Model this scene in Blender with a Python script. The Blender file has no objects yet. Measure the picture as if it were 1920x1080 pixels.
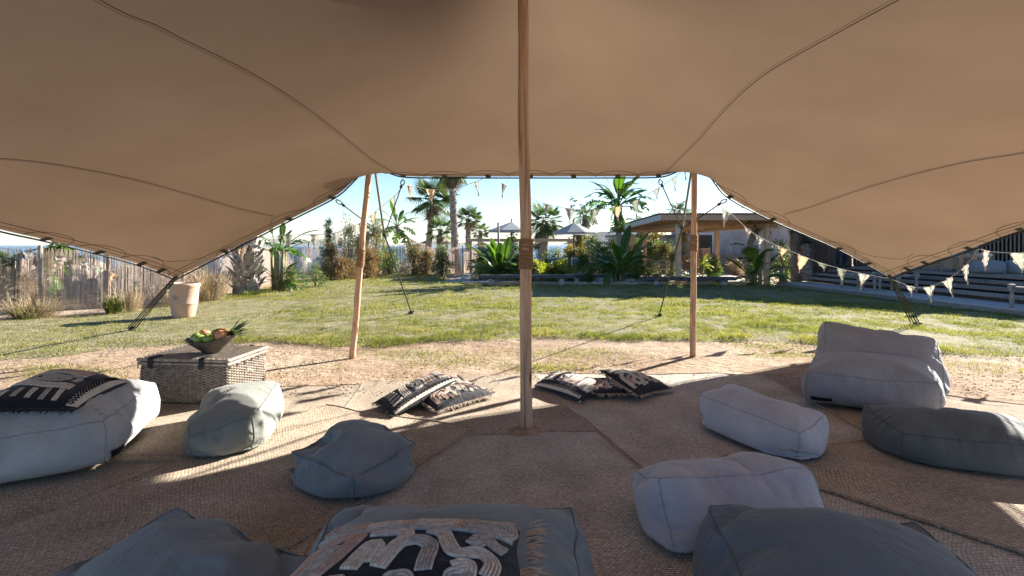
import bpy, bmesh, math, random
import numpy as np
from mathutils import Vector, Matrix, noise
from mathutils.bvhtree import BVHTree

random.seed(7)
rng = np.random.default_rng(7)
SC = bpy.context.scene
COL = SC.collection
R = math.radians

# ------------------------------------------------------------------ camera, sky, sun, exposure
EYE = 1.5
cam_d = bpy.data.cameras.new('camera')
cam_d.sensor_width = 36.0
cam_d.lens = 18.75
cam_d.shift_y = -81.0 / 1920.0
cam_d.clip_start = 0.05
cam_d.clip_end = 20000
cam = bpy.data.objects.new('camera', cam_d)
COL.objects.link(cam)
cam.location = (0, 0, EYE)
cam.rotation_euler = (R(90), 0, 0)
SC.camera = cam

SUN_AZ, SUN_EL = R(49), R(22.5)          # azimuth from +Y towards +X
world = bpy.data.worlds.new('World')
SC.world = world
world.use_nodes = True
wn = world.node_tree
sky = wn.nodes.new('ShaderNodeTexSky')
sky.sky_type = 'NISHITA'
sky.sun_disc = False
sky.sun_elevation = SUN_EL
sky.sun_rotation = SUN_AZ
sky.air_density = 1.0
sky.dust_density = 0.1
sky.ozone_density = 2.6
bg = wn.nodes['Background']
bg.inputs['Strength'].default_value = 0.040
hs = wn.nodes.new('ShaderNodeHueSaturation')
hs.inputs['Saturation'].default_value = 1.15
mx = wn.nodes.new('ShaderNodeMix')
mx.data_type = 'RGBA'
mx.blend_type = 'MULTIPLY'
mx.inputs[0].default_value = 1.0
mx.inputs[7].default_value = (0.95, 0.97, 1.06, 1)
wn.links.new(sky.outputs[0], hs.inputs['Color'])
wn.links.new(hs.outputs[0], mx.inputs[6])
wn.links.new(mx.outputs[2], bg.inputs['Color'])

sun_d = bpy.data.lights.new('sun', 'SUN')
sun_d.energy = 4.2
sun_d.angle = R(0.5)
sun_d.color = (1.0, 0.93, 0.82)
sun = bpy.data.objects.new('sun', sun_d)
COL.objects.link(sun)
to_sun = Vector((math.sin(SUN_AZ) * math.cos(SUN_EL), math.cos(SUN_AZ) * math.cos(SUN_EL), math.sin(SUN_EL)))
sun.rotation_euler = (-to_sun).to_track_quat('-Z', 'Y').to_euler()
sun.location = to_sun * 60

SC.view_settings.view_transform = 'Standard'
SC.view_settings.look = 'None'
SC.view_settings.gamma = 1.0
SC.view_settings.use_curve_mapping = False
SC.view_settings.exposure = 2.25
SC.render.engine = 'CYCLES'
SC.cycles.use_denoising = True
SC.cycles.max_bounces = 8
SC.cycles.diffuse_bounces = 5
SC.cycles.transmission_bounces = 5
SC.cycles.transparent_max_bounces = 8
SC.cycles.caustics_reflective = False
SC.cycles.caustics_refractive = False
SC.cycles.sample_clamp_indirect = 6.0


# ------------------------------------------------------------------ helpers
def W(px, py, Y):
    """world point at depth Y that the photo shows at (px, py)"""
    return Vector(((px - 960) * Y / 1000.0, Y, EYE - (py - 459) * Y / 1000.0))


def G(px, py, z=0.0):
    """point at height z that the photo shows at (px, py)"""
    return W(px, py, (EYE - z) * 1000.0 / (py - 459))


def nz(p, s=1.0, seed=0.0):
    return noise.noise(Vector((p[0] * s + seed, p[1] * s - seed * .7, p[2] * s + seed * .3)))


class MB:
    def __init__(self):
        self.v, self.f, self.uv = [], [], []

    def add(self, verts, faces, uvs=None):
        o = len(self.v)
        self.v.extend([tuple(p) for p in verts])
        self.f.extend([tuple(i + o for i in q) for q in faces])
        if uvs is not None:
            self.uv.extend(uvs)
        return self

    def tube(self, pts, r, n=6, cap=True):
        pts = [Vector(p) for p in pts]
        m = len(pts)
        rr = [r] * m if not hasattr(r, '__len__') else list(r)
        t0 = (pts[1] - pts[0]).normalized()
        up = Vector((0, 0, 1)) if abs(t0.z) < .9 else Vector((1, 0, 0))
        a = t0.cross(up).normalized()
        vs = []
        for i in range(m):
            t = (pts[min(i + 1, m - 1)] - pts[max(i - 1, 0)])
            if t.length < 1e-9:
                t = t0
            t = t.normalized()
            a = (a - t * a.dot(t))
            if a.length < 1e-6:
                a = t.orthogonal()
            a.normalize()
            b = t.cross(a)
            for k in range(n):
                an = 2 * math.pi * k / n
                vs.append(pts[i] + (a * math.cos(an) + b * math.sin(an)) * rr[i])
        fs = []
        for i in range(m - 1):
            for k in range(n):
                k2 = (k + 1) % n
                fs.append((i * n + k, i * n + k2, (i + 1) * n + k2, (i + 1) * n + k))
        if cap:
            fs.append(tuple(range(n - 1, -1, -1)))
            fs.append(tuple(range((m - 1) * n, m * n)))
        return self.add(vs, fs)

    def box(self, c, s, rz=0.0, M=None):
        x, y, z = s[0] / 2, s[1] / 2, s[2] / 2
        vs = [Vector(p) for p in ((-x, -y, -z), (x, -y, -z), (x, y, -z), (-x, y, -z), (-x, -y, z), (x, -y, z), (x, y, z), (-x, y, z))]
        if M is None:
            M = Matrix.Rotation(rz, 3, 'Z')
        c = Vector(c)
        return self.add([M @ p + c for p in vs], [(3, 2, 1, 0), (4, 5, 6, 7), (0, 1, 5, 4), (1, 2, 6, 5), (2, 3, 7, 6), (3, 0, 4, 7)])

    def beam(self, p, q, w, h, up=(0, 0, 1)):
        """rectangular bar from p to q"""
        p, q = Vector(p), Vector(q)
        d = (q - p)
        t = d.normalized()
        up = Vector(up)
        s = t.cross(up)
        if s.length < 1e-4:
            s = Vector((1, 0, 0))
        s.normalize()
        u = s.cross(t)
        vs = []
        for e in (p, q):
            for a, b in ((-1, -1), (1, -1), (1, 1), (-1, 1)):
                vs.append(e + s * (a * w / 2) + u * (b * h / 2))
        return self.add(vs, [(3, 2, 1, 0), (4, 5, 6, 7), (0, 1, 5, 4), (1, 2, 6, 5), (2, 3, 7, 6), (3, 0, 4, 7)])

    def lathe(self, c, prof, n=24, squash=(1, 1), rot=None):
        c = Vector(c)
        vs = []
        for (r, z) in prof:
            for k in range(n):
                a = 2 * math.pi * k / n
                p = Vector((r * math.cos(a) * squash[0], r * math.sin(a) * squash[1], z))
                vs.append(c + (rot @ p if rot is not None else p))
        fs = []
        for i in range(len(prof) - 1):
            for k in range(n):
                k2 = (k + 1) % n
                fs.append((i * n + k, i * n + k2, (i + 1) * n + k2, (i + 1) * n + k))
        return self.add(vs, fs)

    def ball(self, c, r, n=12, m=8, sq=(1, 1, 1)):
        prof = [(max(1e-4, math.sin(math.pi * i / m)) * r, -math.cos(math.pi * i / m) * r * sq[2]) for i in range(m + 1)]
        return self.lathe(c, prof, n, sq[:2])

    def build(self, name, mat, parent=None, smooth=False, bevel=0.0, kind=None):
        me = bpy.data.meshes.new(name)
        off = parent_world(parent)
        me.from_pydata([(p[0] - off[0], p[1] - off[1], p[2] - off[2]) for p in self.v], [], self.f)
        if self.uv:
            lay = me.uv_layers.new(name='UVMap')
            idx = np.empty(len(me.loops), np.int32)
            me.loops.foreach_get('vertex_index', idx)
            lay.data.foreach_set('uv', np.array(self.uv, np.float32)[idx].ravel())
        return finish(me, name, mat, parent, smooth, bevel, kind)


def parent_world(p):
    o = Vector((0, 0, 0))
    while p is not None:
        o = o + p.location
        p = p.parent
    return o


def finish(me, name, mat, parent=None, smooth=False, bevel=0.0, kind=None):
    if smooth:
        me.polygons.foreach_set('use_smooth', [True] * len(me.polygons))
    me.materials.append(mat)
    o = bpy.data.objects.new(name, me)
    COL.objects.link(o)
    if parent is not None:
        o.parent = parent
    if bevel:
        b = o.modifiers.new('bevel', 'BEVEL')
        b.width = bevel
        b.segments = 2
        b.limit_method = 'ANGLE'
    if kind:
        o['kind'] = kind
    return o


def np_mesh(name, V, F, mat, parent=None, smooth=False, kind=None):
    """fast mesh: V (n,3), F (m,k)"""
    V = np.asarray(V, np.float32) - np.array(parent_world(parent), np.float32)
    F = np.asarray(F, np.int32)
    k = F.shape[1]
    me = bpy.data.meshes.new(name)
    me.vertices.add(len(V))
    me.vertices.foreach_set('co', V.ravel())
    me.loops.add(F.size)
    me.loops.foreach_set('vertex_index', F.ravel())
    me.polygons.add(len(F))
    me.polygons.foreach_set('loop_start', np.arange(0, F.size, k, dtype=np.int32))
    me.polygons.foreach_set('loop_total', np.full(len(F), k, np.int32))
    me.update(calc_edges=True)
    return finish(me, name, mat, parent, smooth, 0, kind)


def thing(name, label, cat, loc=(0, 0, 0), group=None):
    o = bpy.data.objects.new(name, None)
    o.empty_display_size = .2
    COL.objects.link(o)
    o.location = loc
    return tag(o, label, cat, group)


def tag(o, label, cat, group=None):
    o['label'] = label
    o['category'] = cat
    if group:
        o['group'] = group
    return o


def struct(o):
    o['kind'] = 'structure'
    return o


def copy_obj(o, parent=None, loc=None):
    c = o.copy()
    COL.objects.link(c)
    if parent is not None:
        c.parent = parent
    if loc is not None:
        c.location = loc
    return c


# ------------------------------------------------------------------ materials
class NT:
    def __init__(self, name):
        self.m = bpy.data.materials.new(name)
        self.m.use_nodes = True
        self.t = self.m.node_tree
        self.b = self.t.nodes['Principled BSDF']
        self.out = self.t.nodes['Material Output']

    def n(self, ty, **kw):
        x = self.t.nodes.new(ty)
        for k, v in kw.items():
            setattr(x, k, v)
        return x

    def l(self, a, b):
        self.t.links.new(a, b)

    def coord(self, which='Object', scale=(1, 1, 1)):
        c = self.n('ShaderNodeTexCoord')
        if scale == (1, 1, 1):
            return c.outputs[which]
        mp = self.n('ShaderNodeMapping')
        mp.inputs['Scale'].default_value = scale
        self.l(c.outputs[which], mp.inputs['Vector'])
        return mp.outputs[0]

    def noise(self, co, scale, detail=4, rough=.55):
        x = self.n('ShaderNodeTexNoise')
        x.inputs['Scale'].default_value = scale
        x.inputs['Detail'].default_value = detail
        x.inputs['Roughness'].default_value = rough
        self.l(co, x.inputs['Vector'])
        return x.outputs['Fac']

    def ramp(self, fac, stops):
        x = self.n('ShaderNodeValToRGB')
        e = x.color_ramp.elements
        while len(e) < len(stops):
            e.new(.5)
        for i, (p, c) in enumerate(stops):
            e[i].position = p
            e[i].color = (*c, 1) if len(c) == 3 else c
        self.l(fac, x.inputs['Fac'])
        return x.outputs['Color']

    def mix(self, fac, a, b, mode='MIX'):
        x = self.n('ShaderNodeMix', data_type='RGBA', blend_type=mode)
        for s, v in ((x.inputs[0], fac), (x.inputs[6], a), (x.inputs[7], b)):
            if isinstance(v, (int, float)):
                s.default_value = v
            elif isinstance(v, tuple):
                s.default_value = (*v, 1)
            else:
                self.l(v, s)
        return x.outputs[2]

    def math(self, op, a, b=0.0):
        x = self.n('ShaderNodeMath', operation=op)
        for s, v in ((x.inputs[0], a), (x.inputs[1], b)):
            if isinstance(v, (int, float)):
                s.default_value = v
            else:
                self.l(v, s)
        return x.outputs[0]

    def bump(self, h, strength=.3, dist=.01, normal=None):
        x = self.n('ShaderNodeBump')
        x.inputs['Strength'].default_value = strength
        x.inputs['Distance'].default_value = dist
        self.l(h, x.inputs['Height'])
        if normal is not None:
            self.l(normal, x.inputs['Normal'])
        self.l(x.outputs[0], self.b.inputs['Normal'])
        return x.outputs[0]

    def color(self, c):
        s = self.b.inputs['Base Color']
        if isinstance(c, tuple):
            s.default_value = (*c, 1)
        else:
            self.l(c, s)

    def rough(self, r, spec=.3):
        self.b.inputs['Roughness'].default_value = r
        self.b.inputs['Specular IOR Level'].default_value = spec

    def rand(self):
        return self.n('ShaderNodeObjectInfo').outputs['Random']


def simple(name, c1, c2, scale=8, rough=.8, bump=.2, bscale=60, bdist=.004, stretch=(1, 1, 1), spec=.3, lo=.35, hi=.65, var=0.0):
    t = NT(name)
    co = t.coord('Object', stretch)
    col = t.ramp(t.noise(co, scale, 5), [(lo, c1), (hi, c2)])
    if var:
        k = t.math('MULTIPLY_ADD', t.rand(), var)
        k.node.inputs[2].default_value = 1 - var / 2
        cc = t.n('ShaderNodeCombineColor')
        for i in range(3):
            t.l(k, cc.inputs[i])
        col = t.mix(1.0, col, cc.outputs[0], 'MULTIPLY')
    t.color(col)
    t.rough(rough, spec)
    if bump:
        t.bump(t.noise(co, bscale, 3), bump, bdist)
    return t.m


def leafmat(name, c1, c2, trans=.45, scale=3.0, rough=.5, var=.5, tcol=None):
    t = NT(name)
    co = t.coord('Object')
    f = t.noise(co, scale, 4)
    col = t.ramp(f, [(.3, c1), (.7, c2)])
    k = t.math('MULTIPLY_ADD', t.rand(), var)
    k.node.inputs[2].default_value = 1 - var / 2
    cc = t.n('ShaderNodeCombineColor')
    for i in range(3):
        t.l(k, cc.inputs[i])
    col = t.mix(1.0, col, cc.outputs[0], 'MULTIPLY')
    t.color(col)
    t.rough(rough, .35)
    tr = t.n('ShaderNodeBsdfTranslucent')
    tc = t.mix(1.0, col, tcol or (1.5, 1.7, .6), 'MULTIPLY')
    t.l(tc, tr.inputs['Color'])
    ms = t.n('ShaderNodeMixShader')
    ms.inputs[0].default_value = trans
    t.l(t.b.outputs[0], ms.inputs[1])
    t.l(tr.outputs[0], ms.inputs[2])
    t.l(ms.outputs[0], t.out.inputs['Surface'])
    return t.m


def clothmat(name, c, trans=.0, weave=900, tcol=None, rough=.85, wr=.42, wscale=6):
    t = NT(name)
    co = t.coord('Object')
    d = tuple(x * .80 for x in c)
    col = t.ramp(t.noise(co, 4, 6, .62), [(.32, d), (.62, c), (.78, tuple(x * 1.08 + .01 for x in c))])
    t.color(col)
    t.rough(rough, .2)
    t.b.inputs['Sheen Weight'].default_value = .15
    nn = t.noise(co, wscale, 4, .55)
    ridge = t.math('ABSOLUTE', t.math('SUBTRACT', nn, .5))
    nb = t.bump(t.math('ADD', t.math('MULTIPLY', t.math('POWER', ridge, .6), .8), nn), wr, .03)
    if 'canvas' in name:      # gathers running away from the sewn seams
        ad, as_ = t.n('ShaderNodeAttribute', attribute_name='seam_w'), t.n('ShaderNodeAttribute', attribute_name='seam_s')
        w = ad.outputs['Fac']
        ph = t.math('ADD', t.math('MULTIPLY', as_.outputs['Fac'], 72.0), t.math('MULTIPLY', t.noise(co, 9, 2), 11.0))
        amp = t.math('MULTIPLY', w, t.math('MAXIMUM', t.math('SUBTRACT', t.math('MULTIPLY', t.noise(co, 5, 2), 2.4), .75), 0.0))
        nb = t.bump(t.math('MULTIPLY', t.math('SINE', ph), amp), .7, .009, nb)
    t.bump(t.noise(co, weave, 2), .25, .001, nb)
    if trans:
        tr = t.n('ShaderNodeBsdfTranslucent')
        t.l(t.mix(1.0, col, tcol or (1, 1, 1), 'MULTIPLY'), tr.inputs['Color'])
        ms = t.n('ShaderNodeMixShader')
        ms.inputs[0].default_value = trans
        t.l(t.b.outputs[0], ms.inputs[1])
        t.l(tr.outputs[0], ms.inputs[2])
        t.l(ms.outputs[0], t.out.inputs['Surface'])
    return t.m


def rugmat(name, c1, c2, dark, bw=.034, rh=.015):
    t = NT(name)
    uv = t.coord('UV')
    # slight wobble of the rows
    nn = t.n('ShaderNodeTexNoise')
    nn.inputs['Scale'].default_value = 3.0
    nn.inputs['Detail'].default_value = 3
    t.l(uv, nn.inputs['Vector'])
    sc = t.n('ShaderNodeVectorMath', operation='SCALE')
    sc.inputs['Scale'].default_value = .06
    t.l(nn.outputs['Color'], sc.inputs[0])
    ad = t.n('ShaderNodeVectorMath', operation='ADD')
    t.l(uv, ad.inputs[0])
    t.l(sc.outputs[0], ad.inputs[1])
    br = t.n('ShaderNodeTexBrick')
    br.inputs['Scale'].default_value = 1
    br.inputs['Brick Width'].default_value = bw
    br.inputs['Row Height'].default_value = rh
    br.inputs['Mortar Size'].default_value = rh * .26
    br.inputs['Mortar Smooth'].default_value = 1.0
    br.inputs['Color1'].default_value = (*c1, 1)
    br.inputs['Color2'].default_value = (*c2, 1)
    br.inputs['Mortar'].default_value = (*dark, 1)  # crevice shade between the knots, painted into the weave colour
    br.inputs['Bias'].default_value = -.1
    t.l(ad.outputs[0], br.inputs['Vector'])
    big = t.ramp(t.noise(uv, 1.7, 6, .65), [(.3, (.66, .64, .62)), (.7, (1.12, 1.11, 1.1))])
    col = t.mix(1.0, br.outputs['Color'], big, 'MULTIPLY')
    fine = t.ramp(t.noise(uv, 38, 5, .75), [(.32, (.55, .54, .53)), (.66, (1.25, 1.25, 1.25))])
    col = t.mix(1.0, col, fine, 'MULTIPLY')
    t.color(col)
    t.rough(.95, .1)
    inv = t.math('SUBTRACT', 1.0, br.outputs['Fac'])
    h = t.math('ADD', inv, t.math('MULTIPLY', t.noise(uv, 120, 3), .7))
    t.bump(h, .8, .010)
    return t.m


MAT = {}
MAT['dirt'] = None


def make_materials():
    # ground: reddish sandy soil with pale dusty patches
    t = NT('sandy_soil')
    co = t.coord('Object')
    big = t.noise(co, .55, 6, .6)
    col = t.ramp(big, [(.32, (.30, .215, .145)), (.5, (.40, .30, .215)), (.68, (.52, .43, .34))])
    sp = t.ramp(t.noise(co, 9, 5, .7), [(.35, (.7, .68, .66)), (.6, (1.08, 1.06, 1.04))])
    col = t.mix(1.0, col, sp, 'MULTIPLY')
    vo = t.n('ShaderNodeTexVoronoi')
    vo.inputs['Scale'].default_value = 26
    t.l(co, vo.inputs['Vector'])
    t.color(col)
    t.rough(.95, .1)
    h = t.math('ADD', t.math('MULTIPLY', t.noise(co, 3, 6, .65), 1.6), t.math('MULTIPLY', t.noise(co, 22, 5, .7), .5))
    t.bump(h, 1.0, .05)
    MAT['dirt'] = t.m
    MAT['turf'] = simple('turf_soil', (.14, .13, .05), (.29, .25, .14), scale=5, rough=.95, bump=1.0, bscale=26, bdist=.05)
    # grass blades
    t = NT('grass_blades')
    co = t.coord('Object')
    a = t.ramp(t.noise(co, .9, 5, .6), [(.34, (.15, .16, .045)), (.5, (.24, .235, .085)), (.66, (.35, .30, .14))])
    b = t.ramp(t.noise(co, 14, 3, .6), [(.35, (.42, .46, .4)), (.65, (1.25, 1.2, 1.1))])
    col = t.mix(1.0, a, b, 'MULTIPLY')
    t.color(col)
    t.rough(.6, .25)
    tr = t.n('ShaderNodeBsdfTranslucent')
    t.l(t.mix(1.0, col, (1.3, 1.45, .7), 'MULTIPLY'), tr.inputs['Color'])
    ms = t.n('ShaderNodeMixShader')
    ms.inputs[0].default_value = .45
    t.l(t.b.outputs[0], ms.inputs[1])
    t.l(tr.outputs[0], ms.inputs[2])
    t.l(ms.outputs[0], t.out.inputs['Surface'])
    MAT['grass'] = t.m
    # tent fabric
    t = NT('tent_fabric')
    co = t.coord('Object')
    col = t.ramp(t.noise(co, 1.2, 4), [(.3, (.245, .168, .113)), (.7, (.278, .193, .132))])
    st = t.ramp(t.noise(co, .55, 9, .68), [(.34, (.955, .95, .945)), (.52, (1, 1, 1)), (.7, (1.015, 1.01, 1.01))])
    col = t.mix(1.0, col, st, 'MULTIPLY')
    t.color(col)
    t.rough(.8, .2)
    nb = t.bump(t.noise(co, 2.2, 3, .5), .12, .05)
    t.bump(t.noise(co, 500, 2), .12, .001, nb)
    tr = t.n('ShaderNodeBsdfTranslucent')
    t.l(t.mix(1.0, col, (1.0, 1.0, 1.0), 'MULTIPLY'), tr.inputs['Color'])
    ms = t.n('ShaderNodeMixShader')
    ms.inputs[0].default_value = .19
    t.l(t.b.outputs[0], ms.inputs[1])
    t.l(tr.outputs[0], ms.inputs[2])
    t.l(ms.outputs[0], t.out.inputs['Surface'])
    MAT['tent'] = t.m
    MAT['tent_patch'] = clothmat('tent_patch_fabric', (.43, .30, .205), trans=.19, weave=500)
    MAT['thread'] = simple('dark_thread', (.07, .047, .033), (.11, .078, .055), bump=0)
    MAT['webbing'] = simple('black_webbing', (.008, .008, .009), (.02, .02, .022), scale=40, rough=.6)
    MAT['rope'] = simple('dark_rope', (.02, .02, .018), (.06, .055, .05), scale=60, rough=.7)
    MAT['grey_rope'] = simple('grey_rope', (.12, .12, .11), (.25, .25, .23), scale=60, rough=.7)
    MAT['string'] = simple('pale_cord', (.4, .36, .3), (.55, .5, .43), scale=60)
    # poles: peeled eucalyptus with knots
    t = NT('peeled_pole_wood')
    co = t.coord('Object', (9, 9, .9))
    f = t.noise(co, 2.2, 6, .65)
    col = t.ramp(f, [(.28, (.36, .20, .13)), (.5, (.58, .37, .25)), (.72, (.68, .49, .36))])
    vo = t.n('ShaderNodeTexVoronoi')
    vo.inputs['Scale'].default_value = 1.1
    t.l(t.coord('Object', (7, 7, 2.2)), vo.inputs['Vector'])
    kn = t.ramp(vo.outputs['Distance'], [(.07, (.16, .08, .05)), (.11, (.62, .5, .42)), (.2, (1, 1, 1))])
    ck = t.ramp(t.noise(t.coord('Object', (46, 46, 1.1)), 1.0, 4, .6), [(.36, (.42, .36, .32)), (.46, (1, 1, 1))])
    col = t.mix(.8, col, ck, 'MULTIPLY')
    t.color(t.mix(1.0, col, kn, 'MULTIPLY'))
    t.rough(.6, .3)
    t.bump(f, .5, .01)
    MAT['pole'] = t.m
    MAT['jute_wrap'] = simple('jute_wrap', (.22, .13, .07), (.36, .22, .12), scale=30, bump=.8, bscale=90, bdist=.004, stretch=(1, 1, 6))
    MAT['timber'] = simple('pergola_timber', (.46, .29, .185), (.62, .43, .29), scale=6, rough=.7, bump=.3, bscale=20, stretch=(3, 3, 1), var=.3)
    MAT['old_wood'] = simple('weathered_deck_wood', (.16, .138, .122), (.30, .265, .238), scale=5, rough=.8, bump=.5, bscale=30, stretch=(1, 6, 6), var=.5)
    MAT['deck_wood'] = simple('deck_board_wood', (.30, .27, .24), (.48, .44, .39), scale=5, rough=.75, bump=.4, bscale=25, stretch=(6, 1, 6), var=.35)
    MAT['dark_wood'] = simple('dark_cladding', (.055, .038, .030), (.11, .08, .065), scale=6, rough=.7, bump=.4, bscale=25, stretch=(6, 6, 1), var=.6)
    MAT['slat_wood'] = simple('pale_slats', (.16, .12, .09), (.26, .20, .15), scale=6, stretch=(6, 6, 1), var=.3)
    MAT['black'] = simple('black_recess', (.006, .006, .007), (.014, .013, .013))
    MAT['bench'] = simple('bench_dark_beam', (.022, .022, .026), (.075, .075, .08), scale=9, rough=.45, bump=.4, bscale=40, spec=.5)
    MAT['bench_leg'] = simple('bench_concrete_leg', (.26, .25, .24), (.40, .39, .37), scale=10)
    MAT['concrete'] = simple('rendered_concrete', (.30, .30, .31), (.44, .44, .45), scale=1.4, rough=.9, bump=.4, bscale=14, bdist=.01)
    MAT['white_wall'] = simple('white_render', (.55, .55, .55), (.68, .68, .67), scale=2, rough=.9)
    MAT['roof_grey'] = simple('grey_roof_sheet', (.2, .2, .21), (.32, .32, .33), scale=3)
    MAT['roof_metal'] = simple('corrugated_sheet', (.38, .38, .39), (.52, .52, .53), scale=5, rough=.45)
    MAT['path'] = simple('pale_gravel_paving', (.42, .37, .31), (.58, .52, .45), scale=3, rough=.95, bump=.5, bscale=60)
    MAT['edging'] = simple('timber_edging', (.33, .29, .25), (.48, .43, .37), scale=6, stretch=(1, 5, 5), bump=.4)
    MAT['turned_wood'] = simple('bleached_turned_wood', (.22, .19, .16), (.36, .32, .27), scale=8, stretch=(3, 3, 1), bump=.3)
    MAT['reed'] = leafmat('dry_reed', (.46, .385, .325), (.64, .56, .49), trans=.5, var=0, scale=9, tcol=(1.1, 1.05, 1))
    MAT['post'] = simple('fence_post_wood', (.20, .17, .14), (.33, .29, .24), scale=8, stretch=(4, 4, 1), bump=.4)
    MAT['rock'] = simple('pinkish_rock', (.26, .19, .15), (.48, .38, .31), scale=2.2, rough=.95, bump=.9, bscale=7, bdist=.08)
    MAT['terracotta'] = simple('terracotta', (.50, .32, .22), (.60, .41, .30), scale=3, rough=.85, bump=.3, bscale=24)
    MAT['trunk'] = simple('palm_trunk', (.16, .135, .11), (.40, .35, .30), scale=9, rough=.95, bump=1.0, bscale=26, bdist=.03, stretch=(1, 1, 2.2))
    MAT['leaf_base'] = simple('palm_leaf_base', (.22, .185, .16), (.50, .45, .40), scale=9, rough=.9, bump=.4, var=.5)
    MAT['stem'] = simple('plant_stem', (.14, .13, .06), (.27, .24, .13), scale=6, bump=.3)
    MAT['twig'] = simple('dry_twig', (.12, .085, .06), (.23, .17, .12), scale=8, bump=0)
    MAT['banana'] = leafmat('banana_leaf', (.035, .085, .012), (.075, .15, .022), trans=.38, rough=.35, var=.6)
    MAT['banana_lit'] = leafmat('sunlit_banana_leaf', (.05, .10, .016), (.10, .16, .03), trans=.4, rough=.35, var=.5)  # lit copy of the banana leaf, sunlight put into its colour
    MAT['palm'] = leafmat('palm_leaf', (.035, .07, .018), (.075, .12, .03), trans=.35, rough=.45, var=.6)
    MAT['palm_dry'] = leafmat('dry_palm_leaf', (.16, .12, .085), (.29, .23, .17), trans=.25, var=.4, tcol=(1.1, 1, .9))
    MAT['yellow_palm'] = leafmat('yellow_green_leaf', (.13, .15, .025), (.25, .23, .05), trans=.5, var=.5)
    MAT['tamarisk_green'] = leafmat('tamarisk_green', (.085, .11, .05), (.15, .18, .09), trans=.35, var=.4, scale=5)
    MAT['tamarisk_tan'] = leafmat('tamarisk_tan', (.17, .125, .06), (.27, .20, .10), trans=.35, var=.4, scale=5, tcol=(1.3, 1.1, .7))
    MAT['hedge'] = leafmat('hedge_leaf', (.05, .08, .02), (.11, .15, .04), trans=.35, var=.4, scale=5)
    MAT['autumn'] = leafmat('yellow_shrub_leaf', (.22, .16, .04), (.40, .30, .10), trans=.4, var=.4, tcol=(1.3, 1.1, .6))
    MAT['dry_grass'] = leafmat('dry_grass_blade', (.26, .20, .12), (.44, .36, .24), trans=.4, var=.3, tcol=(1.2, 1.1, .9))
    MAT['green_tuft'] = leafmat('green_tuft_blade', (.06, .085, .02), (.14, .16, .05), trans=.4, var=.3)
    MAT['yucca'] = leafmat('yucca_leaf', (.05, .07, .045), (.10, .13, .08), trans=.2, var=.4)
    # rugs
    MAT['rug_pale'] = rugmat('pale_jute_weave', (.66, .57, .47), (.56, .48, .39), (.34, .27, .21), .026, .012)
    MAT['rug_brown'] = rugmat('brown_jute_weave', (.78, .66, .53), (.64, .54, .43), (.34, .275, .21), .029, .0135)
    MAT['rug_grey'] = rugmat('grey_jute_weave', (.86, .80, .72), (.70, .645, .575), (.38, .34, .295), .029, .013)
    MAT['rug_border'] = simple('jute_binding', (.24, .185, .135), (.42, .335, .255), scale=40, bump=.8, bscale=160, bdist=.006)
    # bags
    MAT['bag_lav'] = clothmat('lavender_grey_canvas', (.47, .475, .53))
    MAT['bag_mauve'] = clothmat('mauve_grey_canvas', (.295, .295, .325))
    MAT['bag_blue'] = clothmat('slate_blue_canvas', (.12, .155, .19))
    MAT['bag_dark'] = clothmat('charcoal_blue_canvas', (.14, .165, .19))
    MAT['bag_olive'] = clothmat('dark_grey_green_canvas', (.115, .128, .13))
    MAT['bag_pale'] = clothmat('pale_grey_canvas', (.46, .465, .47))
    MAT['bag_sage'] = clothmat('sage_grey_canvas', (.235, .25, .225))
    MAT['bag_slate'] = clothmat('slate_grey_canvas', (.22, .255, .27))
    MAT['tagblack'] = simple('black_tag', (.008, .008, .01), (.015, .015, .018))
    # cushions
    MAT['navy'] = clothmat('navy_black_cloth', (.014, .014, .024), weave=500)
    MAT['rope_cream'] = simple('cream_cord', (.50, .44, .38), (.74, .67, .60), scale=60, bump=.8, bscale=220, bdist=.003)
    MAT['rope_grey'] = simple('grey_cord', (.34, .31, .29), (.56, .52, .49), scale=60, bump=.8, bscale=220, bdist=.003)
    MAT['rope_blush'] = simple('blush_cord', (.45, .31, .26), (.60, .45, .38), scale=60, bump=.8, bscale=220, bdist=.003)
    MAT['ivory'] = clothmat('ivory_cloth', (.62, .58, .52), weave=400)
    MAT['fringe'] = simple('cream_fringe', (.45, .36, .28), (.64, .54, .44), scale=90, bump=0)
    # wicker, bowl, fruit
    MAT['wicker'] = simple('grey_wicker', (.20, .165, .135), (.40, .345, .295), scale=22, rough=.75, bump=.3, bscale=120)
    MAT['wicker_core'] = simple('wicker_core', (.05, .035, .028), (.1, .075, .06))
    MAT['bowl'] = simple('dark_hammered_bowl', (.035, .028, .024), (.11, .09, .075), scale=28, rough=.4, bump=.5, bscale=80, spec=.5)
    MAT['apple'] = simple('green_apple', (.16, .27, .05), (.30, .40, .11), scale=9, rough=.3, bump=0, spec=.5)
    MAT['peach'] = simple('peach_skin', (.55, .22, .13), (.66, .36, .22), scale=6, rough=.6, bump=0)
    MAT['pine'] = simple('pineapple_skin', (.16, .09, .03), (.36, .22, .07), scale=26, bump=.9, bscale=40, bdist=.02)
    # canvas etc.
    MAT['parasol'] = clothmat('grey_parasol_cloth', (.40, .42, .44), trans=.25)
    MAT['metal_white'] = simple('white_frame', (.6, .6, .58), (.72, .72, .7), rough=.4, bump=0)
    MAT['metal_dark'] = simple('dark_metal', (.03, .03, .033), (.06, .06, .065), rough=.45, bump=0)
    MAT['grey_sling'] = clothmat('grey_sling', (.17, .18, .19))
    MAT['rattan'] = simple('pale_rattan', (.42, .30, .2), (.56, .43, .3), scale=40)
    MAT['skin'] = simple('skin', (.42, .25, .18), (.47, .29, .21), rough=.55, bump=0)
    MAT['cloth_navy'] = clothmat('navy_clothes', (.02, .025, .05))
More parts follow.
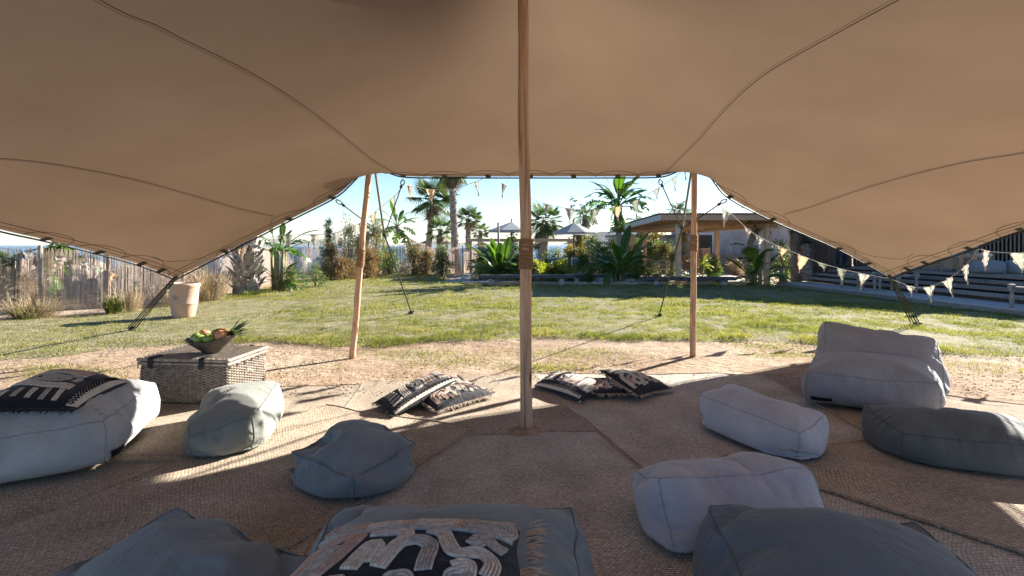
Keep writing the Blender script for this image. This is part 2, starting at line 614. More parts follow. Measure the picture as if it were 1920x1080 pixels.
    MAT['cloth_white'] = clothmat('white_shirt', (.6, .6, .6))
    MAT['shoe'] = simple('dark_shoe', (.015, .016, .02), (.03, .03, .04))
    MAT['hair'] = simple('brown_hair', (.03, .02, .012), (.06, .04, .025))
    for k, c in (('flag_sage', (.36, .38, .30)), ('flag_sand', (.56, .40, .25)), ('flag_ivory', (.46, .43, .36)), ('flag_olive', (.26, .27, .2)), ('flag_blush', (.52, .41, .36)), ('flag_grey', (.35, .33, .30))):
        MAT[k] = clothmat(k + '_cloth', c, trans=.45, weave=300, wr=.6, wscale=22)
    # water and hills
    t = NT('sea_water')
    co = t.coord('Object', (1, 1, 1))
    t.color(t.ramp(t.noise(co, .01, 4), [(.3, (.02, .07, .13)), (.7, (.03, .10, .17))]))
    t.rough(.25, .5)
    t.bump(t.noise(co, .35, 5), .35, .5)
    MAT['sea'] = t.m
    MAT['hill'] = simple('scrubby_hill', (.09, .10, .05), (.20, .17, .11), scale=.01, rough=1, bump=0)


make_materials()

# ------------------------------------------------------------------ ground, sea, hills
def terrain_z(x, y):
    d = -.62 * x + .78 * y
    z = 0.0
    if d > 31 and x < 40:
        z = -min((d - 31) * .13, 6.0)
    return z


def make_ground():
    xs = sorted(set([-400, -250, -150, -100] + list(range(-80, -20, 4)) + [x * .5 for x in range(-40, 41)] + list(range(24, 80, 4)) + [100, 150, 250, 400]))
    ys = sorted(set([-60, -30, -15, -8, -4] + [y * .5 for y in range(-4, 62)] + list(range(32, 90, 3)) + [100, 150, 250, 400]))
    V = [(x, y, terrain_z(x, y) + (.03 * nz((x, y, 0), .35) if 6.4 < y < 31 and abs(x) < 20 else 0)) for y in ys for x in xs]
    n = len(xs)
    F = [(j * n + i, j * n + i + 1, (j + 1) * n + i + 1, (j + 1) * n + i) for j in range(len(ys) - 1) for i in range(n - 1)]
    struct(np_mesh('ground', V, F, MAT['dirt'], smooth=True))
    b = MB()
    b.add([(-4500, -90, -3), (4500, -90, -3), (4500, 4500, -3), (-4500, 4500, -3)], [(0, 1, 2, 3)])
    struct(b.build('sea', MAT['sea']))
    # far hills across the bay
    for k, (x0, x1, Y, h, sd) in enumerate(((-1900, -820, 3600, 62, 3.1), (-950, 300, 4100, 42, 9.7), (200, 2600, 4200, 46, 5.2))):
        V, F = [], []
        nx, ny = 70, 10
        for j in range(ny):
            for i in range(nx):
                s, t = i / (nx - 1), j / (ny - 1)
                x = x0 + (x1 - x0) * s
                prof = (math.sin(math.pi * s) ** .6) * (.55 + .45 * noise.noise(Vector((s * 5 + sd, sd, 0))) + .12 * noise.noise(Vector((s * 19 + sd, 2, 0))))
                V.append((x, Y + (t - .5) * 700, -4 + max(0, h * 1.25 * prof * math.sin(math.pi * t) ** .8)))
        for j in range(ny - 1):
            for i in range(nx - 1):
                F.append((j * nx + i, j * nx + i + 1, (j + 1) * nx + i + 1, (j + 1) * nx + i))
        struct(np_mesh('distant_hill', V, F, MAT['hill'], smooth=True))


make_ground()


def poly_inside(P, X, Y):
    """vectorised point in polygon"""
    c = np.zeros(X.shape, bool)
    n = len(P)
    for i in range(n):
        x1, y1 = P[i][0], P[i][1]
        x2, y2 = P[(i + 1) % n][0], P[(i + 1) % n][1]
        if y1 == y2:
            continue
        m = ((y1 > Y) != (y2 > Y)) & (X < (x2 - x1) * (Y - y1) / (y2 - y1) + x1)
        c ^= m
    return c


def seg_dist(P, X, Y):
    d = np.full(X.shape, 1e9)
    n = len(P)
    for i in range(n):
        a = np.array(P[i][:2])
        b = np.array(P[(i + 1) % n][:2])
        ab = b - a
        t = np.clip(((X - a[0]) * ab[0] + (Y - a[1]) * ab[1]) / max(1e-9, ab @ ab), 0, 1)
        d = np.minimum(d, np.hypot(X - a[0] - t * ab[0], Y - a[1] - t * ab[1]))
    return d


def vnoise(X, Y, s, seed, oct=3):
    """cheap smooth value noise, vectorised"""
    out = np.zeros(X.shape)
    amp, tot = 1.0, 0
    r = np.random.default_rng(seed)
    tab = r.random((256, 256))
    for o in range(oct):
        x, y = X * s + 37.1 * o, Y * s + 11.7 * o
        xi, yi = np.floor(x).astype(int), np.floor(y).astype(int)
        fx, fy = x - xi, y - yi
        fx, fy = fx * fx * (3 - 2 * fx), fy * fy * (3 - 2 * fy)
        g = lambda a, b: tab[(xi + a) % 256, (yi + b) % 256]
        out += amp * (g(0, 0) * (1 - fx) * (1 - fy) + g(1, 0) * fx * (1 - fy) + g(0, 1) * (1 - fx) * fy + g(1, 1) * fx * fy)
        tot += amp
        amp *= .5
        s *= 2.03
    return out / tot


LAWN_PX = [(-500, 700), (0, 676), (120, 668), (200, 655), (330, 650), (420, 644), (520, 645), (640, 652), (720, 652), (800, 642), (900, 640), (1000, 634),
           (1100, 637), (1200, 642), (1300, 643), (1400, 641), (1500, 645), (1600, 652), (1700, 662), (1800, 668), (1920, 672), (2200, 690), (2500, 690)]
LAWN = [tuple(G(x, y)[:2]) for x, y in LAWN_PX] + [(10.9, 6), (10.5, 10.8), (9.55, 19.4), (6.5, 19.75), (-1.6, 19.75), (-2.6, 22.5), (-3.6, 26.6), (-6.0, 26.0), (-8.6, 22), (-8.4, 18), (-8.3, 14.6), (-8.2, 13.0), (-9.0, 10.8), (-12, 10.4)]


def lawn_h(X, Y):
    return .012 + .045 * vnoise(X, Y, .9, 3, 3) + .03 * vnoise(X, Y, 3.1, 4, 2)


def make_lawn():
    xs = np.arange(-13, 14, .18)
    ys = np.arange(5.5, 27.2, .18)
    X, Y = np.meshgrid(xs, ys)
    inside = poly_inside(LAWN, X, Y)
    d = seg_dist(LAWN, X, Y)
    Z = lawn_h(X, Y) * np.clip(d / .5, 0, 1) - np.where(inside, 0, .02) - .004 + .03 * np.array([[nz((x, y, 0), .35) for x in xs] for y in ys])
    V = np.stack([X, Y, Z], -1).reshape(-1, 3)
    n = len(xs)
    keep = inside | (d < .12)
    F = []
    for j in range(len(ys) - 1):
        for i in range(n - 1):
            if keep[j, i] and keep[j, i + 1] and keep[j + 1, i] and keep[j + 1, i + 1]:
                F.append((j * n + i, j * n + i + 1, (j + 1) * n + i + 1, (j + 1) * n + i))
    struct(np_mesh('lawn', V, F, MAT['turf'], smooth=True))

    # blades: density falls off with distance
    def scatter(n, y0, y1, x0, x1, hgt, wid, extra=None, inmargin=0.0):
        X = rng.uniform(x0, x1, n)
        Y = rng.uniform(y0, y1, n)
        ok = np.abs(X) < Y * .99 + .5
        X, Y = X[ok], Y[ok]
        ins = poly_inside(LAWN, X, Y)
        d = seg_dist(LAWN, X, Y) * np.where(ins, 1, -1)
        near = Y < 9.6
        cl = vnoise(X, Y, 2.2, 5, 3)
        left = X < -4.2 - (Y - 8) * .25      # sparse, dry corner on the left
        p = np.where(near, np.clip((d + .22) / .38, 0, 1) ** 1.3, np.clip(d / .15 + .3, 0, 1))
        p = p * np.where(left & (Y < 14), .2, 1) * np.clip((cl - .22) * 4.5, .05, 1)
        bare = vnoise(X, Y, .8, 21, 3)
        p = p * np.where((X > 3.8) & (Y < 9.0), np.clip((bare - .42) * 8, 0, 1), 1)
        ok_ = rng.random(len(X)) < p
        X, Y, cl = X[ok_], Y[ok_], cl[ok_]
        m = len(X)
        c2 = vnoise(X, Y, 5.0, 31, 3)
        h = hgt * rng.uniform(.45, 1.25, m) * (.6 + .6 * cl) * (.7 + 1.2 * np.clip((c2 - .38) * 2.2, 0, 1)) * np.where(near[ok_], 1 + .7 * np.exp(-((d[ok_] - .12) / .22) ** 2), 1)
        w = wid * rng.uniform(.7, 1.3, m)
        a = rng.uniform(0, 2 * np.pi, m)
        la = rng.uniform(0, 2 * np.pi, m)
        lean = rng.uniform(.15, 1.1, m) * h
        Z = lawn_h(X, Y) - .015 + .03 * np.array([nz((x, y, 0), .35) for x, y in zip(X[::40], Y[::40])]).repeat(40)[:m] if m > 40 else lawn_h(X, Y)
        A = np.stack([X - np.cos(a) * w, Y - np.sin(a) * w, Z], -1)
        B = np.stack([X + np.cos(a) * w, Y + np.sin(a) * w, Z], -1)
        C = np.stack([X + np.cos(la) * lean, Y + np.sin(la) * lean, Z + h], -1)
        return np.stack([A, B, C], 1).reshape(-1, 3)

    Vs = [scatter(330000, 6.3, 10.5, -11, 11, .038, .0042),
          scatter(210000, 10.5, 15.5, -12, 13, .042, .0065),
          scatter(130000, 15.5, 27, -12, 13, .055, .010)]
    V = np.concatenate(Vs)
    np_mesh('lawn_grass', V, np.arange(len(V)).reshape(-1, 3), MAT['grass'], kind='stuff')

    # weeds straggling over the bare soil
    P = []
    for (px, py, r, n) in ((130, 700, .35, 400), (90, 690, .3, 150), (185, 712, .25, 120), (780, 665, .5, 420), (850, 680, .4, 260), (1030, 690, .35, 420), (1010, 665, .5, 300), (1130, 668, .5, 260), (1470, 668, .35, 420), (1440, 650, .4, 260), (1110, 660, .3, 160), (560, 690, .5, 120), (1690, 690, .4, 200), (1840, 690, .5, 300)):
        c = G(px, py)
        for _ in range(n * 2):
            q = rng.normal(0, r * .6, 2)
            P.append((c[0] + q[0] * 1.4, c[1] + q[1] * .7))
    P = np.array(P)
    m = len(P)
    a = rng.uniform(0, 2 * np.pi, m)
    h = rng.uniform(.015, .05, m)
    l = rng.uniform(.01, .05, m)
    w = .0045
    A = np.stack([P[:, 0] - np.cos(a) * w, P[:, 1] - np.sin(a) * w, np.zeros(m)], -1)
    B = np.stack([P[:, 0] + np.cos(a) * w, P[:, 1] + np.sin(a) * w, np.zeros(m)], -1)
    C = np.stack([P[:, 0] + np.sin(a * 3) * l, P[:, 1] + np.cos(a * 3) * l, h], -1)
    V = np.stack([A, B, C], 1).reshape(-1, 3)
    np_mesh('straggling_weeds', V, np.arange(len(V)).reshape(-1, 3), MAT['grass'], kind='stuff')

    # clods and pebbles on the bare soil
    V, F = [], []
    base = np.array([(1, 0, 0), (0, 1, 0), (-1, 0, 0), (0, -1, 0), (0, 0, .8), (0, 0, -.5)])
    fb = np.array([(0, 1, 4), (1, 2, 4), (2, 3, 4), (3, 0, 4), (1, 0, 5), (2, 1, 5), (3, 2, 5), (0, 3, 5)])
    n = 16000
    Y = rng.uniform(5.2, 9.3, n)
    X = rng.uniform(-1, 1, n) * Y * 1.0
    s = .004 + .011 * rng.random(n) ** 4
    cl = vnoise(X, Y, 1.6, 8, 3)
    ok = (rng.random(n) < np.clip((cl - .38) * 5, .03, 1))
    X, Y, s = X[ok], Y[ok], s[ok]
    ang = rng.uniform(0, 6.28, len(X))
    jit = rng.uniform(.6, 1.4, (len(X), 6, 3))
    P = base[None] * jit * s[:, None, None]
    c, sn = np.cos(ang)[:, None], np.sin(ang)[:, None]
    P = np.stack([P[..., 0] * c - P[..., 1] * sn, P[..., 0] * sn + P[..., 1] * c, P[..., 2]], -1)
    P += np.stack([X, Y, s * .2 + np.where(Y < 6.0, .034, 0)], -1)[:, None]
    F = fb[None] + (np.arange(len(X)) * 6)[:, None, None]
    np_mesh('soil_clods', P.reshape(-1, 3), F.reshape(-1, 3), MAT['dirt'], kind='stuff')


make_lawn()


# ------------------------------------------------------------------ the stretch tent
def resample(ctrl, n, smooth=True):
    """Catmull-Rom through ctrl, n points evenly by length"""
    P = [Vector(p) for p in ctrl]
    pts = []
    for i in range(len(P) - 1):
        p0, p1, p2, p3 = P[max(i - 1, 0)], P[i], P[i + 1], P[min(i + 2, len(P) - 1)]
        for k in range(24):
            t = k / 24
            if smooth:
                a = .5
                q = .5 * ((2 * p1) + (p2 - p0) * t + (2 * p0 - 5 * p1 + 4 * p2 - p3) * t * t + (3 * p1 - p0 - 3 * p2 + p3) * t ** 3)
            else:
                q = p1.lerp(p2, t)
            pts.append(q)
    pts.append(P[-1])
    A = np.array([tuple(p) for p in pts])
    s = np.concatenate([[0], np.cumsum(np.linalg.norm(np.diff(A, axis=0), axis=1))])
    u = np.linspace(0, s[-1], n)
    return np.stack([np.interp(u, s, A[:, k]) for k in range(3)], -1)


TIP_L = W(329, 521, 8.2)
TIP_R = W(1670, 519, 8.6)
front_ctrl = [TIP_L, W(440, 464, 8.0), W(540, 413, 7.8), W(625, 370, 7.62), W(660, 341, 7.45), W(678, 324, 7.3), W(698, 318, 7.22), W(722, 320, 7.28), W(757, 330, 7.4), W(860, 331, 7.42),
              W(995, 331, 7.44), W(1130, 331, 7.42), W(1235, 330, 7.4), W(1268, 321, 7.28), W(1295, 316, 7.22), W(1315, 319, 7.3), W(1332, 331, 7.45), W(1367, 369, 7.65), W(1447, 411, 7.9), W(1570, 465, 8.3), TIP_R]
left_ctrl = [TIP_L, W(265, 496, 7.6), W(170, 470, 7.0), W(75, 447, 6.4), W(0, 430, 5.9), (-5.8, 4.6, 1.98), (-6.0, 3.0, 2.4), (-6.0, 1.2, 2.6), (-5.6, -.2, 2.4)]
right_ctrl = [TIP_R, W(1735, 495, 7.8), W(1820, 466, 7.0), W(1920, 430, 6.2), (5.95, 4.8, 2.0), (6.1, 3.0, 2.4), (6.1, 1.2, 2.6), (5.7, -.2, 2.4)]
back_ctrl = [(-5.6, -.2, 2.4), (-3, -.3, 2.95), (0, -.4, 3.1), (3, -.3, 2.95), (5.7, -.2, 2.4)]  # unseen rear edge, shaped high and open to let in skylight
NU, NV = 121, 91
PEAK = Vector((.09, 4.21, 3.72))


def solve_tent():
    S = np.zeros((NV, NU, 3))
    front = resample(front_ctrl, NU)
    back = resample(back_ctrl, NU)
    left = resample(left_ctrl, NV)[::-1]
    right = resample(right_ctrl, NV)[::-1]
    u = np.linspace(0, 1, NU)[None, :, None]
    v = np.linspace(0, 1, NV)[:, None, None]
    S[:] = (1 - v) * back[None] + v * front[None] + (1 - u) * left[:, None] + u * right[:, None] - ((1 - u) * (1 - v) * back[0] + u * (1 - v) * back[-1] + (1 - u) * v * front[0] + u * v * front[-1])
    S[0], S[-1], S[:, 0], S[:, -1] = back, front, left, right
    for it in range(2500):
        S[1:-1, 1:-1, :2] = .25 * (S[2:, 1:-1, :2] + S[:-2, 1:-1, :2] + S[1:-1, 2:, :2] + S[1:-1, :-2, :2])
    d = np.hypot(S[..., 0] - PEAK.x, S[..., 1] - PEAK.y)
    pin = d < .5
    Z = S[..., 2]
    zp = PEAK.z - .35 * d ** 2
    for it in range(5000):
        Z[1:-1, 1:-1] = .25 * (Z[2:, 1:-1] + Z[:-2, 1:-1] + Z[1:-1, 2:] + Z[1:-1, :-2])
        Z[pin] = zp[pin]
    for it in range(6):   # soften the crown
        Zs = Z.copy()
        Zs[1:-1, 1:-1] = .25 * (Z[2:, 1:-1] + Z[:-2, 1:-1] + Z[1:-1, 2:] + Z[1:-1, :-2])
        Z[1:-1, 1:-1] = Zs[1:-1, 1:-1]
    # creases running out of the tie points
    return S


TS = solve_tent()


def tent_at(u, v):
    x, y = u * (NU - 1), v * (NV - 1)
    i, j = min(int(x), NU - 2), min(int(y), NV - 2)
    fx, fy = x - i, y - j
    p = (TS[j, i] * (1 - fx) + TS[j, i + 1] * fx) * (1 - fy) + (TS[j + 1, i] * (1 - fx) + TS[j + 1, i + 1] * fx) * fy
    return Vector(p)


def tent_norm(u, v, e=.004):
    u0, u1, v0, v1 = max(0, u - e), min(1, u + e), max(0, v - e), min(1, v + e)
    a = tent_at(u1, v) - tent_at(u0, v)
    b = tent_at(u, v1) - tent_at(u, v0)
    n = a.cross(b)
    n.normalize()
    return n if n.z < 0 else -n     # pointing down, into the tent


def proj(p):
    return 960 + p[0] / p[1] * 1000, 459 - (p[2] - EYE) / p[1] * 1000


def make_tent():
    tent = thing('stretch_tent', 'large tan stretch tent canopy on wooden poles over the beanbags and rugs', 'tent', (PEAK.x, PEAK.y, 0))
    V = TS.reshape(-1, 3)
    F = [(j * NU + i, (j + 1) * NU + i, (j + 1) * NU + i + 1, j * NU + i + 1) for j in range(NV - 1) for i in range(NU - 1)]
    np_mesh('canopy', V, F, MAT['tent'], tent, smooth=True)
    bvh = BVHTree.FromPolygons([tuple(p) for p in V], F)
    eye = Vector((0, 0, EYE))

    def hit(px, py):
        d = Vector(((px - 960) / 1000, 1, (459 - py) / 1000)).normalized()
        loc, no, idx, dist = bvh.ray_cast(eye, d)
        if loc is None:
            loc, no, idx, dist = bvh.find_nearest(eye + d * 7)
        n = no if no.z < 0 else -no
        return loc + n * .004

    # sewn panel seams
    seams = [
        [(120, -40), (230, 22), (290, 45), (350, 76), (415, 107), (480, 141), (540, 178), (600, 220), (660, 268), (700, 300), (725, 315), (748, 327)],
        [(-60, 292), (0, 296), (75, 303), (150, 315), (250, 335), (350, 362), (440, 388), (515, 405)],
        [(1760, -40), (1677, 3), (1550, 72), (1490, 105), (1430, 142), (1385, 180), (1350, 216), (1310, 262), (1275, 297), (1248, 322)],
        [(1990, 270), (1920, 286), (1810, 304), (1700, 330), (1600, 360), (1520, 388), (1470, 402)],
        [(985, 200), (988, 280), (994, 320)],
        [(1570, 458), (1590, 463), (1622, 476), (1650, 482), (1690, 485), (1712, 476)],
        [(395, 476), (370, 485), (340, 489), (310, 489), (285, 482)],
    ]
    for k, s in enumerate(seams):
        ctrl = [hit(*p) for p in s]
        if k == 0:
            ctrl[-1] = tent_at(*edge_uv('f', 750)) + Vector((0, 0, -.006))
        pts = resample(ctrl, 60)
        q = []
        for p in pts:
            loc, no, i_, d_ = bvh.find_nearest(Vector(p))
            n = no if no.z < 0 else -no
            q.append(loc + n * .004)
        b = MB()
        b.tube(q, .0028 if k < 4 else .0025, 5)
        if k < 4:      # twin row of stitching
            tw = []
            for i, p in enumerate(q):
                tg = (q[min(i + 1, len(q) - 1)] - q[max(i - 1, 0)]).normalized()
                loc, no, i_, d_ = bvh.find_nearest(p)
                n = no if no.z < 0 else -no
                tw.append(p + tg.cross(n).normalized() * .026)
            b.tube(tw, .0014, 4)
        b.build('panel_seam', MAT['thread'], tent, smooth=True)
    # hem stitching and edge rope
    for side in 'flr':
        hem, rope, hem2 = [], [], []
        for k in range(161):
            s = k / 160
            if side == 'f':
                u, v, ui, vi = s, 1, s, .982
                u2, v2 = s, .99
            elif side == 'l':
                u, v, ui, vi = 0, 1 - s * .75, .014, 1 - s * .75
                u2, v2 = .007, 1 - s * .75
            else:
                u, v, ui, vi = 1, 1 - s * .75, .986, 1 - s * .75
                u2, v2 = .993, 1 - s * .75
            e, i_ = tent_at(u, v), tent_at(ui, vi)
            hem.append(i_ + tent_norm(ui, vi) * .004)
            hem2.append(tent_at(u2, v2) + tent_norm(u2, v2) * .004)
            rope.append(e + (e - i_).normalized() * .028 + Vector((0, 0, -.012)))
        b = MB()
        b.tube(hem, .0035, 4)
        b.tube(hem2, .002, 4)
        b.build('hem_stitching', MAT['thread'], tent, smooth=True)
        b = MB()
        b.tube(rope, .011, 6)
        b.build('edge_rope', MAT['webbing'], tent, smooth=True)

    # D-shaped reinforcing patches with webbing tabs
    spots = [('f', p) for p in (425, 545, 625, 757, 835, 915, 995, 1076, 1158, 1235, 1367, 1447, 1572, 1625)] + [('l', p) for p in (80, 182, 262, 298)] + [('r', p) for p in (1706, 1738, 1820, 1918)]
    for side, px in spots:
        u0, v0 = edge_uv(side, px)
        small = (side == 'f' and px in (1625, 425)) or (side == 'l' and px == 298) or (side == 'r' and px == 1706)
        halfw, depth = .30, .26
        if small:
            halfw, depth = .16, .10
        # step sizes in parameter space
        eu = (tent_at(min(1, u0 + .01), v0) - tent_at(max(0, u0 - .01), v0)).length / .02 if side == 'f' else (tent_at(u0, min(1, v0 + .01)) - tent_at(u0, max(0, v0 - .01))).length / (min(1, v0 + .01) - max(0, v0 - .01))
        ev = (tent_at(u0, v0) - tent_at(u0, v0 - .03)).length / .03 if side == 'f' else (tent_at(.03, v0) - tent_at(0, v0)).length / .03

        def PT(a, d):
            if side == 'f':
                u, v = u0 + a / eu, 1 - d / ev
            elif side == 'l':
                u, v = d / ev, v0 + a / eu
            else:
                u, v = 1 - d / ev, v0 + a / eu
            u, v = min(max(u, 0), 1), min(max(v, 0), 1)
            return tent_at(u, v), tent_norm(u, v)

        na, nd = 18, 7
        vs, fs, rim = [], [], []
        for i in range(na + 1):
            a = -halfw + 2 * halfw * i / na
            dm = depth * max(0.0, 1 - abs(a / halfw) ** 2.6) ** .6
            for j in range(nd + 1):
                p, n = PT(a, .02 + dm * j / nd)
                vs.append(p + n * .005)
            rim.append(vs[-1] + n * .003)
        for i in range(na):
            for j in range(nd):
                k = i * (nd + 1) + j
                fs.append((k, k + 1, k + nd + 2, k + nd + 1))
        b = MB()
        b.tube(rim, .0032, 5)
        b.build('patch_stitching', MAT['thread'], tent, smooth=True)
        b = MB()
        vs = []
        for a in (-.035, .035):
            for d in (.11, .05, 0.0):
                p, n = PT(a, d)
                vs.append(p + n * .011)
            e, n = PT(a, 0)
            i_, n2 = PT(a, .1)
            vs.append(e + (e - i_).normalized() * .05 + n * .006)
        b.add(vs, [(0, 1, 5, 4), (1, 2, 6, 5), (2, 3, 7, 6)])
        o = b.build('webbing_tab', MAT['webbing'], tent)
        m = o.modifiers.new('thick', 'SOLIDIFY')
        m.thickness = .006
        m.offset = 0
    return tent, bvh


def edge_uv(side, px):
    best = None
    for k in range(1001):
        s = k / 1000
        if side == 'f':
            u, v = s, 1.0
        else:
            u, v = (0.0 if side == 'l' else 1.0), 1 - s * .6
        p = tent_at(u, v)
        if p.y < .5:
            continue
        d = abs(proj(p)[0] - px)
        if best is None or d < best[0]:
            best = (d, u, v)
    return best[1], best[2]


TENT, TENT_BVH = make_tent()


# ------------------------------------------------------------------ poles and guy ropes
def pole(label, base, top, r0, r1, wrap, seed, bulge=0.0):
    base, top = Vector(base), Vector(top)
    t = thing('tent_pole', label, 'pole', tuple(base), 'peeled poles holding up the tent')
    b = MB()
    pts, rr = [], []
    n = 40
    for i in range(n + 1):
        s = i / n
        p = base.lerp(top, s)
        p = p + Vector((nz((s * 3, seed, 0), 1.2) * .02, nz((s * 3, 0, seed), 1.2) * .02, 0)) * math.sin(math.pi * s)
        pts.append(p)
        rr.append((r0 + (r1 - r0) * s) * (1 + .06 * nz((s * 14, seed * 2, 0), 1)) )
    b.tube(pts, rr, 14)
    b.build('shaft', MAT['pole'], t, smooth=True)
    if base.y < 5:
        b = MB()
        vs, fs = [], []
        for i in range(7):
            for k in range(22):
                a = 2 * math.pi * k / 22
                rad = (.02 + .10 * i / 6) * (1 + .25 * nz((math.cos(a), math.sin(a), i * .1), 1.5))
                vs.append(base + Vector((math.cos(a) * rad * 1.3, math.sin(a) * rad - .03, 0.03 + .03 * (1 - (i / 6) ** 1.4) + .004 * nz((k, i, 0), .9))))
        for i in range(6):
            for k in range(22):
                fs.append((i * 22 + k, i * 22 + (k + 1) % 22, (i + 1) * 22 + (k + 1) % 22, (i + 1) * 22 + k))
        b.add(vs, fs)
        b.build('soil_collar', MAT['dirt'], t, smooth=True)
    w0, w1 = wrap
    b = MB()
    m = 14
    for i in range(m):
        z = w0 + (w1 - w0) * i / (m - 1)
        s = (z - base.z) / (top.z - base.z)
        c = base.lerp(top, s) + Vector((nz((s * 3, seed, 0), 1.2) * .02, nz((s * 3, 0, seed), 1.2) * .02, 0)) * math.sin(math.pi * s)
        rad = r0 + (r1 - r0) * s
        tilt = rng.uniform(-.012, .012)
        ring = [c + Vector((math.cos(a) * (rad + .004), math.sin(a) * (rad + .004), tilt * math.cos(a + seed))) for a in [2 * math.pi * k / 18 for k in range(19)]]
        b.tube(ring, (w1 - w0) / (m - 1) * .62, 5, cap=False)
    b.build('jute_binding', MAT['jute_wrap'], t, smooth=True)
    return t


pole('tall round peeled pole in the middle of the tent standing on the rugs', (.115, 4.23, .0), (.085, 4.23, 3.70), .049, .041, (1.31, 1.53), 1.7)
pole('leaning peeled pole at the left of the tent opening beside the wicker trunk', G(660, 672), W(692, 318, 7.18), .043, .037, (1.22, 1.43), 4.1)
pole('upright peeled pole at the right of the tent opening, left of the mauve lounger', G(1299, 670), W(1302, 315, 7.18), .041, .036, (1.42, 1.62), 8.3)


def rope_line(p, q, r=.007, sag=.01, n=10):
    p, q = Vector(p), Vector(q)
    return [p.lerp(q, i / n) + Vector((0, 0, -sag * math.sin(math.pi * i / n))) for i in range(n + 1)]


def loop_pts(c, d, w, h):
    """carabiner outline around c, long axis d"""
    d = d.normalized()
    s = d.cross(Vector((0, 1, .2))).normalized()
    return [c + d * (math.cos(a) * h / 2) + s * (math.sin(a) * w / 2 * (1 + .25 * math.cos(a))) for a in [2 * math.pi * k / 16 for k in range(17)]]


def stake(parent, g, mess=True):
    b = MB()
    b.tube([g + Vector((0, 0, -.1)), g + Vector((.01, .01, .10))], .014, 8)
    b.tube([g + Vector((-.03, 0, .09)), g + Vector((.05, .01, .10))], .012, 6)
    b.build('ground_stake', MAT['metal_dark'], parent)
    b = MB()
    for k in range(5):
        a0 = rng.uniform(0, 6.28)
        rr = rng.uniform(.03, .075)
        c = g + Vector((rng.uniform(-.03, .03), rng.uniform(-.03, .03), .035 + .012 * k))
        b.tube([c + Vector((math.cos(a0 + a) * rr, math.sin(a0 + a) * rr * .7, rng.uniform(-.012, .012))) for a in [i * .7 for i in range(10)]], .006, 5)
    b.build('knotted_rope_end', MAT['rope'], parent, smooth=True)


def guy_centre(label, g, anchors, join, poletop):
    t = thing('guy_rope', label, 'rope', tuple(g), 'guy ropes pegged into the lawn')
    for a in anchors:
        d = (join - a).normalized()
        b = MB()
        b.tube(loop_pts(a + d * .07, d, .05, .115), .009, 6, cap=False)
        b.build('carabiner', MAT['metal_dark'], t, smooth=True)
        b = MB()
        b.tube(rope_line(a + d * .13, join), .009, 6)
        b.tube([a + d * .14, a + d * .17, a + d * .2], [.016, .024, .014], 6)
        b.build('rope', MAT['rope'], t, smooth=True)
    b = MB()
    b.tube(rope_line(poletop, join, sag=.02), .016, 6)
    b.build('pole_strap', MAT['grey_rope'], t, smooth=True)
    b = MB()
    b.tube(rope_line(join, g + Vector((0, 0, .07)), sag=0), .013, 6)
    b.ball(join, .035, 8, 6)
    b.build('rope', MAT['rope'], t, smooth=True)
    stake(t, g)


guy_centre('black guy rope pegged in the lawn right of the leaning left pole', G(771, 592), [W(629, 374, 7.65), W(757, 336, 7.43)], W(721, 440, 8.5), W(704, 324, 7.25))
guy_centre('black guy rope pegged in the lawn left of the upright right pole', G(1236, 598), [W(1364, 373, 7.68), W(1236, 336, 7.43)], W(1279, 427, 8.5), W(1296, 322, 7.25))


def guy_tip(label, tip, g):
    t = thing('guy_rope', label, 'rope', tuple(g), 'guy ropes pegged into the lawn')
    d = (g - tip).normalized()
    s = d.cross(Vector((0, 0, 1))).normalized()
    b = MB()
    for o in (-.055, -.02, .02, .055):
        b.tube(rope_line(tip + s * o * .6 + d * .05, g + s * o * 1.2 + Vector((0, 0, .08)), sag=0), .009, 5)
    b.build('rope', MAT['rope'], t, smooth=True)
    b = MB()
    b.tube([tip - d * .08, tip + d * .02, tip + d * .12], [.02, .035, .025], 8)
    b.build('corner_ring', MAT['metal_dark'], t, smooth=True)
    stake(t, g)


guy_tip('four-strand black guy rope from the left tent corner to its peg near the terracotta pot', Vector(TIP_L), G(247, 624))
guy_tip('four-strand black guy rope from the right tent corner to its peg behind the mauve lounger', Vector(TIP_R), G(1716, 614))

# ------------------------------------------------------------------ jute rugs
def rug_z(x, y):
    return .016 + .014 * nz((x, y, 0), 1.1, 2.0) + .009 * nz((x, y, 1), 3.3, 5.0)


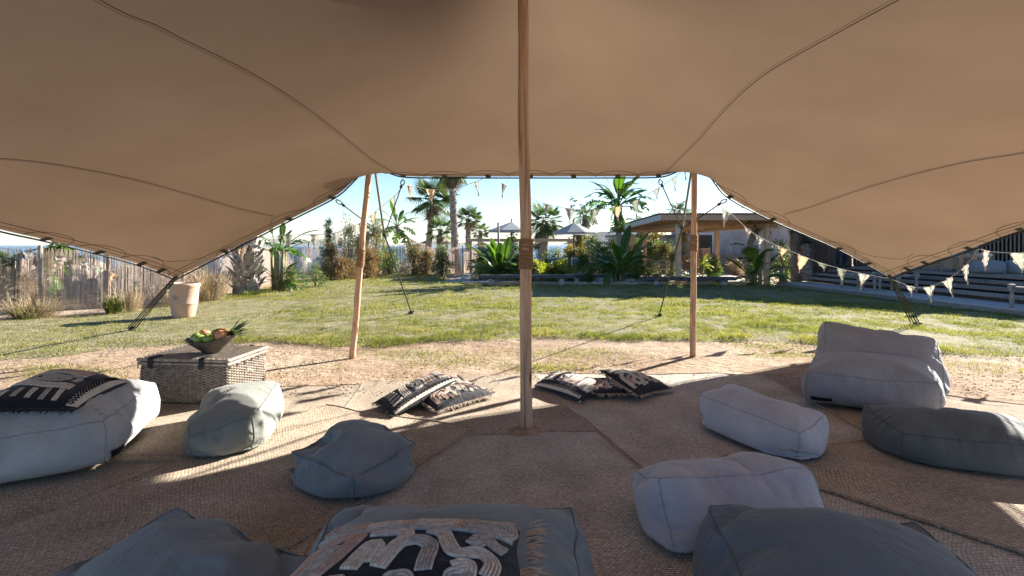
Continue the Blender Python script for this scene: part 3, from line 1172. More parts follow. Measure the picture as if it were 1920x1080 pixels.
def rug(label, c, z, mat, rows_along=0, binding=True, wavy=.03):
    """c: four ground corners in order; z: how high it lies over the others"""
    c = [Vector((p[0], p[1], 0)) for p in c]
    t = thing('jute_rug', label, 'rug', tuple((c[0] + c[1] + c[2] + c[3]) / 4), 'woven jute rugs laid under the tent')
    L1 = max((c[1] - c[0]).length, (c[2] - c[3]).length)
    L2 = max((c[3] - c[0]).length, (c[2] - c[1]).length)
    n, m = max(6, int(L1 / .05)), max(6, int(L2 / .05))
    vs, uvs, fs = [], [], []
    for j in range(m + 1):
        for i in range(n + 1):
            s, q = i / n, j / m
            p = c[0] * (1 - s) * (1 - q) + c[1] * s * (1 - q) + c[2] * s * q + c[3] * (1 - s) * q
            w = Vector((nz((p.x, p.y, z * 50), 1.3), nz((p.x, p.y, z * 90 + 3), 1.3), 0)) * wavy
            p = p + w
            e = min(s * L1, (1 - s) * L1, q * L2, (1 - q) * L2)
            zz = rug_z(p.x, p.y) + z + .007 * max(0, 1 - e / .10) * (.5 + nz((p.x, p.y, z * 30), 4))
            vs.append((p.x, p.y, zz))
            uvs.append((s * L1, q * L2) if rows_along == 0 else (q * L2, s * L1))
    for j in range(m):
        for i in range(n):
            k = j * (n + 1) + i
            fs.append((k, k + 1, k + n + 2, k + n + 1))
    if ((c[1] - c[0]).cross(c[3] - c[0])).z < 0:
        fs = [f[::-1] for f in fs]
    b = MB()
    b.add(vs, fs, uvs)
    b.build('weave', mat, t, smooth=True)
    edge = [j * (n + 1) for j in range(m + 1)] + [m * (n + 1) + i for i in range(1, n + 1)] + [j * (n + 1) + n for j in range(m - 1, -1, -1)] + [i for i in range(n - 1, -1, -1)]
    b = MB()
    r = .0095 if binding else .005
    b.tube([Vector(vs[k]) + Vector((0, 0, -.003)) for k in edge], r, 6, cap=False)
    b.build('binding', MAT['rug_border'] if binding else mat, t, smooth=True)
    b = MB()
    for k in range(len(edge) - 1):
        p, q = Vector(vs[edge[k]]), Vector(vs[edge[k + 1]])
        if p.y < 2.2 or abs(p.x) > p.y + .3:
            continue
        o = (q - p).normalized()
        o = Vector((o.y, -o.x, 0))
        if o.dot(p - t.location) < 0:
            o = -o
        for i_ in range(9):
            s_ = p.lerp(q, rng.random())
            e_ = s_ + o * rng.uniform(.008, .04) + Vector((rng.uniform(-.02, .02), rng.uniform(-.02, .02), rng.uniform(-.012, .012)))
            w_ = (q - p).normalized() * .0016
            b.add([s_ - w_, s_ + w_, e_], [(0, 1, 2)])
    if b.v:
        b.build('frayed_fibres', MAT['rope_cream'], t)
    return t


rug('brown jute rug at the front left under the charcoal and slate beanbags', [(-4.3, 3.8), (-1.0, 3.72), (-1.0, .8), (-4.3, .8)], .000, MAT['rug_brown'])
rug('grey jute rug on the right side under the pile of fringed cushions', [(.20, 6.12), (3.2, 6.1), (3.6, 1.2), (1.47, 1.2)], .002, MAT['rug_grey'])
rug('pale brown jute rug at the far right edge under the mauve lounger', [(2.9, 6.15), (5.3, 4.45), (4.6, 2.5), (2.75, 3.4)], .006, MAT['rug_pale'], 1)
rug('pale jute rug at the back left under the wicker trunk and sage pouf', [(-4.0, 5.4), (-1.55, 5.64), (-1.4, 3.70), (-4.0, 3.58)], .004, MAT['rug_pale'], 1, True)
rug('pale cream jute rug at the back centre behind the tall pole', [(-1.58, 5.68), (.24, 6.07), (.66, 4.25), (-1.45, 3.98)], .009, MAT['rug_pale'], 1, False)
rug('grey jute rug in the front centre with the tall pole at its far edge', [(-1.5, 4.02), (.665, 4.20), (1.43, 1.2), (-2.0, 1.2)], .006, MAT['rug_grey'])
rug('brown jute runner lying skewed under the slate blue pouf', [(-1.70, 4.89), (-.30, 4.26), (-1.75, 1.2), (-3.35, 1.2)], .016, MAT['rug_brown'])
rug('brown jute rug at the front right between the lavender and charcoal beanbags', [(1.45, 3.72), (4.4, 4.38), (5.3, 2.5), (3.1, 1.7)], .013, MAT['rug_brown'])


# ------------------------------------------------------------------ bean bags: cloth filled with loose beads
BAGS = []
FLOOR = .03


def hexbag(foot, h, n=26, shrink=-.04, press=7.0, fluid=.75, bend=.7, grow=1.06, pucker=.0, z0=FLOOR + .004, dent=None):
    """foot: A front-left, B front-right, C back-right, D back-left; h: four heights"""
    mx, my = sum(p[0] for p in foot) / 4, sum(p[1] for p in foot) / 4
    lo = [Vector((mx + (p[0] - mx) * grow, my + (p[1] - my) * grow, z0)) for p in foot]
    hi = []
    for p, q in zip(lo, h):
        hi.append(Vector(q) if hasattr(q, '__len__') else Vector((p.x, p.y, q)))
    c = lo + hi
    vid, V, F = {}, [], []

    def vert(p):
        k = (round(p.x * 2e4), round(p.y * 2e4), round(p.z * 2e4))
        if k not in vid:
            vid[k] = len(V)
            V.append(p.copy())
        return vid[k]
    edges = {}
    for q in ((3, 2, 1, 0), (4, 5, 6, 7), (0, 1, 5, 4), (1, 2, 6, 5), (2, 3, 7, 6), (3, 0, 4, 7)):
        a, b, d, e = [c[i] for i in q]

        def P(s, t):
            return a * (1 - s) * (1 - t) + b * s * (1 - t) + d * s * t + e * (1 - s) * t
        g = [[vert(P(i / n, j / n)) for j in range(n + 1)] for i in range(n + 1)]
        for i in range(n):
            for j in range(n):
                F.append((g[i][j], g[i + 1][j], g[i + 1][j + 1], g[i][j + 1]))
        edges[frozenset((q[0], q[1]))] = [g[i][0] for i in range(n + 1)]
        edges[frozenset((q[1], q[2]))] = [g[n][j] for j in range(n + 1)]
        edges[frozenset((q[2], q[3]))] = [g[n - i][n] for i in range(n + 1)]
        edges[frozenset((q[3], q[0]))] = [g[0][n - j] for j in range(n + 1)]
    cen = sum(c, Vector()) / 8
    for i, p in enumerate(V):
        p += Vector((nz(p, 5.5, 1), nz(p, 5.5, 4), nz(p, 5.5, 7))) * (.018 if n >= 34 else .011)
    if dent:
        for i, p in enumerate(V):
            if p.z > cen.z:
                for (dx, dy, r, dz) in dent:
                    q = math.hypot(p.x - dx, p.y - dy) / r
                    if q < 1:
                        p.z -= dz * (1 - q * q) ** 2
    me = bpy.data.meshes.new('cover')
    me.from_pydata([tuple(p) for p in V], [], F)
    o = bpy.data.objects.new('cover', me)
    COL.objects.link(o)
    m = o.modifiers.new('cloth', 'CLOTH')
    s = m.settings
    s.quality = 5
    s.mass = .2 * (22.0 / n) ** 2
    s.tension_stiffness = s.compression_stiffness = 40
    s.shear_stiffness = 20
    s.bending_stiffness = bend
    s.use_pressure = True
    s.uniform_pressure_force = press * 1.0
    s.fluid_density = fluid
    s.shrink_min = shrink * .5
    vg = o.vertex_groups.new(name='seam')
    ring = set(i for ids in edges.values() for i in ids)
    vg.add([i for i in range(len(V)) if i not in ring], 0.0, 'ADD')
    vg.add(list(ring), 1.0, 'ADD')
    s.vertex_group_shrink = 'seam'
    s.shrink_max = pucker
    m.collision_settings.use_collision = True
    m.collision_settings.distance_min = .004
    m.point_cache.frame_start, m.point_cache.frame_end = 1, 60
    return o, edges


def seam_mat(m):
    k = m.name + '_seam'
    if k not in bpy.data.materials:
        c = m.node_tree.nodes
        r = [n_ for n_ in c if n_.type == 'VALTORGB'][0].color_ramp.elements[0].color
        simple(k, tuple(x * .78 for x in r[:3]), tuple(x * .95 for x in r[:3]), bump=0)
    return bpy.data.materials[k]


def soften_corners(co, me, corner):
    ed = np.empty(len(me.edges) * 2, np.int32)
    me.edges.foreach_get('vertices', ed)
    ed = ed.reshape(-1, 2)
    d = np.min(np.stack([np.linalg.norm(co - co[i], axis=1) for i in set(corner.values())]), 0)
    w = np.clip(1 - d / .16, 0, 1)[:, None] ** .7
    for it in range(6):
        acc, cnt = np.zeros_like(co), np.zeros((len(co), 1))
        for a, b in ((0, 1), (1, 0)):
            np.add.at(acc, ed[:, a], co[ed[:, b]])
            np.add.at(cnt, ed[:, a], 1)
        co = co + (acc / np.maximum(cnt, 1) - co) * .6 * w
    return co


def settle(frames=26):
    me = bpy.data.meshes.new('settling_floor')
    me.from_pydata([(-8, -2, FLOOR), (8, -2, FLOOR), (8, 8, FLOOR), (-8, 8, FLOOR)], [], [(0, 1, 2, 3)])
    fl = bpy.data.objects.new('settling_floor', me)
    COL.objects.link(fl)
    fl.modifiers.new('collision', 'COLLISION')
    for f in range(1, frames + 1):
        SC.frame_set(f)
    dg = bpy.context.evaluated_depsgraph_get()
    out = []
    for bag in BAGS:
        for part in bag['parts']:
            o = part['o']
            ev = o.evaluated_get(dg)
            mesh = ev.to_mesh()
            co = np.empty(len(mesh.vertices) * 3)
            mesh.vertices.foreach_get('co', co)
            part['co'] = soften_corners(co.reshape(-1, 3), o.data, part['corner'])
            ev.to_mesh_clear()
    for bag in BAGS:
        root = bag['root']
        off = np.array(root.location)
        for part in bag['parts']:
            o = part['o']
            o.modifiers.clear()
            o.vertex_groups.clear()
            me = o.data
            me.vertices.foreach_set('co', (part['co'] - off).astype(np.float32).ravel())
            me.polygons.foreach_set('use_smooth', [True] * len(me.polygons))
            me.materials.append(part['mat'])
            me.update()
            o.name = part['name']
            o.parent = root
            P_all, S_all = [], []
            for e in part['seams']:
                q_ = part['co'][part['edges'][frozenset(e)]]
                s_ = np.concatenate([[0], np.cumsum(np.linalg.norm(np.diff(q_, axis=0), axis=1))])
                u_ = np.linspace(0, s_[-1], len(q_) * 3)
                P_all.append(np.stack([np.interp(u_, s_, q_[:, k_]) for k_ in range(3)], -1))
                S_all.append(u_ + 3.7 * len(S_all))
            P_all, S_all = np.concatenate(P_all), np.concatenate(S_all)
            D_ = np.linalg.norm(part['co'][:, None, :].astype(np.float32) - P_all[None].astype(np.float32), axis=2)
            D_ = D_.reshape(len(part['co']), len(part['seams']), -1)
            k_ = D_.argmin(2)
            dm = D_.min(2)
            o_ = np.argsort(dm, axis=1)
            ii = np.arange(len(dm))
            d1, d2 = dm[ii, o_[:, 0]], dm[ii, o_[:, 1]]
            wgt = np.clip(1 - d1 / .15, 0, 1) ** 1.2 * np.clip((d2 - d1 - .025) / .05, 0, 1)
            sv = S_all.reshape(len(part['seams']), -1)[o_[:, 0], k_[ii, o_[:, 0]]]
            for nm_, val_ in (('seam_w', wgt), ('seam_s', sv)):
                at_ = me.attributes.new(nm_, 'FLOAT', 'POINT')
                at_.data.foreach_set('value', val_.astype(np.float32))
            b = MB()
            for e in part['seams']:
                ids = part['edges'][frozenset(e)]
                P = [Vector(part['co'][i]) for i in ids]
                b.tube(P, .0036, 5)
            b.build('piping', seam_mat(part['mat']), o, smooth=True)
            if part.get('tag'):
                # small black label sewn beside a seam: (edge, t0, t1, side edge, inset0, inset1)
                ia, ib, ic, idd = part['tag']
                q = part['co']
                P = [Vector(x) for x in (bag_face(part, *p) for p in (ia, ib, ic, idd))]
                cen = Vector(part['co'].mean(0))
                bv = BVHTree.FromPolygons([tuple(x) for x in part['co']], [tuple(f.vertices) for f in me.polygons])
                g = MB()
                vs = []
                for jj in range(4):
                    for ii in range(7):
                        s_, t_ = ii / 6, jj / 3
                        x = P[0] * (1 - s_) * (1 - t_) + P[1] * s_ * (1 - t_) + P[2] * s_ * t_ + P[3] * (1 - s_) * t_
                        loc, no, i_, d_ = bv.find_nearest(x)
                        if no.dot(loc - cen) < 0:
                            no = -no
                        vs.append(loc + no * .006)
                g.add(vs, [(jj * 7 + ii, jj * 7 + ii + 1, jj * 7 + ii + 8, jj * 7 + ii + 7) for jj in range(3) for ii in range(6)])
                g.build('label_tag', MAT['tagblack'], o)
    bpy.data.objects.remove(fl)
    SC.frame_set(1)


def bag_face(part, face, s, t):
    """point on a settled face, bilinear over its edge polylines"""
    a, b, c, d = face     # corner ids, s along a-b, t along a-d

    def on(i, j, k):
        ids = part['edges'][frozenset((i, j))]
        P = part['co'][ids]
        # orient from i to j
        if part['corner'][i] != ids[0]:
            P = P[::-1]
        x = k * (len(P) - 1)
        q = min(int(x), len(P) - 2)
        return P[q] * (1 - (x - q)) + P[q + 1] * (x - q)
    lo, hi, le, ri = on(a, b, s), on(d, c, s), on(a, d, t), on(b, c, t)
    A, B, C_, D = on(a, b, 0), on(a, b, 1), on(d, c, 1), on(d, c, 0)
    return lo * (1 - t) + hi * t + le * (1 - s) + ri * s - (A * (1 - s) * (1 - t) + B * s * (1 - t) + C_ * s * t + D * (1 - s) * t)


ALL_TOP = [(4, 5), (5, 6), (6, 7), (7, 4)]
VERT = [(0, 4), (1, 5), (2, 6), (3, 7)]


def bag(name, label, parts, group='beanbag seats on the rugs'):
    c = Vector((0, 0, 0))
    for p in parts:
        for q in p['foot']:
            c += Vector((q[0], q[1], 0))
    c /= 4 * len(parts)
    root = thing(name, label, 'beanbag', (c.x, c.y, .02), group)
    for p in parts:
        kw = {k: p[k] for k in ('n', 'shrink', 'press', 'fluid', 'bend', 'dent', 'z0', 'grow', 'pucker') if k in p}
        o, e = hexbag(p['foot'], p['h'], **kw)
        p['o'], p['edges'] = o, e
        # corner vertex ids
        cid = {}
        for fs, ids in e.items():
            for i in fs:
                for fs2, ids2 in e.items():
                    if fs2 != fs and i in fs2:
                        x = set((ids[0], ids[-1])) & set((ids2[0], ids2[-1]))
                        if len(x) == 1:
                            cid[i] = x.pop()
        p['corner'] = cid
        p.setdefault('seams', VERT + ALL_TOP)
        p.setdefault('name', 'cover')
    BAGS.append(dict(root=root, parts=parts))
    return root


# 1 left lounger, seat faces right with its backrest off to the left
bag('beanbag_lounger', 'pale grey lounger at the left edge with a dark embroidered cushion on its seat', [
    dict(name='seat', mat=MAT['bag_pale'], foot=[(-3.62, 2.86), (-2.66, 3.46), (-2.98, 4.42), (-3.9, 3.95)], h=[.29, .31, .31, .30], n=28, press=8, tag=(((1, 2, 6, 5), .05, .10), ((1, 2, 6, 5), .20, .10), ((1, 2, 6, 5), .20, .25), ((1, 2, 6, 5), .05, .25))),
    dict(name='backrest', mat=MAT['bag_pale'], foot=[(-4.25, 2.6), (-3.55, 2.95), (-3.82, 4.0), (-4.6, 3.75)], h=[(-4.4, 2.55, .52), (-4.05, 2.8, .60), (-4.15, 4.2, .52), (-4.6, 3.9, .48)], press=9)])
# 2 sage pouf
bag('beanbag_pouf', 'sage grey pouf between the wicker trunk and the slate blue pouf', [
    dict(mat=MAT['bag_sage'], foot=[(-2.22, 3.66), (-1.84, 3.78), (-2.06, 4.70), (-2.58, 4.58)], h=[.27, .345, .33, .30], dent=[(-2.3, 4.15, .3, .05)])])
# 3 slate blue pouf with a crease across its top
bag('beanbag_pouf', 'slate blue pouf with a deep crease on top left of the tall pole', [
    dict(mat=MAT['bag_slate'], foot=[(-.90, 3.02), (-.62, 3.42), (-1.10, 3.90), (-1.40, 3.40)], h=[.30, .33, .36, .35], n=34, shrink=-.10, press=5.5, bend=.3, dent=[(-1.18, 3.5, .28, .12)])])
# 4 charcoal bag, bottom left
bag('beanbag_pouf', 'charcoal blue beanbag with a peaked corner at the bottom left of the photo', [
    dict(mat=MAT['bag_slate'], foot=[(-1.30, 1.70), (-.86, 2.10), (-1.48, 2.36), (-1.80, 1.88)], h=[(-1.1, 1.70, .34), (-.78, 2.15, .41), (-1.54, 2.42, .43), (-1.80, 1.92, .35)], n=40, shrink=-.13, press=6.5, bend=.15, dent=[(-1.15, 1.95, .25, .06)])])
# 5 front lounger carrying the big cushion
bag('beanbag_lounger', 'slate grey lounger in the front centre under the large fringed cushion', [
    dict(name='seat', mat=MAT['bag_slate'], foot=[(-.72, 1.52), (.22, 1.52), (.23, 2.29), (-.72, 2.31)], h=[.36, .36, .37, .36], n=40, shrink=-.11, press=7, bend=.15)])
# 6 lavender pouf right of centre
bag('beanbag_pouf', 'lavender grey pouf partly behind the large charcoal beanbag at the front right', [
    dict(mat=MAT['bag_lav'], foot=[(.77, 2.50), (1.64, 2.74), (1.56, 3.18), (.72, 2.94)], h=[(.74, 2.62, .385), (1.60, 2.80, .33), (1.46, 3.16, .36), (.70, 3.0, .34)], n=32, shrink=-.05, press=8, dent=[(1.2, 2.9, .3, .03)])])
# 7 charcoal bag, bottom right
bag('beanbag_lounger', 'large charcoal beanbag at the bottom right corner of the photo', [
    dict(mat=MAT['bag_dark'], foot=[(.78, 1.50), (1.66, 1.50), (1.76, 2.26), (.84, 2.32)], h=[(.76, 1.5, .36), (1.6, 1.5, .30), (1.70, 2.24, .35), (.85, 2.34, .385)], n=40, shrink=-.12, press=7, bend=.15, dent=[(1.2, 1.95, .3, .05)])])
# 8 long lavender pouf
bag('beanbag_pouf', 'long lavender grey pouf lying in front of the mauve lounger', [
    dict(mat=MAT['bag_lav'], foot=[(1.92, 3.58), (2.24, 3.82), (1.90, 4.60), (1.55, 4.36)], h=[.36, .37, .36, .35], press=8, shrink=-.03)])
# 9 mauve lounger
bag('beanbag_lounger', 'mauve grey lounger with a wedge backrest at the right in front of the lawn', [
    dict(name='seat', mat=MAT['bag_mauve'], foot=[(2.72, 4.88), (3.60, 4.52), (4.10, 5.20), (3.20, 5.58)], h=[.31, .29, .30, .32], press=9, n=28, tag=(((0, 1, 5, 4), .06, .16), ((0, 1, 5, 4), .22, .16), ((0, 1, 5, 4), .22, .27), ((0, 1, 5, 4), .06, .27))),
    dict(name='backrest', mat=MAT['bag_mauve'], foot=[(3.10, 5.34), (4.02, 4.98), (4.30, 5.42), (3.38, 5.80)], h=[(3.27, 5.58, .74), (4.20, 5.22, .66), (4.34, 5.44, .64), (3.40, 5.82, .72)], press=10, n=26)])
# 10 dark pouf at the right edge
bag('beanbag_pouf', 'dark grey green pouf at the right edge beside the mauve lounger', [
    dict(mat=MAT['bag_olive'], foot=[(2.66, 3.62), (3.32, 3.34), (3.58, 3.84), (2.72, 4.10)], h=[.28, .30, .33, .33], n=30, press=7, shrink=-.06, dent=[(3.1, 3.8, .25, .05)])])
settle()


# ------------------------------------------------------------------ embroidered cushions
def cushion(label, corners, thick, style, fringe_sides=(), lace=None, pinch=.06, scale=1.0, bulge_up=1.0, seed=0):
    """corners a,b,c,d (a-b is the u axis, a-d the v axis)"""
    a, b_, c, d = [Vector(p) for p in corners]
    cen = (a + b_ + c + d) / 4
    t = thing('embroidered_cushion', label, 'cushion', (cen.x, cen.y, min(p.z for p in (a, b_, c, d))), 'embroidered cushions')
    nrm = (b_ - a).cross(d - a).normalized()
    if nrm.z < 0:
        nrm = -nrm
    L, H = ((b_ - a).length + (c - d).length) / 2, ((d - a).length + (c - b_).length) / 2

    def S(u, v, side=1, lift=0.0):
        x, y = 2 * u - 1, 2 * v - 1
        uu = .5 + .5 * x * (1 - pinch * (1 - y * y))
        vv = .5 + .5 * y * (1 - pinch * (1 - x * x))
        p = a * (1 - uu) * (1 - vv) + b_ * uu * (1 - vv) + c * uu * vv + d * (1 - uu) * vv
        f = max(0, (1 - abs(x) ** 2.6)) ** .62 * max(0, (1 - abs(y) ** 2.6)) ** .62
        w = .10 * nz((u * 3 + seed, v * 3, seed), 1.6) + .05 * nz((u * 9 + seed, v * 9, seed), 1.2)
        hgt = thick * .5 * f * (1 + w) * (bulge_up if side > 0 else 1)
        return p + nrm * (side * hgt + lift)

    n, m = 30, 22
    b = MB()
    for side in (1, -1):
        vs = [S(i / n, j / m, side) for j in range(m + 1) for i in range(n + 1)]
        fs = [(j * (n + 1) + i, j * (n + 1) + i + 1, (j + 1) * (n + 1) + i + 1, (j + 1) * (n + 1) + i) for j in range(m) for i in range(n)]
        if side < 0:
            fs = [f[::-1] for f in fs]
        b.add(vs, fs)
    b.build('cover', MAT['navy'], t, smooth=True)

    # raised cord work
    cords = {'rope_cream': MB(), 'rope_grey': MB(), 'rope_blush': MB()}

    def cord(pts, width, kind, strands=None):
        k = strands or max(2, int(width / (.0062 * scale)))
        P = resample([(p[0], p[1], 0) for p in pts], max(8, int(len(pts) * 7)))
        T = np.gradient(P[:, :2], axis=0) * np.array([L, H])
        N = np.stack([-T[:, 1], T[:, 0]], -1)
        N /= np.maximum(1e-9, np.linalg.norm(N, axis=1))[:, None]
        for s in range(k):
            o = (s - (k - 1) / 2) * width / k
            q = [S(min(max(P[i, 0] + N[i, 0] * o / L, .02), .98), min(max(P[i, 1] + N[i, 1] * o / H, .02), .98), 1, .003) for i in range(len(P))]
            q = [x + nrm * (.003 * nz(x, 40, s)) for x in q]
            cords[kind].tube(q, width / k * .56, 5)

    v0, v1 = (.04, .96)
    if lace == 'low':
        v0 = .17
    if lace == 'high':
        v1 = .76
    r2 = random.Random(seed)
    w = .030 * scale

    def sq_spiral(cx, cy, rx, ry, kind, turns=2):
        pts = []
        for q in range(turns * 4 + 1):
            f = 1 - q / (turns * 4 + 1.5)
            sx, sy = ((-1, -1), (1, -1), (1, 1), (-1, 1))[q % 4]
            pts.append((cx + sx * rx * f, cy + sy * ry * f))
        cord(pts, w, kind)

    if style == 'bold':
        for (x0, x1) in ((.05, .20), (.25, .43), (.47, .68), (.72, .95)):
            k = ('rope_grey', 'rope_cream', 'rope_grey', 'rope_cream')[int(x0 * 4) % 4]
            sq_spiral((x0 + x1) / 2, .80, (x1 - x0) / 2 * .92, .085, k, 2)
        for x in (.225, .45, .70):
            cord([(x, .70), (x, .90)], w * .8, 'rope_blush')
        cord([(.04, .69), (.3, .67), (.6, .69), (.96, .66)], w * .6, 'rope_grey')
        cord([(.05, .94), (.4, .93), (.95, .94)], w * .5, 'rope_blush')
        cord([(.30, .62), (.45, .63), (.47, .52), (.44, .40), (.41, .25)], w * 1.1, 'rope_cream')
        cord([(.45, .47), (.54, .50), (.60, .44), (.60, .30), (.60, .22)], w * 1.1, 'rope_grey')
        cord([(.57, .65), (.64, .60), (.68, .47), (.73, .38), (.83, .42), (.88, .34), (.86, .22)], w * 1.1, 'rope_cream')
        cord([(.77, .56), (.80, .54), (.81, .55)], w * 1.3, 'rope_grey')
        cord([(.82, .62), (.88, .54), (.93, .50)], w, 'rope_grey')
        cord([(.03, .30), (.10, .52), (.25, .62), (.21, .42), (.15, .24)], w, 'rope_blush')
        cord([(.09, .22), (.13, .40), (.18, .46), (.15, .30)], w * .9, 'rope_grey')
        cord([(.29, .25), (.32, .42), (.36, .45), (.35, .30)], w * 1.2, 'rope_cream')
        for x, y in ((.10, .12), (.24, .12), (.50, .14), (.74, .16), (.92, .16)):
            sq_spiral(x, y, .05, .06, 'rope_grey', 1)
        cord([(.72, .24), (.78, .28), (.78, .20)], w, 'rope_cream')
    elif style == 'fringed':
        k = 'rope_blush' if seed % 2 else 'rope_cream'
        w *= 1.35
        cord([(.06, .88), (.3, .86), (.6, .9), (.94, .87)], w * 1.1, k)
        cord([(.42, .80), (.55, .78), (.62, .84)], w, 'rope_cream')
        cord([(.30, .24), (.33, .12)], w, k)
        cord([(.05, .76), (.2, .78), (.35, .74)], w, k)
        cord([(.08, .14), (.10, .5), (.28, .62), (.33, .42), (.22, .33), (.24, .16)], w, k)
        cord([(.14, .22), (.17, .42), (.26, .47)], w * .8, 'rope_blush')
        cord([(.40, .14), (.38, .46), (.46, .66), (.54, .54), (.52, .30)], w * 1.1, 'rope_cream')
        cord([(.46, .38), (.47, .35)], w * 1.3, 'rope_cream')
        cord([(.44, .18), (.46, .16)], w * 1.3, 'rope_cream')
        cord([(.58, .72), (.62, .46), (.58, .20)], w, 'rope_cream')
        cord([(.66, .72), (.80, .60), (.90, .66)], w, 'rope_cream')
        cord([(.66, .50), (.78, .36), (.76, .18)], w, k)
        cord([(.86, .48), (.93, .36), (.90, .18)], w, 'rope_cream')
        cord([(.66, .14), (.70, .26)], w, 'rope_cream')
    else:   # 'tribal'
        for q in range(5):
            y = v0 + (v1 - v0) * (.12 + .17 * q)
            cord([(.05 + .012 * q, y), (.20, y + .01)], w * .8, 'rope_grey' if q % 2 else 'rope_cream')
        for q in range(4):
            o = .03 * q
            cord([(.23 + o, v0 + .06), (.25 + o, (v0 + v1) / 2), (.33 + o, v1 - .08)], w * .5, 'rope_cream')
        sq_spiral(.47, v0 + (v1 - v0) * .5, .07, (v1 - v0) * .34, 'rope_grey', 2)
        for q in range(4):
            x = .58 + .05 * q
            cord([(x, v0 + .10), (x + .045, (v0 + v1) / 2), (x + .01, v1 - .10)], w * .9, 'rope_blush' if q % 2 else 'rope_cream')
        for q in range(7):
            x = .82 + .022 * q
            cord([(x, v0 + .08 + .02 * (q % 2)), (x + .01, v1 - .12)], w * .42, 'rope_cream' if q % 2 else 'rope_grey')
        cord([(.40, v1 - .05), (.6, v1 - .03), (.95, v1 - .05)], w * .6, 'rope_grey')
    for kd, bb in cords.items():
        if bb.v:
            bb.build('cord_embroidery', MAT[kd], t, smooth=True)

    if lace:
        la, lb = (.012, .13) if lace == 'low' else (.87, .988)
        bb = MB()
        q, h = 30, 6
        vs = [S(i / q * .97 + .015, la + (lb - la) * j / h, 1, .0035) for j in range(h + 1) for i in range(q + 1)]
        bb.add(vs, [(j * (q + 1) + i, j * (q + 1) + i + 1, (j + 1) * (q + 1) + i + 1, (j + 1) * (q + 1) + i) for j in range(h) for i in range(q)])
        bb.build('ivory_border', MAT['ivory'], t, smooth=True)
        bb = MB()
        nd = 19
        vm = lb - .03 if lace == 'low' else la + .035
        for i in range(nd):
            u = .03 + .94 * (i + .5) / nd
            du, dv = .36 / nd, .032
            ring = [(u - du, vm), (u, vm + dv), (u + du, vm), (u, vm - dv), (u - du, vm)]
            P = [S(min(max(x, .01), .99), min(max(y, .01), .99), 1, .006) for x, y in ring]
            bb.tube(P, .0042 * max(1, scale * .9), 4, cap=False)
            P = [S(u + du * .8 * k, vm + (dv * 1.1 if lace == 'high' else -dv * 1.1) * -1, 1, .006) for k in (-.5, .5)]
            bb.tube(P, .0042, 4)
        bb.build('diamond_lace', MAT['navy'], t)

    if fringe_sides:
        bb = MB()
        for sd in fringe_sides:
            nf = int((L if sd in 'ac' else H) / .0045)
            for i in range(nf):
                s = (i + rng.random()) / nf
                if sd == 'a':
                    u, v, o = s, 0.0, -(d - a).normalized()
                elif sd == 'c':
                    u, v, o = s, 1.0, (d - a).normalized()
                elif sd == 'b':
                    u, v, o = 1.0, s, (b_ - a).normalized()
                else:
                    u, v, o = 0.0, s, -(b_ - a).normalized()
                p = S(u, v, 1)
                ln = .05 * scale * rng.uniform(.7, 1.25)
                sid = o.cross(nrm).normalized()
                o2 = (o + sid * rng.uniform(-.45, .45) + nrm * rng.uniform(-.5, .35)).normalized()
                e = p + o2 * ln
                mid = p + o2 * ln * .55 + nrm * .006
                ww = .0028 * (1 + .4 * scale)
                bb.add([p - sid * ww, p + sid * ww, mid + sid * ww, mid - sid * ww, e], [(0, 1, 2, 3), (3, 2, 4)])
        bb.build('fringe', MAT['fringe'] if style != 'tribal' else MAT['navy'], t)
    return t


cushion('dark cushion with an ivory lace border lying on the pale grey lounger at the left',
        [(-2.80, 3.44, .44), (-2.97, 4.13, .43), (-3.46, 4.05, .55), (-3.34, 3.22, .50)], .20, 'tribal', 'd', 'low', seed=3, scale=1.2)
cushion('long dark lace-bordered cushion propped up at a slant left of the tall pole',
        [(-.99, 4.50, .055), (-.53, 5.12, .20), (-.72, 5.32, .24), (-1.26, 4.84, .07)], .15, 'tribal', 'd', 'low', seed=4)
cushion('small black fringed cushion mostly hidden under the slanting lace-edged cushion',
        [(-.86, 4.86, .07), (-.42, 5.26, .10), (-.58, 5.62, .12), (-1.0, 5.3, .09)], .12, 'tribal', 'b', None, seed=5)
cushion('blush and black fringed cushion flat on the rug left of the tall pole',
        [(-.65, 4.60, .065), (-.17, 5.14, .065), (-.45, 5.42, .11), (-.92, 4.94, .09)], .15, 'fringed', 'abcd', None, seed=7)
cushion('dark cushion with ivory lace border lying right of the tall pole',
        [(.22, 5.48, .05), (.63, 4.95, .06), (.93, 5.40, .11), (.45, 5.80, .12)], .16, 'tribal', 'b', 'low', seed=8)
cushion('fringed black and blush cushion tilted on top at the right end of the cushion pile',
        [(1.18, 4.98, .09), (1.62, 5.38, .05), (1.32, 5.72, .12), (.88, 5.56, .20)], .15, 'fringed', 'abcd', None, seed=10)
cushion('flat fringed cushion peeping out under the tilted cushion in the right pile',
        [(.80, 5.10, .07), (1.18, 5.12, .07), (1.26, 5.62, .08), (.72, 5.62, .08)], .10, 'fringed', 'abcd', None, seed=11)
cushion('large fringed cushion with thick grey cord embroidery on the front centre lounger',
        [(-.73, 1.46, .455), (.04, 1.46, .46), (.05, 2.0, .445), (-.68, 1.97, .44)], .18, 'bold', 'b', None, seed=12, scale=1.7, pinch=.05)


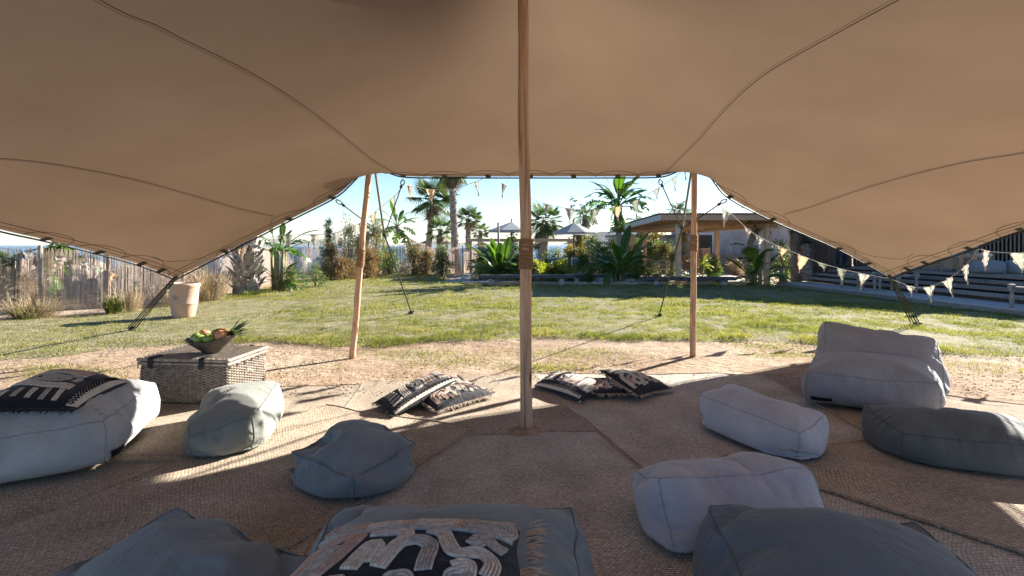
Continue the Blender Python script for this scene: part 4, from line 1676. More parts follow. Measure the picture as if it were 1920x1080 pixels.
# ------------------------------------------------------------------ wicker trunk with bowl of fruit
def wicker_trunk():
    c = Vector((-3.03, 5.28, .026))
    t = thing('wicker_trunk', 'grey wicker trunk with black straps at the back left carrying the fruit bowl', 'trunk', tuple(c))
    rz = R(-5)
    M = Matrix.Rotation(rz, 3, 'Z')
    w, d, h = .86, .64, .36

    def P(x, y, z):
        return c + M @ Vector((x, y, z))
    b = MB()
    b.box(P(0, 0, h / 2), (w - .05, d - .05, h - .02), M=M)
    b.build('inner_lining', MAT['wicker_core'], t)

    def perimeter(off):
        pts = []
        x, y = w / 2 + off, d / 2 + off
        nx, ny = 84, 62
        for i in range(nx):
            pts.append((-x + 2 * x * i / nx, -y, i, (0, -1)))
        for i in range(ny):
            pts.append((x, -y + 2 * y * i / ny, nx + i, (1, 0)))
        for i in range(nx):
            pts.append((x - 2 * x * i / nx, y, nx + ny + i, (0, 1)))
        for i in range(ny):
            pts.append((-x, y - 2 * y * i / ny, 2 * nx + ny + i, (-1, 0)))
        return pts
    b = MB()
    rows = 28
    for r in range(rows):
        z = .012 + (h - .03) * r / (rows - 1)
        ring = []
        for (x, y, k, nn) in perimeter(-.012 + .012 * math.sin(z / h * 3)):
            o = math.sin(k * math.pi / 4.0 + r * math.pi) * .011
            ring.append(P(x + nn[0] * o, y + nn[1] * o, z + .003 * nz((k * .3, r, 0), 1.1)))
        ring.append(ring[0])
        b.tube(ring, .0072, 5, cap=False)
    b.build('woven_body', MAT['wicker'], t, smooth=True, kind='stuff')
    b = MB()
    for (x, y, k, nn) in perimeter(-.012):
        if k % 4 == 0:
            b.tube([P(x, y, .0), P(x, y, h)], .0055, 4)
    b.build('stake_canes', MAT['wicker'], t, smooth=True)
    # rim and lid
    b = MB()
    for z, r in ((h + .005, .016),):
        ring = [P(x, y, z) for (x, y, k, nn) in perimeter(.004)]
        b.tube(ring + [ring[0]], r, 7, cap=False)
    for (x, y, k, nn) in perimeter(.012):
        if k % 11 == 0:
            b.tube([P(x, y, h - .04), P(x, y, h + .022)], .006, 4)
    b.build('rim', MAT['wicker'], t, smooth=True)
    b = MB()
    ring = [P(x, y, h + .042) for (x, y, k, nn) in perimeter(.012)]
    b.tube(ring + [ring[0]], .017, 7, cap=False)
    for i in range(62):
        y = -d / 2 + .01 + (d - .02) * i / 61
        b.tube([P(x, y, h + .05 + .005 * math.sin(k * math.pi / 2 + i * math.pi)) for k, x in enumerate(np.linspace(-w / 2, w / 2, 84))], .0062, 4)
    for (x, y, k, nn) in perimeter(.014):
        if k % 5 == 0:
            b.tube([P(x - nn[0] * .014 + nn[0] * .019 * math.cos(a), y - nn[1] * .014 + nn[1] * .019 * math.cos(a), h + .042 + .019 * math.sin(a)) for a in np.linspace(-1.6, 1.8, 6)], .0035, 4)
    b.build('lid', MAT['wicker'], t, smooth=True)
    for x in (-.30, .20):
        b = MB()
        vs = []
        for (y, z) in ((-d / 2 + .10, h + .063), (-d / 2 - .005, h + .064), (-d / 2 - .034, h + .045), (-d / 2 - .036, h - .03)):
            vs += [P(x - .024, y, z), P(x + .024, y, z)]
        b.add(vs, [(0, 1, 3, 2), (2, 3, 5, 4), (4, 5, 7, 6)])
        o = b.build('strap', MAT['webbing'], t)
        m = o.modifiers.new('thick', 'SOLIDIFY')
        m.thickness = .006
    for x in (-.30, .28):
        b = MB()
        b.box(P(x, d / 2 + .015, h + .05), (.05, .03, .03), M=M)
        b.build('hinge_strap', MAT['webbing'], t, bevel=.004)
    b = MB()
    b.tube([P(w / 2 + .01, y, h * .60 + .03 * math.sin((y + .06) / .12 * math.pi)) for y in np.linspace(-.07, .07, 9)], .010, 6)
    b.build('side_handle', MAT['wicker'], t, smooth=True)
    return P, h


TP, TH = wicker_trunk()


def fruit_bowl():
    c = TP(.10, -.06, TH + .062)
    t = thing('fruit_bowl', 'dark hammered metal bowl standing on the lid of the wicker trunk', 'bowl', tuple(c))
    b = MB()
    prof = [(.001, .0), (.062, .0), (.078, .012), (.12, .05), (.17, .092), (.205, .128), (.212, .14), (.204, .14), (.165, .10), (.11, .058), (.07, .026), (.001, .02)]
    vs = []
    n = 40
    for (r, z) in prof:
        for k in range(n):
            a = 2 * math.pi * k / n
            lift = .018 * (z / .14) * math.cos(2 * a) + .02 * (z / .14) * math.cos(a)
            vs.append(c + Vector((r * 1.08 * math.cos(a), r * .92 * math.sin(a), z + lift)))
    fs = [(i * n + k, i * n + (k + 1) % n, (i + 1) * n + (k + 1) % n, (i + 1) * n + k) for i in range(len(prof) - 1) for k in range(n)]
    b.add(vs, fs)
    b.build('bowl_body', MAT['bowl'], t, smooth=True)
    b = MB()
    b.tube([vs[6 * n + k] for k in range(n)] + [vs[6 * n]], .006, 6, cap=False)
    b.build('rim', MAT['bowl'], t, smooth=True)

    def fruit(name, label, off, r, mat, sq=(1, 1, .92), stem=True):
        p = c + Vector(off)
        f = thing(name, label, 'fruit', tuple(p - Vector((0, 0, r))), 'fruit in the bowl')
        g = MB()
        prof = []
        for i in range(13):
            a = math.pi * i / 12
            rr = math.sin(a) * r * (1 + .05 * math.cos(a))
            zz = -math.cos(a) * r * sq[2]
            if i > 9:
                zz -= (i - 9) ** 2 * r * .028
            prof.append((max(1e-4, rr), zz))
        rot = Matrix.Rotation(rng.uniform(-.5, .5), 3, 'X') @ Matrix.Rotation(rng.uniform(-.5, .5), 3, 'Y')
        g.lathe(p, prof, 16, sq[:2], rot)
        g.build('flesh', mat, f, smooth=True)
        if stem:
            g = MB()
            g.tube([p + rot @ Vector((0, 0, r * .62)), p + rot @ Vector((.004, 0, r * 1.05))], .0035, 5)
            g.build('stalk', MAT['twig'], f)
    fruit('apple', 'green apple at the left end of the fruit bowl', (-.135, -.03, .145), .055, MAT['apple'])
    fruit('apple', 'green apple second from the left at the front of the fruit bowl', (-.065, -.095, .145), .055, MAT['apple'])
    fruit('apple', 'green apple third from the left beside the peach in the fruit bowl', (.03, -.10, .15), .055, MAT['apple'])
    fruit('peach', 'peach resting at the right of the green apples in the fruit bowl', (.125, -.06, .17), .060, MAT['peach'], (1, 1, 1), False)
    fruit('peach', 'peach half hidden behind the left green apples', (-.105, .065, .16), .058, MAT['peach'], (1, 1, 1), False)
    # pineapple lying behind with its leaves to the right
    p0, p1 = c + Vector((-.04, .07, .17)), c + Vector((.17, .04, .185))
    f = thing('pineapple', 'pineapple lying at the back of the fruit bowl with its leaf crown to the right', 'fruit', tuple(p0), 'fruit in the bowl')
    g = MB()
    g.tube([p0.lerp(p1, s) for s in np.linspace(0, 1, 10)], [.016, .036, .046, .051, .053, .053, .05, .043, .032, .016], 14)
    g.build('body', MAT['pine'], f, smooth=True)
    ax = (p1 - p0).normalized()
    for k in range(26):
        g = MB()
        a = rng.uniform(0, 6.28)
        s = ax.orthogonal().normalized()
        s = Matrix.Rotation(a, 3, ax) @ s
        spread = .25 + .75 * rng.random()
        ln = .11 + .09 * rng.random()
        dirn = (ax * 1.0 + s * spread + Vector((0, 0, .55))).normalized()
        q = p1 + s * .012
        tip = q + dirn * ln + Vector((0, 0, -.01))
        mid = q + dirn * ln * .5 + s * .01
        sd = dirn.cross(s).normalized() * .011
        g.add([q - sd, q + sd, mid + sd, mid - sd, tip, mid - s * .004], [(0, 1, 2, 3), (3, 2, 4)])
        g.build('leaf', MAT['yucca'], f)


fruit_bowl()


def clay_pot():
    c = G(344, 597)
    t = thing('terracotta_pot', 'tall pale terracotta pot on the lawn edge by the left tent corner', 'pot', tuple(c))
    b = MB()
    prof = [(.001, 0), (.185, 0), (.20, .02), (.225, .15), (.245, .26), (.248, .30), (.256, .31), (.256, .33), (.25, .345), (.262, .50), (.268, .62), (.274, .64), (.286, .66), (.29, .70), (.282, .725), (.262, .725), (.252, .69), (.24, .5), (.19, .05), (.001, .04)]
    prof = [(r * .98, z * 1.0) for r, z in prof]
    b.lathe(c, prof, 40, rot=Matrix.Rotation(R(2), 3, 'Y'))
    b.build('pot_body', MAT['terracotta'], t, smooth=True)
    # stamped mark on the belly
    b = MB()
    for k in range(2):
        p = c + Vector((-.03 + k * .05, -.258, .44))
        b.tube([p + Vector((math.cos(a) * .022, -.004, math.sin(a) * .03)) for a in np.linspace(.5, 5.8, 12)], .006, 5)
    b.build('stamped_mark', MAT['terracotta'], t, smooth=True)


clay_pot()

# ------------------------------------------------------------------ plant builders
def place_mesh(parent, name, me, loc, M, s=1.0):
    o = bpy.data.objects.new(name, me)
    COL.objects.link(o)
    o.parent = parent
    o.matrix_local = Matrix.Translation(Vector(loc) - parent_world(parent)) @ M.to_4x4() @ Matrix.Scale(s, 4)
    return o


def aim(az, el, roll=0.0):
    """+X of the leaf towards azimuth az (from +X towards +Y), raised by el"""
    return Matrix.Rotation(az, 3, 'Z') @ Matrix.Rotation(-el, 3, 'Y') @ Matrix.Rotation(roll, 3, 'X')


def mesh_of(b, name, mat, smooth=True):
    o = b.build(name, mat, None, smooth)
    me = o.data
    bpy.data.objects.remove(o)
    return me


def curve_xz(L, droop, n, e=1.6):
    pts, p, d = [Vector((0, 0, 0))], Vector((0, 0, 0)), 0
    for i in range(n):
        t = (i + 1) / n
        a = -droop * t ** e
        p = p + Vector((math.cos(a), 0, math.sin(a))) * (L / n)
        pts.append(p.copy())
    return pts


def paddle_leaf(L, w, pet, droop, torn=0.0, seed=0, mat='banana'):
    """banana / strelitzia leaf: petiole, midrib and a blade, base at the origin, length along +X"""
    r = random.Random(seed)
    pts = curve_xz(L + pet, droop, 18)
    b = MB()
    b.tube(pts, [.022 * (1 - .75 * i / 18) * (L + pet) / 1.6 + .002 for i in range(19)], 5)
    n0 = int(18 * pet / (L + pet))
    for sgn in (-1, 1):
        rows = []
        for i in range(n0, 19):
            t = (i - n0) / (18 - n0)
            ww = w * (math.sin(math.pi * min(1, t * .94 + .05)) ** .62) * (1 + .06 * r.uniform(-1, 1))
            p = pts[i]
            row = []
            for j in range(4):
                s = j / 3
                up = .32 * s * ww - .38 * s * s * ww + .03 * ww * math.sin(i * 1.7 + seed) * s
                row.append(p + Vector((.18 * s * ww, sgn * s * ww, up)))
            rows.append(row)
        if torn > 0:
            i = 0
            while i < len(rows) - 1:
                k = min(len(rows) - 1, i + r.choice((1, 1, 2)))
                a, c = rows[i], rows[k]
                sh = Vector((r.uniform(-.1, .1) * w, 0, -r.uniform(0, .7) * w * torn))
                g = 1 - .25 * torn
                q = []
                for j in range(4):
                    s = j / 3
                    q.append((a[j] + sh * s * s, a[j].lerp(c[j], g if j else 1) + sh * s * s))
                vs = [x for pr in q for x in pr]
                b.add(vs, [(2 * j, 2 * j + 2, 2 * j + 3, 2 * j + 1) for j in range(3)])
                i = k
        else:
            vs = [x for row in rows for x in row]
            b.add(vs, [(i * 4 + j, i * 4 + j + 1, i * 4 + j + 5, i * 4 + j + 4) for i in range(len(rows) - 1) for j in range(3)])
    return mesh_of(b, 'leaf', MAT[mat])


def feather_frond(L, droop, w, seed=0, mat='palm', nl=26, hang=.5):
    r = random.Random(seed)
    n = 14
    pts = curve_xz(L, droop, n)
    b = MB()
    b.tube(pts, [.020 * L / 2 * (1 - .85 * i / n) + .002 for i in range(n + 1)], 4)
    for k in range(nl):
        t = .16 + .84 * k / nl
        x = t * n
        i = min(int(x), n - 1)
        p = pts[i].lerp(pts[i + 1], x - i)
        d = (pts[i + 1] - pts[i]).normalized()
        ln = w * math.sin(math.pi * (.12 + .86 * t)) ** .7
        for sgn in (-1, 1):
            q = Vector((0, sgn, 0)) * .85 + d * r.uniform(.35, .7) + Vector((0, 0, r.uniform(-.15, .3)))
            q.normalize()
            m_ = p + q * ln * .55
            e = p + q * ln + Vector((0, 0, -hang * ln * r.uniform(.4, 1.1)))
            s = d * (.012 + .006 * L)
            b.add([p - s * .5, p + s * .5, m_ + s, m_ - s, e], [(0, 1, 2, 3), (3, 2, 4)])
    return mesh_of(b, 'frond', MAT[mat], False)


def fan_frond(L, pet, seed=0, mat='palm', nb=22, droop=.6):
    r = random.Random(seed)
    b = MB()
    pts = curve_xz(pet, droop * .5, 6)
    b.tube(pts, [.016 * L + .004] * 7, 4)
    c = pts[-1]
    d0 = (pts[-1] - pts[-2]).normalized()
    upv = Vector((-d0.z, 0, d0.x))
    for k in range(nb):
        a = R(-115) + R(230) * k / (nb - 1)
        f = math.cos(a * .62) ** .5
        ln = L * (.55 + .45 * f) * r.uniform(.9, 1.05)
        q = (d0 * math.cos(a) + Vector((0, 1, 0)) * math.sin(a) + upv * .12 * math.cos(2 * a)).normalized()
        sd = q.cross(upv).normalized() * (.034 * L)
        m1 = c + q * ln * .5
        m2 = c + q * ln * .78 + Vector((0, 0, -droop * .10 * ln))
        e = c + q * ln * .98 + Vector((0, 0, -droop * ln * r.uniform(.25, .5)))
        b.add([c, m1 - sd - upv * .02, m1 + upv * .02 * L, m1 + sd - upv * .02, m2 - sd * .6, m2, m2 + sd * .6, e], [(0, 1, 2), (0, 2, 3), (1, 4, 5, 2), (2, 5, 6, 3), (4, 7, 5), (5, 7, 6)])
    return mesh_of(b, 'frond', MAT[mat], False)


LEAF = {
    'banana': [paddle_leaf(1.0, .15, .7, .8, 0, 1), paddle_leaf(1.0, .22, .4, 1.3, .25, 2), paddle_leaf(1.0, .16, .75, .45, 0, 3), paddle_leaf(.95, .21, .4, 1.8, .6, 4)],
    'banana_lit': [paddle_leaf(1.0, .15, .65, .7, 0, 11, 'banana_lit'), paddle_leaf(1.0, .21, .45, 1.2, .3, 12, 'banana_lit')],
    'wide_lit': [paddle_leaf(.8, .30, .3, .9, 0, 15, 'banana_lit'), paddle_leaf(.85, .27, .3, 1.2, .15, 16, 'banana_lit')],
    'torn': [paddle_leaf(1.1, .26, .5, 1.7, 1.0, 21), paddle_leaf(1.1, .24, .5, 2.0, 1.0, 22), paddle_leaf(1.0, .25, .5, 1.4, .8, 23)],
    'feather': [feather_frond(1.0, 1.3, .26, 31), feather_frond(1.0, 1.0, .28, 32), feather_frond(1.0, 1.7, .25, 33)],
    'yellow': [feather_frond(1.0, 1.2, .24, 41, 'yellow_palm', 20), feather_frond(1.0, .8, .25, 42, 'yellow_palm', 20), paddle_leaf(.7, .09, .3, 1.1, 0, 43, 'yellow_palm')],
    'fan': [fan_frond(.62, .55, 51), fan_frond(.6, .6, 52, droop=.9), fan_frond(.62, .5, 53, droop=.4)],
    'fan_dry': [fan_frond(.6, .45, 61, 'palm_dry', 18, 1.6), fan_frond(.55, .4, 62, 'palm_dry', 16, 2.0)],
}


def crownful(root, kind, c, size, n, el0, el1, seed, name='frond', az0=0, az1=6.283, radius=.03):
    r = random.Random(seed)
    ms = LEAF[kind]
    for k in range(n):
        az = az0 + (az1 - az0) * ((k * .618034) % 1.0) + r.uniform(-.2, .2)
        el = el0 + (el1 - el0) * (k / max(1, n - 1)) + r.uniform(-.12, .12)
        off = Vector((math.cos(az), math.sin(az), 0)) * radius
        place_mesh(root, name, ms[k % len(ms)], Vector(c) + off, aim(az, el, r.uniform(-.5, .5)), size * r.uniform(.85, 1.12))


def rough_trunk(root, pts, radii, boots=60, seed=0, bsize=.10):
    r = random.Random(seed)
    b = MB()
    P = resample([tuple(p) for p in pts], 26)
    rr = np.interp(np.linspace(0, 1, 26), np.linspace(0, 1, len(radii)), radii)
    b.tube(P, [x * (1 + .10 * r.uniform(-1, 1)) for x in rr], 12)
    for k in range(boots):
        t = k / boots
        i = t * 25
        j = min(int(i), 24)
        p = Vector(P[j]) * (1 - (i - j)) + Vector(P[j + 1]) * (i - j)
        a = k * 2.4
        o = Vector((math.cos(a), math.sin(a), 0))
        s = Vector((-math.sin(a), math.cos(a), 0))
        q = rr[j]
        z = bsize * r.uniform(.6, 1.2)
        b.add([p + o * q * .9 - s * q * .5, p + o * q * .9 + s * q * .5, p + o * q * 1.25 + s * q * .25 + Vector((0, 0, z)), p + o * q * 1.25 - s * q * .25 + Vector((0, 0, z))], [(0, 1, 2, 3)])
    b.build('trunk', MAT['trunk'], root, smooth=False)


def palm(label, px, Y, cpy, rpx, w0, w1, kind='fan', n=22, lean=(0, 0), dry=5, base_z=0, seed=0, el=(-.5, 1.35)):
    top = W(px, cpy, Y)
    base = Vector((top.x - lean[0], Y - lean[1], base_z))
    t = thing('palm_tree', label, 'palm tree', tuple(base), 'palms around the garden')
    mid = base.lerp(top, .5) + Vector((.03 * lean[0], 0, 0))
    rough_trunk(t, [base - Vector((0, 0, .1)), base.lerp(top, .15), mid, top], [w0 * 1.25, w0, (w0 + w1) / 2, w1], int(30 + 14 * (top.z - base.z)), seed)
    size = rpx * Y / 1000
    crownful(t, kind, top, size, n, el[0], el[1], seed)
    if dry:
        crownful(t, 'fan_dry', top - Vector((0, 0, .1 * size)), size * .9, dry, -1.35, -.7, seed + 5, 'dead_frond')
    return t


def leaves_np(C, n, spread, ln, wd, up=.3, out=None, seed=0):
    """n small leaves around every point of C; returns triangles"""
    r = np.random.default_rng(seed)
    m = len(C) * n
    P = np.repeat(C, n, 0) + r.normal(0, 1, (m, 3)) * spread
    D = r.normal(0, 1, (m, 3)) + np.array([0, 0, up * 2])
    if out is not None:
        D += np.repeat(out, n, 0) * 1.2
    D /= np.linalg.norm(D, axis=1)[:, None]
    S = np.cross(D, r.normal(0, 1, (m, 3)))
    S /= np.maximum(1e-6, np.linalg.norm(S, axis=1))[:, None]
    l = ln * r.uniform(.6, 1.3, m)[:, None]
    w = wd * r.uniform(.7, 1.3, m)[:, None]
    return np.stack([P - S * w * .3, P + D * l * .45 + S * w, P + D * l, P + D * l * .45 - S * w], 1).reshape(-1, 3)


def bush(name, label, px, Y, wpx, top_py, mat, n=70, leaf=(.10, .018), per=34, seed=0, base_py=None, feather=True, mat2=None, group='shrubs along the garden edge', cat='shrub', depth=.8, base=0.0):
    c = W(px, 459, Y)
    c.z = base
    h = EYE - (top_py - 459) * Y / 1000 - base
    rad = wpx * Y / 2000
    t = thing(name, label, cat, tuple(c), group)
    r = np.random.default_rng(seed + 100)
    a = r.uniform(0, 2 * np.pi, n)
    q = r.uniform(0, 1, n) ** .55
    z = r.uniform(.05, 1, n) ** 1.15
    lobe = 1 + .28 * np.sin(a * 3 + seed) + .18 * np.sin(a * 5 + seed * 2.3)
    shape = (np.clip(1.05 - z ** 2.1, .10, 1) * np.clip(.55 + z * 2.2, 0, 1)) * r.uniform(.7, 1.2, n) * lobe
    sprig = r.random(n) < .14
    z = np.where(sprig, r.uniform(.75, 1.12, n), z * .93)
    shape = np.where(sprig, r.uniform(.1, .75, n), shape)
    X = c.x + np.cos(a) * q * rad * shape
    Yy = c.y + np.sin(a) * q * rad * shape * depth
    Z = base + z * h
    C = np.stack([X, Yy, Z], -1)
    out = np.stack([np.cos(a) * q, np.sin(a) * q, np.full(n, .35)], -1)
    k = max(1, int(n * .55)) if mat2 else n
    V = leaves_np(C[:k], per, rad * .11 + .03, leaf[0], leaf[1], .35 if feather else .05, out[:k], seed)
    np_mesh('crown', V, np.arange(len(V)).reshape(-1, 4), MAT[mat], t)
    if mat2:
        V = leaves_np(C[k:], per, rad * .11 + .03, leaf[0], leaf[1], .35, out[k:], seed + 1)
        np_mesh('crown', V, np.arange(len(V)).reshape(-1, 4), MAT[mat2], t)
    b = MB()
    for i in range(0, n, 3):
        e = Vector(C[i])
        s = Vector((c.x + rng.uniform(-.1, .1) * rad, c.y, base - .03))
        b.tube([s, s.lerp(e, .5) + Vector((0, 0, .08 * h)), e], [.02, .012, .004], 4)
    b.build('stems', MAT['twig'], t)
    return t


def tuft(name, label, px, py, Y, wpx, hpx, mat, n=260, seed=0, plume=False, group='grass clumps by the fence'):
    c = Vector(((px - 960) * Y / 1000, Y, 0))
    rad, h = wpx * Y / 2000, hpx * Y / 1000
    t = thing(name, label, 'grass clump', tuple(c), group)
    r = random.Random(seed)
    b = MB()
    for k in range(n):
        a = r.uniform(0, 6.283)
        q = r.random() ** .7
        o = Vector((math.cos(a), math.sin(a), 0))
        p = c + o * rad * .35 * r.random()
        hh = h * r.uniform(.5, 1.05) * (1 - .35 * q)
        e = p + o * rad * q + Vector((0, 0, hh))
        m = p + o * rad * q * .35 + Vector((0, 0, hh * .75))
        if r.random() < .4:
            e.z -= hh * .3
        s = Vector((-o.y, o.x, 0)) * .006
        b.add([p - s, p + s, m + s, m - s, e], [(0, 1, 2, 3), (3, 2, 4)])
        if plume and k % 5 == 0:
            for j in range(5):
                d = Vector((r.uniform(-1, 1), r.uniform(-1, 1), r.uniform(0, 1))) * .05
                b.add([e, e + d + s, e + d - s], [(0, 1, 2)])
    b.build('blades', MAT[mat], t)
    return t


def clump(name, label, px, Y, parts, seed=0, group='big leaved garden plants', cat='plant', stems=5, base=0):
    """parts: list of (kind, n, size, el0, el1, height)"""
    c = Vector(((px - 960) * Y / 1000, Y, base))
    t = thing(name, label, cat, tuple(c), group)
    r = random.Random(seed)
    hm = max(p[5] for p in parts)
    b = MB()
    for k in range(stems):
        a = r.uniform(0, 6.28)
        s = c + Vector((math.cos(a), math.sin(a), 0)) * .14
        b.tube([s - Vector((0, 0, .05)), s + Vector((math.cos(a) * .08, math.sin(a) * .08, max(.3, hm)))], [.07, .035], 7)
    b.build('stems', MAT['stem'], t, smooth=True)
    for i, p in enumerate(parts):
        kind, n, size, e0, e1, hz = p[:6]
        az = p[6:] if len(p) > 6 else (0, 6.283)
        crownful(t, kind, c + Vector((0, 0, hz)), size, n, e0, e1, seed + i * 7, 'leaf', az[0], az[1], .12)
    return t


# ------------------------------------------------------------------ reed fence
def fence():
    path = [(-27, 13.6), (-20, 12.9), (-15.5, 12.6), (-12.4, 12.3), (-10.6, 12.15), (-9.6, 12.5), (-9.05, 13.6), (-9.0, 16), (-9.2, 19), (-9.7, 23.5), (-9.0, 25.6), (-6.4, 26.9), (-3.2, 28.0), (.6, 29.0)]
    t = thing('reed_fence', 'grey brown reed screen fence running round the left side of the garden', 'fence', (-9, 13, 0))
    P = resample([(x, y, 0) for x, y in path], 4000)
    s = np.concatenate([[0], np.cumsum(np.linalg.norm(np.diff(P, axis=0), axis=1))])
    b = MB()
    r = random.Random(5)
    n = int(s[-1] / .0092)
    for k in range(n):
        q = k * .0092 + r.uniform(-.004, .004)
        x, y = np.interp(q, s, P[:, 0]), np.interp(q, s, P[:, 1])
        if x < -10.4 and r.random() < .26:
            continue
        if x >= -10.4 and r.random() < .05 and y < 14:
            continue
        h = 1.40 + .06 * r.uniform(-1, 1) + .03 * math.sin(q * 1.3)
        w = .0048 * r.uniform(.6, 1.3)
        i = min(np.searchsorted(s, q), len(P) - 2)
        d = Vector(P[i + 1] - P[i]).normalized()
        nn = Vector((-d.y, d.x, 0))
        base = Vector((x, y, -.03)) + nn * r.uniform(-.012, .012)
        top = base + Vector((r.uniform(-.025, .025), r.uniform(-.025, .025), h))
        b.add([base - d * w, base + nn * w, base + d * w, top - d * w, top + nn * w, top + d * w], [(0, 1, 4, 3), (1, 2, 5, 4)])
    b.build('reed_screen', MAT['reed'], t, kind='stuff')
    for z in (.35, .8, 1.2):
        b = MB()
        b.tube([Vector((p[0], p[1] - .02, z)) for p in P[::40]], .003, 4)
        b.build('tie_wire', MAT['post'], t)
    for (px, Y, h, dark) in ((-330, 12.6, 1.5, 0), (-130, 12.25, 1.5, 0), (80, 12.05, 1.49, 0), (206, 12.75, 1.42, 1), (345, 14.6, 1.45, 0), (480, 19.4, 1.5, 0), (580, 25.2, 1.6, 0), (719, 26.8, 1.5, 0), (800, 27.6, 1.45, 0), (868, 28.2, 1.45, 0)):
        # the post stands where the fence line is
        x = (px - 960) * Y / 1000
        b = MB()
        b.tube([(x, Y - .06, -.1), (x + .01, Y - .06, h * .5), (x, Y - .06, h)], [.045, .043, .04], 9)
        b.build('post', MAT['post'], t, smooth=True)
    return t


fence()

for k, (x, y, r, zs) in enumerate(((-12.2, 15.2, 1.1, .8), (-10.6, 15.0, .95, .9), (-13.6, 16.6, 1.3, .8), (-15.6, 17.5, 1.5, .7), (-11.6, 17.6, 1.4, .75))):
    where = ('left of the thin fence post', 'just right of the thin fence post', 'far left', 'at the far left end of the fence', 'furthest back')[k]
    t = thing('boulder', 'pinkish boulder seen through the reed fence, %s' % where, 'rock', (x, y, 0), 'boulders behind the reed fence')
    bm = bmesh.new()
    bmesh.ops.create_icosphere(bm, subdivisions=4, radius=r)
    for v in bm.verts:
        q = 1 + .28 * nz(v.co, .9 / r, k * 9) + .12 * nz(v.co, 2.6 / r, k * 5) + .05 * nz(v.co, 8 / r, k)
        v.co = Vector((v.co.x * q, v.co.y * q, v.co.z * q * zs))
    me = bpy.data.meshes.new('stone')
    bm.to_mesh(me)
    bm.free()
    finish(me, 'stone', MAT['rock'], t, True)

# scrub between the fence and the shore
for k, (px, Y, w, top, mt, wh) in enumerate(((20, 13.6, 120, 520, 'dry_grass', 'at the left edge'), (-60, 14.5, 140, 505, 'tamarisk_tan', 'beyond the left edge'), (60, 14.2, 70, 545, 'tamarisk_tan', 'left of the thin post'), (150, 16.5, 110, 500, 'tamarisk_tan', 'right of the thin post'), (240, 18, 100, 505, 'tamarisk_tan', 'behind the left tent corner'))):
    bush('scrub_bush', 'dry scrub bush seen through the reed fence %s' % wh, px, Y, w, top, mt, 60, (.12, .012), 30, 300 + k, group='scrub behind the reed fence')
clump('banana_plant', 'ragged low leaves hanging over the reed fence at the far left', 18, 12.75, [('torn', 7, .95, -.1, .5, 1.25), ('feather', 5, .9, 0, .5, 1.2)], 77, stems=3)
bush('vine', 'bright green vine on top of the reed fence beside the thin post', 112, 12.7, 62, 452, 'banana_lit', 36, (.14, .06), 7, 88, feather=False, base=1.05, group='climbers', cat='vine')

# grass clumps near the fence
tuft('grass_clump', 'spreading dry grass clump in the left corner below the fence', 62, 0, 10.9, 200, 54, 'dry_grass', 420, 1)
tuft('grass_clump', 'low dark green grass clump under the dry clump in the left corner', 48, 0, 10.75, 100, 34, 'green_tuft', 260, 2)
tuft('grass_clump', 'upright green grass clump between the fence and the guy rope peg', 213, 0, 11.55, 62, 44, 'green_tuft', 420, 3)
tuft('grass_clump', 'straw coloured feathery grass around the upright green clump', 236, 0, 11.9, 130, 60, 'dry_grass', 200, 4, True)
tuft('plume_grass', 'pale plume grass clump to the right of the terracotta pot', 392, 0, 14.2, 150, 86, 'dry_grass', 330, 5, True)
tuft('plume_grass', 'pale plume grass clump behind the terracotta pot', 335, 0, 13.2, 120, 66, 'dry_grass', 220, 6, True)
tuft('grass_clump', 'small green grass patch at the foot of the thick palm trunk', 470, 0, 15.6, 70, 14, 'green_tuft', 260, 7)


# thick palm trunk beside the strelitzia on the left
def thick_palm():
    c = Vector(((461 - 960) * 16.4 / 1000, 16.4, 0))
    t = thing('palm_tree', 'thick palm trunk wrapped in pale shaggy leaf bases left of the strelitzia', 'palm tree', tuple(c), 'palms around the garden')
    b = MB()
    b.tube([c + Vector((0, 0, z)) for z in (-.1, .4, 1, 2, 3.2, 4.2)], [.40, .34, .30, .30, .32, .26], 14)
    b.build('trunk', MAT['trunk'], t, smooth=True)
    r = random.Random(3)
    ms = []
    for k in range(4):
        g = MB()
        w, h = .10 + .02 * k, .34 + .05 * k
        g.add([(0, -w, 0), (0, w, 0), (.05, w * .7, h * .5), (.05, -w * .7, h * .5), (.13, w * .35, h), (.13, -w * .35, h), (.03, 0, 0), (.09, 0, h * .5), (.17, 0, h)],
              [(0, 6, 7, 3), (6, 1, 2, 7), (3, 7, 8, 5), (7, 2, 4, 8)])
        ms.append(mesh_of(g, 'leaf_base', MAT['leaf_base'], False))
    for k in range(130):
        a = k * 2.399
        z = .02 + 3.6 * k / 130
        rad = .30
        p = c + Vector((math.cos(a) * rad, math.sin(a) * rad, z))
        M = Matrix.Rotation(a, 3, 'Z') @ Matrix.Rotation(r.uniform(.05, .55), 3, 'Y') @ Matrix.Rotation(r.uniform(-.45, .45), 3, 'X')
        place_mesh(t, 'leaf_base', ms[k % 4], p, M, r.uniform(.75, 1.25))
    b = MB()
    for k in range(160):
        a, z = r.uniform(0, 6.28), r.uniform(.05, 1.6)
        p = c + Vector((math.cos(a) * .36, math.sin(a) * .36, z))
        e = p + Vector((math.cos(a) * r.uniform(.02, .16), math.sin(a) * r.uniform(.02, .16), -r.uniform(.1, .5)))
        s = Vector((-math.sin(a), math.cos(a), 0)) * .008
        b.add([p - s, p + s, e], [(0, 1, 2)])
    b.build('hanging_fibre', MAT['leaf_base'], t)
    crownful(t, 'feather', c + Vector((0, 0, 4.2)), 1.5, 12, .5, 1.4, 9)


thick_palm()
